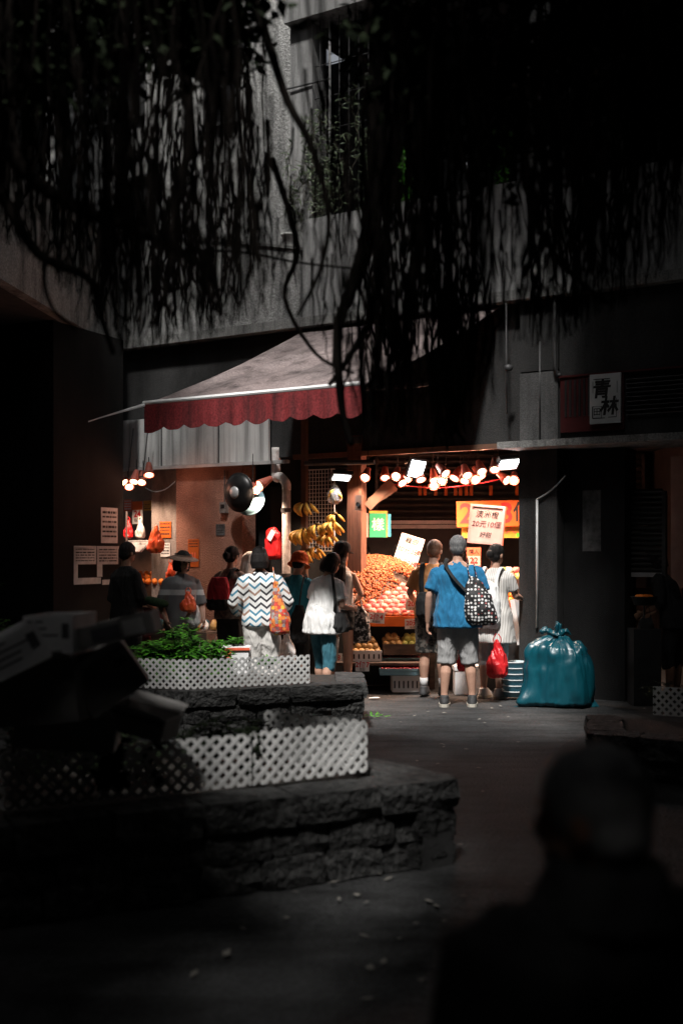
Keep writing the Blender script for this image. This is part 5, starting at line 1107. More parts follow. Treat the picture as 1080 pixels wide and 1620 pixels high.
hp = mb.build('longan_heap', M['longan'], None, True, label='tall heap of small brown longans under the white price board', cat='longans', kind='stuff')
mb = MB(); vs = []; fs = []; n = 24
for j in range(n + 1):
    for i in range(n + 1):
        x = 0.03 + 0.95 * i / n; y = 13.72 + 1.2 * j / n; vs.append((x, y, DZ0 + (y - DY0) * sl_ + max(0.002, heap(x, y) - 0.028)))
for j in range(n):
    for i in range(n): fs.append((j * (n + 1) + i, j * (n + 1) + i + 1, (j + 1) * (n + 1) + i + 1, (j + 1) * (n + 1) + i))
mb.add(vs, fs).build('heap_core', M['wood_dark'], hp, True)
mb = MB()
for k in range(60):
    x, y = rr2.uniform(0.2, 0.75), rr2.uniform(14.1, 14.7); z = DZ0 + (y - DY0) * sl_ + heap(x, y); d_ = V((rr2.uniform(-.5, .5), rr2.uniform(-.5, .2), 0.8)); mb.tube([V((x, y, z)), V((x, y, z)) + d_ * 0.06], [0.003, 0.0015], 4)
mb.build('twigs', M['wood'], hp, kind='stuff')
# peaches, in rows
PCH = MB(); PCH.ell((0, 0, 0), (0.044, 0.044, 0.041), 14, 10); PCH = PCH.mesh('peach', True)
for v in PCH.vertices:
    c = v.co; d_ = abs(c.x) / 0.044
    if c.y < 0.03: c *= 1 - 0.10 * max(0, 1 - d_ * 5)
PCH.materials.append(M['peach'])
PCH.transform(Matrix.Scale(1.1, 4))
NET = MB().lathe([(0.030, -0.034), (0.043, -0.024), (0.0475, -0.012), (0.0465, -0.004), (0.045, -0.003)], 14).mesh('foam_net', True); NET.materials.append(M['foam'])
for j in range(7):
    for i in range(9):
        x = 0.26 + i * 0.093 + (0.045 if j % 2 else 0) + R.uniform(-.006, .006); y = DY0 + 0.08 + j * 0.098
        if x > 1.05 or x < 0.26 + 0.085 * max(0, j - 1): continue
        z = DZ0 + (y - DY0) * sl_ + 0.044
        o = thing('peach', 'netted pink peach in the %s row from the front, %s from the left' % (ORD[j], ORD[i]), 'peach', (x, y, z), (R.uniform(-.3, .3), R.uniform(-.3, .3), R.uniform(-1, 1)), 'rows of peaches')
        link('fruit', PCH, None, o); link('foam_net', NET, None, o)
# lower crates
SPH = MB().ell((0, 0, 0), (1, 1, 0.92), 14, 9).mesh('fruit', True)
def fruitmesh(m): me = SPH.copy(); me.materials.clear(); me.materials.append(m); return me
FM = {k: fruitmesh(M[k]) for k in ('orange', 'persimmon', 'guava')}
def crate(name, label, c, size, m, rot=0.0, slots=True, cat='crate'):
    o = thing(name, label, cat, c, rot); w_, d_, h = size; t = 0.012
    MB().box((-w_ / 2, -d_ / 2, 0), (w_ / 2, d_ / 2, t)).build('bottom', m, o)
    for s in (-1, 1):
        MB().box((-w_ / 2, s * d_ / 2 - (t if s > 0 else 0), t), (w_ / 2, s * d_ / 2 + (0 if s > 0 else t), h)).build('side', m, o)
        MB().box((s * w_ / 2 - (t if s > 0 else 0), -d_ / 2 + t, t), (s * w_ / 2 + (0 if s > 0 else t), d_ / 2 - t, h)).build('end', m, o)
    MB().box((-w_ / 2 - 0.006, -d_ / 2 - 0.008, h - 0.02), (w_ / 2 + 0.006, -d_ / 2 - 0.001, h + 0.003)).build('rim', m, o)
    if slots:
        for k in range(6): MB().box((-w_ / 2 + w_ * (k + 0.3) / 6, -d_ / 2 - 0.002, h * 0.25), (-w_ / 2 + w_ * (k + 0.62) / 6, -d_ / 2 - 0.0004, h * 0.7)).build('slot', M['black'], o)
    return o
def fill(c, w_, d_, z, r_, key, name, label, group, rows=(4, 6), tiers=2, cat=None):
    for t in range(tiers):
        for j in range(rows[0] - t):
            for i in range(rows[1] - t):
                x = -w_ / 2 + w_ * (i + 0.5 + 0.5 * t) / rows[1]; y = -d_ / 2 + d_ * (j + 0.5 + 0.5 * t) / rows[0]
                q = link(name, FM[key], None, None, loc=(c[0] + x + R.uniform(-.008, .008), c[1] + y + R.uniform(-.008, .008), z + t * r_ * 1.35 + j * 0.012), rot=(R.uniform(-1, 1), R.uniform(-1, 1), R.uniform(-3, 3)), label=label, cat=cat or name, group=group); q.scale = (r_ * R.uniform(0.92, 1.06),) * 3
def px_w(px, Y): return (px - CX) / F_PX * Y
Yc = 13.52
x0, x1 = px_w(556, Yc), px_w(603, Yc)
crate('fruit_crate', 'white crate of brown pears with a red price tag on its front', ((x0 + x1) / 2, Yc + 0.1, 0.335), (x1 - x0, 0.34, 0.12), M['foam'], 0)
fill(((x0 + x1) / 2, Yc + 0.1), x1 - x0 - 0.04, 0.30, 0.44, 0.042, 'persimmon', 'pear', 'brown skinned pear in the white crate low on the display', 'brown pears low on the display', (4, 5), 3)
x0, x1 = px_w(606, Yc), px_w(664, Yc)
crate('fruit_crate', 'dark tray of green and brown fruit beside the pear crate', ((x0 + x1) / 2, Yc + 0.2, 0.40), (x1 - x0, 0.34, 0.12), M['wood_dark'], 0, False)
fill(((x0 + x1) / 2 - 0.1, Yc + 0.2), 0.2, 0.30, 0.52, 0.042, 'persimmon', 'pear', 'brown skinned pear at the left of the dark tray', 'brown pears in the dark tray', (4, 3), 2)
fill(((x0 + x1) / 2 + 0.11, Yc + 0.2), 0.2, 0.30, 0.52, 0.040, 'guava', 'guava', 'yellow green guava at the right of the dark tray', 'guavas in the dark tray', (4, 3), 2)
crate('berry_tray', 'long low tray of dark red berries below the guavas', (px_w(636, Yc), Yc - 0.08, 0.20), (0.52, 0.36, 0.07), M['bucket'], 0, False)
crate('berry_tray', 'second low tray of dark red berries further back', (px_w(640, Yc), Yc + 0.22, 0.30), (0.50, 0.22, 0.06), M['bucket'], 0, False)
mb = MB()
for k in range(420): c = V((px_w(636, Yc) + rr2.uniform(-.245, .245), Yc - 0.08 + rr2.uniform(-.165, .165), 0.262 + rr2.uniform(-.012, .012))); mb.add([c + q * 0.013 for q in iv], jf)
for k in range(250): c = V((px_w(640, Yc) + rr2.uniform(-.235, .235), Yc + 0.22 + rr2.uniform(-.095, .095), 0.355 + rr2.uniform(-.012, .012))); mb.add([c + q * 0.013 for q in iv], jf)
mb.build('berries', M['berry'], None, True, label='dark red berries heaped in the low trays', cat='berries', kind='stuff')
crate('milk_crate', 'white slotted plastic crate on the ground under the berry tray', (px_w(640, Yc), Yc, 0.0), (0.30, 0.28, 0.18), M['foam'], 0.05)
def pcard(px0, py0, px1, py1, Y, s1, s2, label, yaw=-6, roll=4):
    o, W, H = board('price_card', label, px0, py0, px1, py1, Y, M['white'], 0.003, tilt=-8, yaw=yaw, roll=roll, cat='price card')
    text('lettering', s1, H * 0.62, M['ink_red'], o, (0, -0.002, H * 0.06), bold=0.02); text('lettering', s2, H * 0.26, M['ink'], o, (0, -0.002, -H * 0.36))
pcard(582, 969, 608, 986, 13.45, '2個4', '美國桃', 'white price card with a red 4 on the front rail'); pcard(641, 948, 667, 966, 13.42, '20.3', '水蜜桃', 'white price card reading 20.3 at the end of the peach rows')
pcard(640, 979, 664, 995, 13.4, '20元', '每磅', 'white price card reading 20 hanging under the peaches', roll=-2); pcard(562, 1044, 584, 1062, 13.25, '2個7', '雪梨', 'white price card with a red 7 on the pear crate', roll=0); pcard(525, 1033, 541, 1050, 13.6, '28', '提子', 'white price card reading 28 half hidden by the bandaged leg')
# goods on the right, by the pillar
o = thing('orange_stand', 'short timber stand of oranges and packed vegetables by the right pillar', 'display stand', (px_w(800, 13.6), 13.75, 0)); MB().box((-0.65, -0.2, 0.86), (0.32, 0.9, 0.90)).build('top', M['wood_dark'], o); MB().box((-0.65, -0.18, 0.0), (0.32, -0.15, 0.855)).build('front_panel', M['black'], o); MB().box((-0.65, 0.45, 0.903), (0.32, 0.9, 1.24)).build('riser', M['wood_dark'], o)
fill((px_w(806, 13.6) - 0.03, 13.72), 0.42, 0.32, 0.945, 0.045, 'orange', 'orange', 'bright orange fruit heaped on the stand beside the right pillar', 'oranges by the pillar', (4, 5), 4)
mb_l = [MB() for _ in range(3)]
for k in range(9):
    x = px_w(796, 14.3) + (k % 5) * 0.085 - 0.08; y = 14.3 + 0.16 * (k // 5); z = 1.26 + 0.07 * (k // 5)
    o = thing('vegetable_pack', 'film-wrapped pack of mixed vegetables above the oranges', 'vegetables', (x, y, z), R.uniform(-.4, .4), 'wrapped vegetable packs above the oranges')
    sack(o, [(0, 0, -0.03, 0.04, 0.06), (0, 0, 0.01, 0.055, 0.08), (0, 0, 0.05, 0.035, 0.05)], (M['guava'], M['bag_film'], M['peach'])[k % 3], 'wrapped_body', amp=0.008, fx=30, fz=30, vox=0.012)
o = thing('leaning_foam_sheet', 'white polystyrene lid leaning at the foot of the right pillar', 'foam sheet', at(822, 1020, 13.1), (0, radians(-10), FA)); MB().box((-0.02, 0, 0), (0.02, 0.5, 0.50)).build('panel', M['foam'], o); MB().box((-0.035, 0, 0.47), (-0.021, 0.5, 0.50)).build('rim', M['foam'], o); MB().box((-0.035, 0, 0), (-0.021, 0.03, 0.469)).build('rim', M['foam'], o)
o = thing('green_bunch', 'bright leafy greens hanging behind the man in orange', 'vegetables', at(648, 876, 14.9)); mb = MB()
for k in range(60): a_ = rr2.uniform(0, 2 * pi); c = V((cos(a_) * rr2.uniform(0, .10), rr2.uniform(-.05, .05), rr2.uniform(-.10, .08))); q = Matrix.Rotation(rr2.uniform(-2, 2), 3, 'X') @ Matrix.Rotation(rr2.uniform(-2, 2), 3, 'Y'); mb.add([c + q @ V(p_) for p_ in ((0, -.035, 0), (.018, 0, .006), (0, .035, 0), (-.018, 0, .006))], [(0, 1, 2, 3)])
mb.build('leaves', mat('lettuce', (0.15, 0.5, 0.05), (0.3, 0.65, 0.12)), o)
o = thing('foam_carton', 'white polystyrene carton under the shoppers by the orange stand', 'box', (px_w(742, 13.2), 13.3, 0)); MB().box((-0.16, -0.15, 0), (0.16, 0.15, 0.26)).build('tub', M['foam'], o); MB().box((-0.17, -0.16, 0.263), (0.17, 0.16, 0.31)).build('lid', M['foam'], o)
# basins stacked by the teal sack
def stack(px, Y, n, r_, label, dz):
    for k in range(n):
        o = thing('plastic_basin', label[k] if isinstance(label, list) else label, 'basin', (px_w(px, Y), Y, 0.03 + k * dz), R.uniform(0, 3), 'stacked pale blue basins')
        MB().lathe([(r_ * 0.82, 0), (r_ * 0.84, 0.0), (r_ * 0.97, dz * 0.9), (r_ * 1.06, dz * 0.92), (r_ * 1.06, dz), (r_ * 0.95, dz), (r_ * 0.80, 0.012), (0.001, 0.01)], 24).build('wall', M['bucket'], o, True)
        MB().lathe([(r_ * 1.065, dz * 0.86), (r_ * 1.08, dz * 0.93), (r_ * 1.06, dz * 1.01)], 24).build('rim', M['white'], o, True)
stack(813, 12.75, 6, 0.128, [ORD[k] + ' pale blue basin from the ground in the tall stack' for k in range(6)], 0.062); stack(836, 12.95, 5, 0.10, [ORD[k] + ' pale blue basin from the ground in the lower stack by the sack' for k in range(5)], 0.055)
# teal rubbish sack
p = at(880, HY, 12.25)
o = thing('rubbish_sack', 'big shiny teal plastic sack tied at the top beside the pillar', 'sack', (p.x, 12.25, 0), radians(-18))
mb = MB(); vs = []; fs = []; seg = 120; prof = [(0.0, 0.31), (0.03, 0.355), (0.12, 0.35), (0.28, 0.325), (0.42, 0.30), (0.54, 0.275), (0.61, 0.245), (0.66, 0.175), (0.69, 0.105), (0.71, 0.06), (0.73, 0.045), (0.75, 0.04)]
prof2 = []
for (a_, b_) in zip(prof, prof[1:]):
    for k in range(4): t = k / 4; prof2.append((a_[0] + (b_[0] - a_[0]) * t, a_[1] + (b_[1] - a_[1]) * t))
prof2.append(prof[-1])
for (z, r_) in prof2:
    for k in range(seg):
        th = 2 * pi * k / seg; c, s = cos(th), sin(th); sq = (abs(c) ** 3.2 + abs(s) ** 3.2) ** (-1 / 3.2) if z < 0.5 else (1 + ((abs(c) ** 3.2 + abs(s) ** 3.2) ** (-1 / 3.2) - 1) * max(0, min(1, (0.70 - z) / 0.12)))
        pl = noise.noise(V((c * 3.2, s * 3.2, z * 0.9))) ; rid = 1 - 2 * abs(noise.noise(V((c * 5.5 + 4, s * 5.5, z * 1.3)))); fine = 1 - 2 * abs(noise.noise(V((c * 11, s * 11, z * 2))))
        kf = min(1, 0.35 + z / 0.6) if z < 0.68 else 1.6
        r2 = r_ * sq * (1 + (0.07 * pl + (0.05 + 0.12 * min(1, max(0, z - 0.25) / 0.4)) * rid + 0.04 * fine) * kf) + (0.05 * max(0, 1 - z / 0.2) * max(0, noise.noise(V((c * 2, s * 2, 5)))) * 4)
        vs.append((c * r2 * 1.02 + 0.02 * z, s * r2 * 0.78, max(0.0, z + 0.012 * fine + (0.03 * rid if z > 0.74 else 0))))
n = len(prof2)
for i in range(n - 1):
    for k in range(seg): k2 = (k + 1) % seg; fs.append((i * seg + k, i * seg + k2, (i + 1) * seg + k2, (i + 1) * seg + k))
fs.append(list(range(seg))[::-1])
q = mb.add(vs, fs).build('bag_body', M['teal_plastic'], o, True); crumple(q.data, 0.07, 4.2, 2.0); crumple(q.data, 0.016, 11, 5.0)
for v in q.data.vertices: v.co.z = max(0.0, v.co.z - 0.05 * max(0, v.co.z - 0.3) * (1 + v.co.x * 2.2))
mb = MB()
for pts, rs in (([(0, 0, 0.69), (-0.03, 0, 0.75), (-0.11, -0.02, 0.80), (-0.15, -0.03, 0.77)], [0.04, 0.055, 0.05, 0.02]), ([(0, 0, 0.69), (0.03, 0, 0.76), (0.10, 0.0, 0.79), (0.15, 0.02, 0.74)], [0.04, 0.055, 0.05, 0.018]), ([(0, 0, 0.69), (0.0, -0.01, 0.78), (0.03, -0.02, 0.86), (-0.01, 0, 0.88)], [0.04, 0.06, 0.05, 0.02]), ([(0, 0, 0.70), (-0.02, -0.05, 0.76), (0.03, -0.09, 0.74)], [0.03, 0.045, 0.015])): mb.tube(pts, rs, 10, 0.7)
q = link('gathered_top', crumple(crumple(remesh(mb, 0.008, 2), 0.05, 11, 1.0), 0.015, 26, 3.0), M['teal_plastic'], o); q.location = (0, 0, -0.03)
MB().lathe([(0.055, 0.675), (0.064, 0.686), (0.055, 0.70)], 20).build('tie', M['black'], o, True)
mb = MB(); mb.add([(-0.28, -0.22, 0.004), (-0.40, -0.30, 0.003), (-0.33, -0.20, 0.012), (-0.30, -0.12, 0.06)], [(0, 1, 2), (0, 2, 3)]); mb.add([(0.28, -0.12, 0.004), (0.43, -0.02, 0.003), (0.38, 0.02, 0.06), (0.30, 0.06, 0.16)], [(0, 1, 2), (0, 2, 3)]); mb.build('loose_corner', M['teal_plastic'], o)
# polystyrene box by the planter
c = at(372, 1040, 12.0); o = thing('foam_box', 'white polystyrene box with red tape corners behind the back planter', 'box', (c.x, 12.0, 0.28), radians(6))
MB().box((-0.13, -0.14, 0.0), (0.13, 0.14, 0.30)).build('tub', M['foam'], o); MB().box((-0.14, -0.15, 0.303), (0.14, 0.15, 0.34)).build('lid', M['foam'], o)
for q in (((-0.142, -0.156, 0.31), (0.142, -0.1505, 0.335)), ((-0.10, -0.146, 0.16), (-0.04, -0.1405, 0.30))): MB().box(*q).build('red_tape', M['red_card'], o)
o = thing('crate_stool', 'dark stool carrying the white polystyrene box', 'stool', (c.x, 12.0, 0)); MB().box((-0.14, -0.14, 0.24), (0.14, 0.14, 0.275)).build('seat', M['wood_dark'], o)
for sx in (-0.12, 0.12):
    for sy in (-0.12, 0.12): MB().box((sx - 0.014, sy - 0.014, 0), (sx + 0.014, sy + 0.014, 0.237)).build('leg', M['red_cloth'], o)
plastic_bag('crumpled milky bag behind the white trousers', at(453, 1050, 12.75), 0.34, 0.10, M['bag_film'])
c = at(390, 1045, 12.15); MB().tube(smoothp([(c.x - 0.03, 12.15, 0), (c.x, 12.15, 0.3), (c.x + 0.01, 12.16, 0.62)]), [0.05, 0.047, 0.045, 0.043, 0.042, 0.042, 0.042, 0.041, 0.04], 12).build('wrapped_roll', M['bag_film'], None, True, label='mottled wrapped roll standing left of the pale trousers', cat='roll')
# left shop goods
o = fthing('produce_shelf', 'lit produce shelf of the left shop behind the column', 'display stand', -3.0, 0.3, 0); MB().box((-0.6, -0.2, 0.82), (0.75, 0.6, 0.86)).build('top', M['wood_dark'], o); MB().box((-0.6, 0.2, 0.863), (0.75, 0.6, 1.12)).build('riser', M['wood_dark'], o); MB().box((-0.6, -0.18, 0), (0.75, -0.15, 0.815)).build('front_panel', M['red_frame'], o)
for j in range(3):
    for i in range(9):
        q = fl(-3.45 + i * 0.12, 0.35 + j * 0.11, 1.16 + j * 0.05); q = link('orange', FM['orange'], None, None, loc=q, rot=(R.random(), R.random(), 0), label='orange on the upper shelf of the left shop', cat='orange', group='oranges of the left shop'); q.scale = (0.046,) * 3
for i in range(8): 
    q = fl(-3.4 + i * 0.13, 0.2, 0.90); o = thing('peach', 'foam-netted peach on the lower shelf of the left shop', 'peach', q, R.uniform(0, 3), 'peaches of the left shop'); link('fruit', PCH, None, o); link('foam_net', NET, None, o)
a = fpx(246, 874, -0.2); o = fthing('red_bag', 'orange red plastic bag hanging at the white plaster wall', 'bag', a.x, -0.2, a.z)
sack(o, [(0, 0, 0, 0.08, 0.06), (0, 0, 0.04, 0.125, 0.08), (0.01, 0, 0.14, 0.115, 0.07), (0.01, 0, 0.24, 0.07, 0.04), (0.02, 0, 0.36, 0.015, 0.015)], M['orange_plastic'], amp=0.016, fx=22)
a = fpx(214, 862, 0.3); o = thing('foam_tray', 'tilted white tray board above the left shop oranges', 'tray', fl(a.x, 0.3, a.z - 0.03), (radians(-55), 0, FA)); MB().box((-0.20, -0.01, -0.12), (0.20, 0.01, 0.12)).build('panel', M['foam'], o); MB().box((-0.20, -0.03, 0.10), (0.20, -0.0105, 0.12)).build('rim', M['foam'], o); printed(o, 0.18, 0.18, 3, y=-0.0125)
a, b = fpx(210, 829, 0.5), fpx(226, 793, 0.5); o = fthing('price_card', 'hanging white and orange price sheet reading 24 in the left shop', 'price card', a.x, 0.5, a.z); W, H = b.x - a.x, b.z - a.z; MB().box((0, -0.005, 0), (W, 0, H)).build('sheet', M['white'], o); MB().box((-0.001, -0.008, H * 0.62), (W + 0.001, -0.0055, H)).build('orange_field', M['orange_card'], o); text('lettering', '24', 0.13, M['ink_red'], o, (W / 2, -0.007, H * 0.43), bold=0.03); text('lettering', '每磅', 0.06, M['ink'], o, (W / 2, -0.007, H * 0.15))
for k, (px, py, w_, h, m_, lab) in enumerate(((262, 838, 18, 26, 'orange_card', 'orange sale poster on the old plaster wall above the hanging bag'), (262, 870, 15, 22, 'paper', 'white hand-written sheet on the old plaster wall'), (203, 800, 12, 20, 'red_card', 'small red sale card in the left shop beside the column'), (234, 800, 12, 16, 'yellow_card', 'small yellow card left of the old plaster wall'), (349, 838, 14, 18, 'paper_grey', 'grey meter notice high on the red stucco wall'))):
    yy = 0.34 if px > 240 and px < 280 else (-0.003 if px > 300 else 0.9); a = fpx(px - w_ / 2, py + h / 2, yy); b = fpx(px + w_ / 2, py - h / 2, yy)
    o = fthing('poster', lab, 'poster', a.x, yy, a.z, rot=0); W, H = b.x - a.x, b.z - a.z; MB().box((0, -0.006, 0), (W, 0, H)).build('sheet', M[m_], o); printed(o, W, H, 4, M['ink'] if k != 2 else M['white'], -0.0075, 11 + k)
for k, (px, py, m_, lab) in enumerate(((222, 838, 'bag_film', 'pale film bag hanging under the left lamps'), (203, 838, 'red_plastic', 'dark red bag hanging beside the column under the left lamps'), (270, 905, 'orange_plastic', 'orange mesh bag of fruit low on the old plaster wall'))):
    c = fpx(px, py, 0.1); plastic_bag(lab, fl(c.x, 0.1, c.z - 0.12), 0.26, 0.07, M[m_])
for k, (px, z, m_, lab) in enumerate(((231, 0.0, 'foam', 'white foam box on the ground before the left shop'), (233, 0.24, 'red_frame', 'dark red crate on the foam box of the left shop'), (262, 0.0, 'carton', 'grey carton on the ground at the old plaster wall'))):
    q = fpx(px, HY, -0.25); crate('stock_crate', lab, fl(q.x, -0.25, z), (0.30, 0.26, 0.23), M[m_], FA, False)
o = fthing('meter_box', 'small grey meter box with a cable on the red stucco wall', 'meter box', fpx(352, 812, 0).x, -0.001, fpx(352, 812, 0).z); MB().box((0, -0.06, 0), (0.10, 0, 0.14)).build('housing', M['plaster_old'], o); MB().tube([(0.05, -0.02, 0.14), (0.05, -0.02, 0.55)], 0.008, 6).build('cable', M['steel'], o); MB().box((0.02, -0.064, 0.06), (0.08, -0.0605, 0.11)).build('dial', M['glass_dark'], o)
# goods by the stucco wall
o = fthing('produce_crate', 'low crate of blue trays and small produce by the stucco wall', 'crate', fpx(325).x, -0.45, 0); MB().box((-0.35, -0.2, 0.55), (0.55, 0.2, 0.58)).build('shelf', M['wood_dark'], o); MB().box((-0.35, -0.2, 0.30), (0.55, -0.17, 0.545)).build('front_panel', M['wood_dark'], o)
for sx in (-0.33, 0.5): MB().box((sx, -0.15, 0), (sx + 0.04, 0.15, 0.297)).build('leg', M['wood_dark'], o)
for k in range(14):
    q = fl(fpx(325).x - 0.28 + (k % 7) * 0.12, -0.55 + 0.18 * (k // 7), 0.62); o2 = thing('produce_pack', 'small produce pack in the low crate by the stucco wall', 'produce', q, R.uniform(0, 3), 'packs in the low crate by the stucco wall')
    sack(o2, [(0, 0, -0.035, 0.035, 0.03), (0, 0, 0.02, 0.055, 0.045), (0.01, 0, 0.07, 0.04, 0.03), (0, 0, 0.10, 0.012, 0.01)], (M['teal_plastic'], M['persimmon'], M['bag_film'], M['wood'])[k % 4], 'wrapped_body', amp=0.01, fx=30, fz=20, vox=0.012)

# ------------------------------------------------------------------ right wall: red panel, white sign, louvre, pipes
a, b = fpx(887, 685, -0.04), fpx(987, 590, -0.04)
o = fthing('red_wall_panel', 'dark red timber panel with slots above the right canopy', 'panel', a.x, -0.06, a.z); W, H = b.x - a.x, b.z - a.z
MB().box((0, 0, 0), (W, 0.035, H)).build('backing', M['red_frame'], o); MB().box((-0.02, -0.02, H), (W + 0.9, 0.03, H + 0.02)).build('head_rail', M['red_frame'], o)
for k in range(6): MB().box((0.05 + k * 0.052, -0.012, H * 0.28), (0.074 + k * 0.052, -0.001, H * 0.95)).build('slat', M['black'], o)
a2, b2 = fpx(932, 671, -0.12), fpx(981, 589, -0.12); o = fthing('wall_sign', 'white sign board with black brush characters 青林', 'sign', a2.x, -0.12, a2.z); W2, H2 = b2.x - a2.x, b2.z - a2.z
MB().box((0, 0, 0), (W2, 0.035, H2)).build('board', mat('sign_white', (0.42, 0.44, 0.44), (0.5, 0.52, 0.52), sc=5, rough=0.4), o)
text('lettering', '青', 0.20, M['ink'], o, (W2 * 0.37, -0.002, H2 * 0.67), bold=0.03, shear=0.12); text('lettering', '林', 0.20, M['ink'], o, (W2 * 0.62, -0.002, H2 * 0.32), bold=0.03, shear=0.12); text('lettering', '田', 0.085, M['ink'], o, (W2 * 0.24, -0.002, H2 * 0.23), bold=0.01)
mb = MB()
for (u0, v0, u1, v1) in ((.12, .89, .66, .905), (.10, .62, .115, .86), (.88, .60, .895, .84), (.86, .12, .875, .50), (.60, .11, .86, .125), (.10, .10, .5, .115), (.10, .12, .112, .36)): mb.box((W2 * u0, -0.003, H2 * v0), (W2 * u1, -0.0005, H2 * v1))
mb.build('brush_border', M['ink'], o, kind='stuff')
MB().tube([(W2 * 0.24 - 0.05, -0.002, H2 * 0.23 - 0.06), (W2 * 0.24 + 0.05, -0.002, H2 * 0.23 - 0.06), (W2 * 0.24 + 0.05, -0.002, H2 * 0.23 + 0.06), (W2 * 0.24 - 0.05, -0.002, H2 * 0.23 + 0.06), (W2 * 0.24 - 0.05, -0.002, H2 * 0.23 - 0.06)], 0.004, 4).build('seal_frame', M['ink'], o)
a3, b3 = fpx(991, 662, -0.04), fpx(1100, 590, -0.04); o = fthing('wall_louvre', 'dark louvred vent panel right of the white character sign', 'louvre', a3.x, -0.05, a3.z)
for k in range(9): MB().obox(((b3.x - a3.x) / 2, 0, 0.02 + k * (b3.z - a3.z) / 9), (b3.x - a3.x, 0.05, 0.006), Matrix.Rotation(-0.6, 3, 'X')).build('louvre_blade', M['steel'], o)
def pipe(label, pts, r_, m=None, name='wall_pipe'): return MB().tube(smoothp(pts, 3) if len(pts) > 2 else pts, r_, 8).build(name, m or M['steel'], None, True, label=label, cat='pipe')
q1, q2 = fpx(877, 440, -0.1), fpx(877, 580, -0.1); pipe('dark pipe running down the wall above the red panel corner', [fl(q1.x, -0.10, q1.z), fl(q2.x, -0.10, q2.z), fl(q2.x + 0.05, -0.06, q2.z - 0.08)], 0.02)
q1, q2 = fpx(852, 540, -0.1), fpx(852, 700, -0.1); pipe('thin grey conduit on the pillar panel above the canopy', [fl(q1.x, -0.08, q1.z), fl(q2.x, -0.08, q2.z)], 0.010)
q1, q2 = fpx(800, 480, -0.3), fpx(801, 655, -0.3); pipe('thin hanging rod with knotted cord left of the pillar', [fl(q1.x, -0.3, q1.z), fl(q2.x, -0.3, q2.z)], 0.010)
MB().ell(fl(q2.x + 0.02, -0.3, (q1.z + q2.z) / 2 - 0.1), (0.05, 0.03, 0.04), 8, 6).build('cord_knot', M['steel'], None, True, label='knot of cord on the hanging rod left of the pillar', cat='cord')
q1, q2 = fpx(848, 790, -0.12), fpx(848, 990, -0.12); pipe('grey conduit running down the front of the right pillar to the sack', [fl(q1.x, -0.105, q1.z), fl(q2.x, -0.105, q2.z - 0.02)], 0.014, M['steel_light'])
q3 = fpx(894, 752, -0.12); pipe('pale cable slanting up from the pillar conduit', [fl(q1.x, -0.11, q1.z), fl((q1.x + q3.x) / 2, -0.11, (q1.z + q3.z) / 2 - 0.03), fl(q3.x, -0.11, q3.z)], 0.009, M['steel_light'], 'wall_cable')
c = at(1018, 948, 12.35); o = thing('fruit_basket', 'dark round basket of oranges near the half lowered shutter', 'basket', c); MB().lathe([(0.001, -0.06), (0.10, -0.06), (0.13, 0.02), (0.14, 0.025), (0.135, 0.03), (0.10, -0.05)], 20).build('bowl', M['black'], o, True); MB().tube([(0, 0, -0.3), (0, 0, -0.06)], 0.01, 6).build('stem', M['black'], o); MB().box((-0.14, -0.14, -c.z), (0.14, 0.14, -0.3)).build('pedestal', M['black'], o)
for k in range(6): a_ = k * 1.05; q = link('orange', FM['orange'], None, None, loc=c + V((0.06 * cos(a_), 0.06 * sin(a_), 0.015)), label='orange in the dark basket near the half lowered shutter', cat='orange', group='oranges in the basket'); q.scale = (0.04,) * 3
c = at(1021, 990, 12.3); o = thing('handbag', 'black handbag of the shopper at the right edge', 'bag', c); sack(o, [(0, 0, -0.08, 0.08, 0.03), (0, 0, 0, 0.085, 0.035), (0, 0, 0.08, 0.06, 0.02)], M['black_cloth']); strap(o, smoothp([(-0.04, 0, 0.07), (0.02, 0, 0.2), (0.05, 0, 0.07)]), M['black_cloth'], 0.008)
# ------------------------------------------------------------------ cartons dumped on the near planter
def carton(label, c, size, rot, m, stickers=(), lines=True, flaps=True):
    o = thing('cardboard_carton', label, 'carton', c, rot); w_, d_, h = size; t = 0.005
    MB().box((-w_ / 2, -d_ / 2, -h / 2), (w_ / 2, d_ / 2, -h / 2 + t)).build('base_panel', m, o)
    for s in (-1, 1):
        MB().box((-w_ / 2, min(s * d_ / 2, s * (d_ / 2 - t)), -h / 2 + t), (w_ / 2, max(s * d_ / 2, s * (d_ / 2 - t)), h / 2)).build('side_panel', m, o)
        MB().box((min(s * w_ / 2, s * (w_ / 2 - t)), -d_ / 2 + t, -h / 2 + t), (max(s * w_ / 2, s * (w_ / 2 - t)), d_ / 2 - t, h / 2)).build('end_panel', m, o)
        if flaps: MB().obox((0, s * (d_ / 2 + 0.04), h / 2 + 0.012), (w_ * 0.96, 0.10, t), Matrix.Rotation(s * 0.35, 3, 'X')).build('flap', m, o)
    for (x0, z0, x1, z1, mm) in stickers: MB().box((x0 * w_, -d_ / 2 - 0.002, z0 * h), (x1 * w_, -d_ / 2 - 0.0004, z1 * h)).build('sticker', mm, o)
    if lines:
        mb = MB(); r_ = random.Random(int(w_ * 1000))
        for k in range(4): z = h * (0.32 - 0.18 * k); mb.box((-w_ * 0.42, -d_ / 2 - 0.0018, z), (-w_ * 0.42 + w_ * r_.uniform(0.3, 0.75), -d_ / 2 - 0.0003, z + h * 0.05))
        mb.box((w_ * 0.28, -d_ / 2 - 0.0018, -h * 0.1), (w_ * 0.42, -d_ / 2 - 0.0003, h * 0.3)); mb.build('printing', M['carton_print'], o, kind='stuff')
    return o
Yb = 4.9
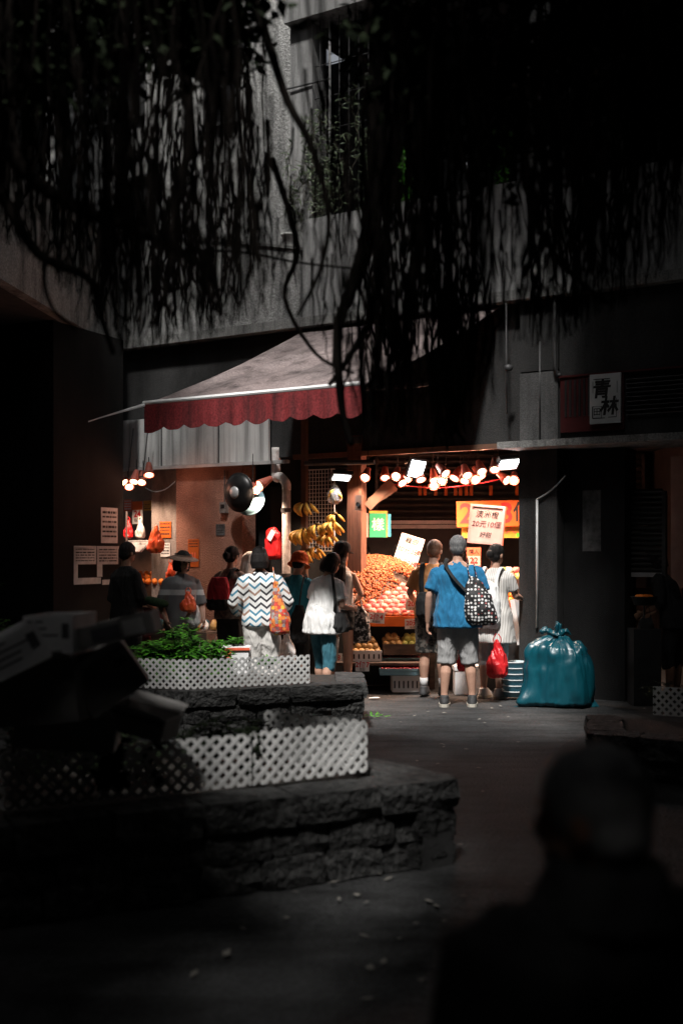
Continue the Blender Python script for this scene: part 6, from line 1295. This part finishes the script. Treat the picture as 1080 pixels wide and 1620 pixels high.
carton('white printed carton end lying along the top of the dumped cartons', at(97, 1000, Yb), (0.20, 0.34, 0.15), (0, radians(-1), radians(-4)), M['carton_white'], flaps=False)
carton('pale carton side slanting down at the left edge of the dumped cartons', at(18, 1030, Yb - 0.1), (0.26, 0.3, 0.155), (0, radians(-26), radians(18)), M['carton_white'], flaps=False)
carton('flat grey tray carton with a white address label on top of the pile', at(188, 995, Yb + 0.05), (0.32, 0.30, 0.085), (0, radians(-13), radians(3)), M['carton'], stickers=((0.12, -0.35, 0.38, 0.38, M['paper']), (-0.28, -0.35, 0.08, 0.3, M['carton_print'])), lines=False, flaps=False)
carton('dark carton tipped on its corner in the middle of the pile', at(172, 1072, Yb + 0.15), (0.27, 0.26, 0.20), (0, radians(-35), radians(10)), M['carton'], stickers=((0.2, 0.1, 0.42, 0.25, M['paper_grey']),), lines=False)
carton('broad dark carton under the others at the left of the pile', at(60, 1090, Yb + 0.1), (0.46, 0.34, 0.26), (0, radians(-6), radians(-8)), M['carton'], lines=False)
carton('crushed low carton at the right foot of the pile', at(228, 1140, Yb + 0.35), (0.26, 0.24, 0.10), (0, radians(14), radians(-10)), M['carton'], stickers=((-0.45, 0.2, 0.45, 0.4, M['paper_grey']),), lines=False)
carton('sagging carton at the bottom left of the pile', at(110, 1150, Yb + 0.3), (0.42, 0.3, 0.16), (0, radians(4), radians(5)), M['carton'], lines=False)

# ------------------------------------------------------------------ plants
def leaf_quad(mb, c, d, n, L, W):
    d = d.normalized(); s = d.cross(n).normalized(); n = s.cross(d)
    a = c + d * L * 0.45 + n * (L * 0.08)
    mb.add([c, a + s * W - n * W * 0.35, c + d * L, a - s * W - n * W * 0.35, a], [(0, 1, 4), (1, 2, 4), (2, 3, 4), (3, 0, 4)])
def shrub(label, c, rx, ry, h, n, L=0.06, m='leaf', seed=0, name='shrub', whorl=True, cat='shrub', group=None):
    r = random.Random(seed); o = thing(name, label, cat, c, 0, group); mb = MB(); st = MB()
    tips = []
    for k in range(max(5, n // 60)):
        a = r.uniform(0, 2 * pi); q = sqrt(r.random()); t = V((rx * q * cos(a), ry * q * sin(a), h * (1 - 0.5 * q * q) * r.uniform(0.55, 1.0)))
        st.tube([V((t.x * 0.3, t.y * 0.3, 0)), V((t.x * 0.7, t.y * 0.7, t.z * 0.55)), t], [0.008, 0.006, 0.003], 5); tips.append(t)
    k = 0
    while k < n:
        t = r.choice(tips); c_ = t * r.uniform(0.45, 1.0); c_ = V((t.x * r.uniform(0.75, 1.1), t.y * r.uniform(0.75, 1.1), c_.z)) + V((r.gauss(0, rx * 0.12), r.gauss(0, ry * 0.12), r.gauss(0, h * 0.08)))
        c_.z = max(0.01, c_.z); a0 = r.uniform(0, 6.3)
        for j in range(6 if whorl else 2):
            a = a0 + j * 1.05; d = V((cos(a), sin(a), r.uniform(-0.45, 0.35))); leaf_quad(mb, c_, d, V((0, 0, 1)), L * r.uniform(0.7, 1.25), L * 0.19); k += 1
    st.build('stems', M['stem'], o, True, kind='stuff'); mb.build('foliage', M[m], o, kind='stuff')
    return o
zs = 0.39
for k, (px, Y, rx, ry, h, n, lab) in enumerate(((236, 10.75, 0.22, 0.25, 0.46, 1500, 'glossy green shrub at the left of the back planter'), (282, 10.75, 0.24, 0.28, 0.56, 2000, 'fullest glossy green shrub behind the lattice corner of the back planter'), (328, 10.85, 0.2, 0.25, 0.50, 1500, 'green shrub in the back planter beside the polystyrene box'), (300, 11.3, 0.28, 0.2, 0.52, 1200, 'green shrub at the rear of the back planter before the visor woman'))):
    shrub(lab, (px_w(px, Y), Y, zs), rx, ry, h, n, 0.085, seed=k)
shrub('small leafy plant drooping over the lattice below the pale trousers', (px_w(428, 10.85), 10.85, 0.50), 0.15, 0.10, 0.15, 260, 0.055, seed=9)
shrub('potted greens on top of the polystyrene box', (px_w(374, 12.0), 12.0, 0.62), 0.13, 0.1, 0.10, 160, 0.05, seed=10)
for k, (px, Y, rx, h, lab) in enumerate(((20, 11.2, 0.35, 0.62, 'dim hedge bush left of the dark column'), (95, 11.2, 0.4, 0.42, 'low dark bush at the foot of the left column'), (165, 11.3, 0.35, 0.42, 'low green bush at the right foot of the dark column'), (-40, 12.8, 0.45, 0.95, 'taller dim bush beyond the column at the left edge'))):
    shrub(lab, (px_w(px, Y), Y, 0.35), rx, 0.3, h, 900, 0.06, seed=20 + k)
MB().box((-5.2, 10.9, 0), (-1.95, 11.8, 0.36)).build('planting_bed', M['soil'], None, label='dark raised planting bed round the foot of the left column', cat='planting bed')
for k, (px, Y, n) in enumerate(((40, 5.9, 500), (200, 6.0, 600), (330, 6.15, 500), (450, 6.4, 400), (120, 5.75, 300))):
    shrub('dark leafy weeds ' + ('behind the lattice at the left of the near planter', 'under the crushed carton in the near planter', 'behind the middle lattice of the near planter', 'thin at the right behind the near lattice', 'below the sagging carton in the near planter')[k], (px_w(px, Y), Y, 0.42), 0.25, 0.2, 0.30, n, 0.07, 'leaf_dark', 40 + k, cat='weeds', name='weeds')
# creeping leaves draped over the near lattice
o = thing('creeper', 'dark creeper trailing over the middle of the near lattice', 'creeper', (0, 0, 0)); mb = MB(); st = MB(); r = random.Random(3)
for s in range(7):
    px = r.uniform(150, 250) if s < 5 else r.uniform(380, 400); Yq = 5.42 + (px - 150) / 430 * 0.72 - 0.03; p0 = V((px_w(px, Yq), Yq, 0.70)); pts = [p0 + V((0.02 * sin(i + s), -0.012, -0.035 * i)) for i in range(6)]
    st.tube(pts, 0.003, 4)
    for p_ in pts:
        for j in range(5): leaf_quad(mb, p_, V((r.uniform(-1, 1), r.uniform(-.6, 0), r.uniform(-1, .3))), V((0, -1, 0.2)), 0.06, 0.015)
st.build('stems', M['stem'], o, kind='stuff'); mb.build('foliage', M['leaf_dark'], o, kind='stuff')
shrub('dim leafy plant on the low planter at the right edge', (gp(1075, 1120, .3)[0], gp(1075, 1120, .3)[1] + 0.2, 0.27), 0.3, 0.25, 0.3, 500, 0.06, 'leaf_dark', 60)
# vines in the balcony grille
o = fthing('vine', 'straggling leafy vine climbing the balcony grille and corner column', 'vine', 0, 0.1, 0); mb = MB(); st = MB(); r = random.Random(17)
for s in range(26):
    t = r.choice((r.gauss(0.2, 0.12), r.uniform(0.0, 1.0), r.gauss(-0.1, 0.1))); z = 5.45 + r.uniform(0, 0.4); q = V((t, -0.02, z)); pts = [q.copy()]
    for i in range(r.randint(8, 20)): q = q + V((r.gauss(0, 0.05), r.gauss(0, 0.015), r.uniform(0.03, 0.12))); q.y = min(0.06, max(-0.12, q.y)); pts.append(q.copy())
    st.tube(pts, 0.004, 4)
    for p_ in pts[1:]:
        for j in range(2): leaf_quad(mb, p_, V((r.uniform(-1, 1), r.uniform(-.8, .1), r.uniform(-.6, .9))), V((0, -1, 0.3)), r.uniform(0.06, 0.13), r.uniform(0.008, 0.016))
for s in range(30):
    t = r.gauss(-0.1, 0.14); q = V((t, -0.06, r.uniform(4.9, 6.2))); st.tube([q, q + V((r.uniform(-.2, .2), -0.03, r.uniform(-.3, .3))), q + V((r.uniform(-.3, .3), -0.02, r.uniform(-.5, .3)))], 0.003, 4)
st.build('stems', M['stem'], o, kind='stuff'); mb.build('foliage', M['leaf_pale'], o, kind='stuff')
o = fthing('vine', 'second leafy vine hanging deeper in the dark balcony', 'vine', 0, 0.5, 0); mb = MB(); st = MB()
for s in range(10):
    t = r.gauss(1.15, 0.12) if s < 6 else r.gauss(2.6, 0.15); q = V((t, -0.3, 5.6)); pts = [q.copy()]
    for i in range(10): q = q + V((r.gauss(0, 0.03), 0, 0.07)); pts.append(q.copy())
    st.tube(pts, 0.004, 4)
    for p_ in pts[1:]:
        for j in range(3): leaf_quad(mb, p_, V((r.uniform(-1, 1), r.uniform(-.8, .1), r.uniform(-.6, .9))), V((0, -1, 0.3)), 0.08, 0.014)
st.build('stems', M['stem'], o, kind='stuff'); mb.build('foliage', M['leaf'], o, kind='stuff')
c = fpx(457, 392, 0.02); o = fthing('flower_pot', 'pale flower pot on the end of the sloping parapet', 'flower pot', c.x, 0.02, c.z - 0.02); MB().lathe([(0.07, 0), (0.09, 0.16), (0.10, 0.16), (0.10, 0.19), (0.085, 0.19), (0.07, 0.15)], 16).build('pot', M['clay'], o, True); MB().lathe([(0.001, 0.15), (0.08, 0.15)], 16).build('soil', M['soil'], o)

# ------------------------------------------------------------------ banyan tree over the viewer, with its hanging roots
by = thing('banyan_tree', 'huge dark banyan with a curtain of hanging aerial roots across the view', 'tree', (3.3, 0.2, 0))
def bw(p): return V(p) - V((3.3, 0.2, 0))
r = random.Random(99)
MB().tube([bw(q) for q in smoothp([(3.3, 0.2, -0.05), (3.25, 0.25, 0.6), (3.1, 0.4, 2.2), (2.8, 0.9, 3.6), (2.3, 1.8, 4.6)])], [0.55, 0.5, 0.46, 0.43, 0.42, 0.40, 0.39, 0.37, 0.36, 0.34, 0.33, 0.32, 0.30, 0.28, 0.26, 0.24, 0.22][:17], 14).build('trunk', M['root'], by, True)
for pts in (((2.3, 1.8, 4.6), (1.2, 3.4, 5.3), (-0.4, 4.6, 5.2), (-2.2, 5.4, 5.0)), ((2.3, 1.8, 4.6), (2.6, 3.6, 5.2), (2.4, 5.4, 5.4)), ((2.3, 1.8, 4.6), (0.0, 2.2, 5.4), (-2.6, 2.6, 5.6)), ((1.2, 3.4, 5.3), (0.8, 4.8, 5.3), (0.3, 6.2, 4.9)), ((2.5, 4.5, 5.3), (1.6, 5.4, 5.0), (0.9, 6.0, 4.4))):
    pp = smoothp([bw(q) for q in pts]); MB().tube(pp, [0.19 - 0.13 * i / (len(pp) - 1) for i in range(len(pp))], 9).build('limb', M['root'], by, True)
ENV = [(-60, 330), (0, 380), (60, 420), (130, 500), (200, 575), (260, 555), (330, 540), (400, 500), (440, 500), (500, 520), (540, 660), (575, 720), (640, 690), (710, 720), (760, 660), (820, 560), (890, 540), (960, 500), (1010, 470), (1060, 420), (1140, 330)]
def env(px):
    for (a, b) in zip(ENV, ENV[1:]):
        if a[0] <= px <= b[0]: return a[1] + (b[1] - a[1]) * (px - a[0]) / (b[0] - a[0])
    return 250
def dens(px):
    if 425 < px < 572: return 0.22
    if 370 < px <= 425: return 0.7
    if 760 < px < 840: return 0.5
    if 990 < px: return 0.6
    return 1.0
def rootpath(px, Y, yend, rad, wav=0.05, ztop=5.0):
    z1 = at(px, yend, Y).z; x = px_w(px, Y); n = 16; pts = []; rs = []; ph = r.uniform(0, 9); dx = r.gauss(0, 0.10)
    for i in range(n):
        t = i / (n - 1); z = ztop + (z1 - ztop) * t
        pts.append(bw((x + dx * (1 - t) + wav * noise.noise(V((ph, z * 1.3, 0))) * 1.6, Y + 0.12 * noise.noise(V((ph + 5, z * 0.9, 0))), z))); rs.append(rad * (1 - 0.55 * t ** 1.5))
    return pts, rs
cnt = 0
while cnt < 165:
    px = r.gauss(r.choice((20, 105, 180, 245, 320, 395, 535, 590, 640, 705, 745, 860, 925, 1000, 1070)), 20) if r.random() < 0.65 else r.uniform(-60, 1140)
    if r.random() > dens(px): continue
    e = env(px); Y = r.uniform(3.0, 6.2); pts, rs = rootpath(px, Y, e * r.uniform(0.4, 1.0) - 10, r.choice((0.004, 0.006, 0.009, 0.013)) * Y / 5, 0.07)
    MB().tube(pts, rs, 6).build('aerial_root', M['root'], by, True); cnt += 1
# thick crooked roots that stand out in front of the lit walls
for (P, Y, r0, r1) in ((((398, -20), (425, 70), (455, 160), (485, 215), (505, 270), (520, 350), (505, 430), (470, 500)), 4.6, 0.020, 0.007), (((598, -20), (596, 150), (592, 300), (565, 430), (535, 520), (540, 640), (556, 705)), 5.2, 0.045, 0.012), (((620, -20), (612, 180), (596, 340), (598, 470), (555, 560), (520, 610)), 5.4, 0.03, 0.010),
                       (((740, 130), (690, 190), (665, 240), (668, 320), (655, 420), (640, 520)), 4.8, 0.022, 0.008), (((0, 300), (60, 400), (140, 440), (160, 500), (180, 560)), 4.3, 0.022, 0.008), (((80, 380), (70, 440), (85, 490), (120, 520)), 4.3, 0.010, 0.005), (((-20, 190), (60, 290), (150, 340), (240, 375), (330, 430), (350, 500)), 4.2, 0.03, 0.01), (((260, -20), (300, 180), (280, 330), (265, 450), (240, 520)), 4.5, 0.025, 0.008),
                       (((830, -20), (825, 200), (850, 350), (900, 430), (960, 480)), 5.0, 0.024, 0.008), (((620, 200), (610, 420), (625, 560), (640, 640)), 5.6, 0.022, 0.008), (((700, 300), (715, 500), (705, 640), (735, 700)), 5.8, 0.02, 0.007), (((430, 250), (470, 390), (450, 470), (500, 560), (560, 590)), 5.5, 0.016, 0.006), (((990, 100), (1000, 300), (980, 420)), 4.8, 0.02, 0.007), (((300, 395), (390, 400), (470, 415), (560, 425)), 5.5, 0.007, 0.005)):
    pp = smoothp([bw(at(a, b, Y)) for a, b in P], 5); MB().tube(pp, [r0 + (r1 - r0) * i / (len(pp) - 1) for i in range(len(pp))], 8).build('aerial_root', M['root'], by, True)
# fine fringe of rootlets: countless
mb = MB()
for k in range(1900):
    px = r.gauss(r.choice((20, 105, 180, 245, 320, 395, 535, 590, 640, 705, 745, 860, 925, 1000, 1070)), 24) if r.random() < 0.6 else r.uniform(-60, 1140)
    if r.random() > dens(px): continue
    e = env(px); Y = r.uniform(3.2, 6.4); y1 = e * (1 - 0.6 * r.random() ** 1.6); y0 = y1 - r.uniform(80, 260)
    a, b = at(px + r.gauss(0, 12), y0, Y), at(px, y1, Y); q = [bw(a.lerp(b, i / 5) + V((0.03 * noise.noise(V((k, i * 0.7, 0))), 0.02 * noise.noise(V((k, i * 0.7, 9))), 0))) for i in range(6)]
    mb.tube(q, [0.005, 0.0045, 0.004, 0.0035, 0.003, 0.0018], 4)
fr = mb.build('rootlets', M['root'], by); fr['kind'] = 'stuff'
# crown: leaves above and behind the viewer, hanging into the top of the view
mb = MB(); r = random.Random(4242)
def leafball(c, rad, n, L=0.10):
    for k in range(n):
        d = V((r.gauss(0, 1), r.gauss(0, 1), r.gauss(0, 0.7))); d = d.normalized() * rad * r.random() ** 0.4; leaf_quad(mb, bw(c + d), V((r.uniform(-1, 1), r.uniform(-1, 1), r.uniform(-1, .2))), V((r.uniform(-.5, .5), r.uniform(-.5, .5), 1)), L * r.uniform(0.7, 1.4), L * 0.27)
for k in range(620):
    x, y = r.uniform(-7.0, 7.0), r.uniform(-6.5, 6.2); z = 5.1 + 1.8 * r.random() + (0.3 if y > 5 else 0)
    xp, yp = x + (z - 0.5) * 0.138, y + (z - 0.5) * 0.635          # where the sun behind this clump would fall: leave the gap the near lattice is lit through
    if ((xp + 0.55) / 1.45) ** 2 + ((yp - 6.35) / 1.1) ** 2 < 1: continue
    if (x + (z - 1.15) * 0.138 - 0.43) ** 2 + (y + (z - 1.15) * 0.635 - 1.9) ** 2 < 0.9 and r.random() < 0.5: continue      # foliage thinned so some sun reaches the seated person's head
    leafball(V((x, y, z)), r.uniform(0.5, 0.9), 85, 0.28)
for k in range(330):  # unseen clumps added at both sides so the light stays in the middle
    s_ = r.random() < 0.7; y = r.uniform(6.0, 10.6); x = r.uniform(1.6 + 0.12 * (y - 6), 6.5) if s_ else r.uniform(-6.0, -2.4); z = 6.2 + 0.55 * (y - 6) + 2.0 * r.random()
    leafball(V((x, y, z)), r.uniform(0.45, 0.8), 55, 0.28)
for k in range(260):
    # unseen clumps added to shade the upper storeys, thinnest over the court's middle
    x = r.uniform(-5.5, 5.5); y = r.uniform(6.0, 9.6); z = r.uniform(11.5, 17.5)
    if -4.6 < x < 0.6 and r.random() < 0.7: continue
    leafball(V((x, y, z)), r.uniform(0.4, 0.8), 40, 0.3)
for k in range(150):
    px = r.choice((r.uniform(-60, 340), r.uniform(-60, 370), r.uniform(-60, 370), r.uniform(600, 1140), r.uniform(600, 1140))); Y = r.uniform(4.4, 6.4); py = r.uniform(-80, 150 - 0.2 * px) if px < 420 else r.uniform(-80, 190 + 60 * (px > 700))
    leafball(at(px, py, Y), r.uniform(0.14, 0.30), 60, 0.075)
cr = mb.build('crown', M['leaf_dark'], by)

# ------------------------------------------------------------------ litter
r = random.Random(31)
for k in range(70):
    Y = r.uniform(5.5, 12.6); x = r.uniform(0.35, 3.4) * Y / 12 + 0.15
    if k % 3 == 0: Y = r.uniform(4.0, 6.0); x = r.uniform(-0.6, 0.6)
    mb = MB(); leaf_quad(mb, V((0, 0, 0)), V((1, 0.1, 0.02)), V((0, 0, 1)), r.uniform(0.03, 0.075), r.uniform(0.008, 0.02)); mb.build('fallen_leaf', M['leaf_dry'], None, loc=(x, Y, 0.012), rot=(r.uniform(-.2, .2), r.uniform(-.2, .2), r.uniform(0, 6.3)), label='small dry leaf scattered on the asphalt of the court', cat='leaf', group='dry leaves on the ground')
c = gp(592, 1105, 0.01); mb = MB(); vs = [(0.09 * cos(a) * r.uniform(.6, 1.1), 0.06 * sin(a) * r.uniform(.6, 1.1), r.uniform(0.0, 0.012)) for a in [i * 0.9 for i in range(7)]] + [(0, 0, 0.014)]; mb.add(vs, [(i, (i + 1) % 7, 7) for i in range(7)]).build('paper_scrap', M['paper'], None, loc=(c[0], c[1], 0.012), label='crumpled white scrap of paper on the ground near the planter corner', cat='paper')
c = gp(592, 1134, 0.01); o = thing('dropped_greens', 'dropped green leaves on the asphalt beside the planter end', 'leaves', (c[0], c[1], 0.012)); mb = MB()
for k in range(16): leaf_quad(mb, V((r.uniform(-.13, .13), r.uniform(-.05, .05), 0.004)), V((r.uniform(-1, 1), r.uniform(-1, 1), r.uniform(0, .3))), V((0, 0, 1)), 0.06, 0.015)
mb.build('leaves', M['leaf'], o)
c = at(737, 260, 13.6); MB().ell((0, 0, 0), (0.05, 0.05, 0.014), 12, 6).build('ceiling_lamp', mat('tiny_lamp', (1, 1, 1), emit=(1, 1, 1), es=3), None, True, loc=fl(fpx(733, 259, 1.2).x, 1.2, fpx(733, 259, 1.2).z), label='tiny lit ceiling lamp deep in the dark upper balcony', cat='lamp')
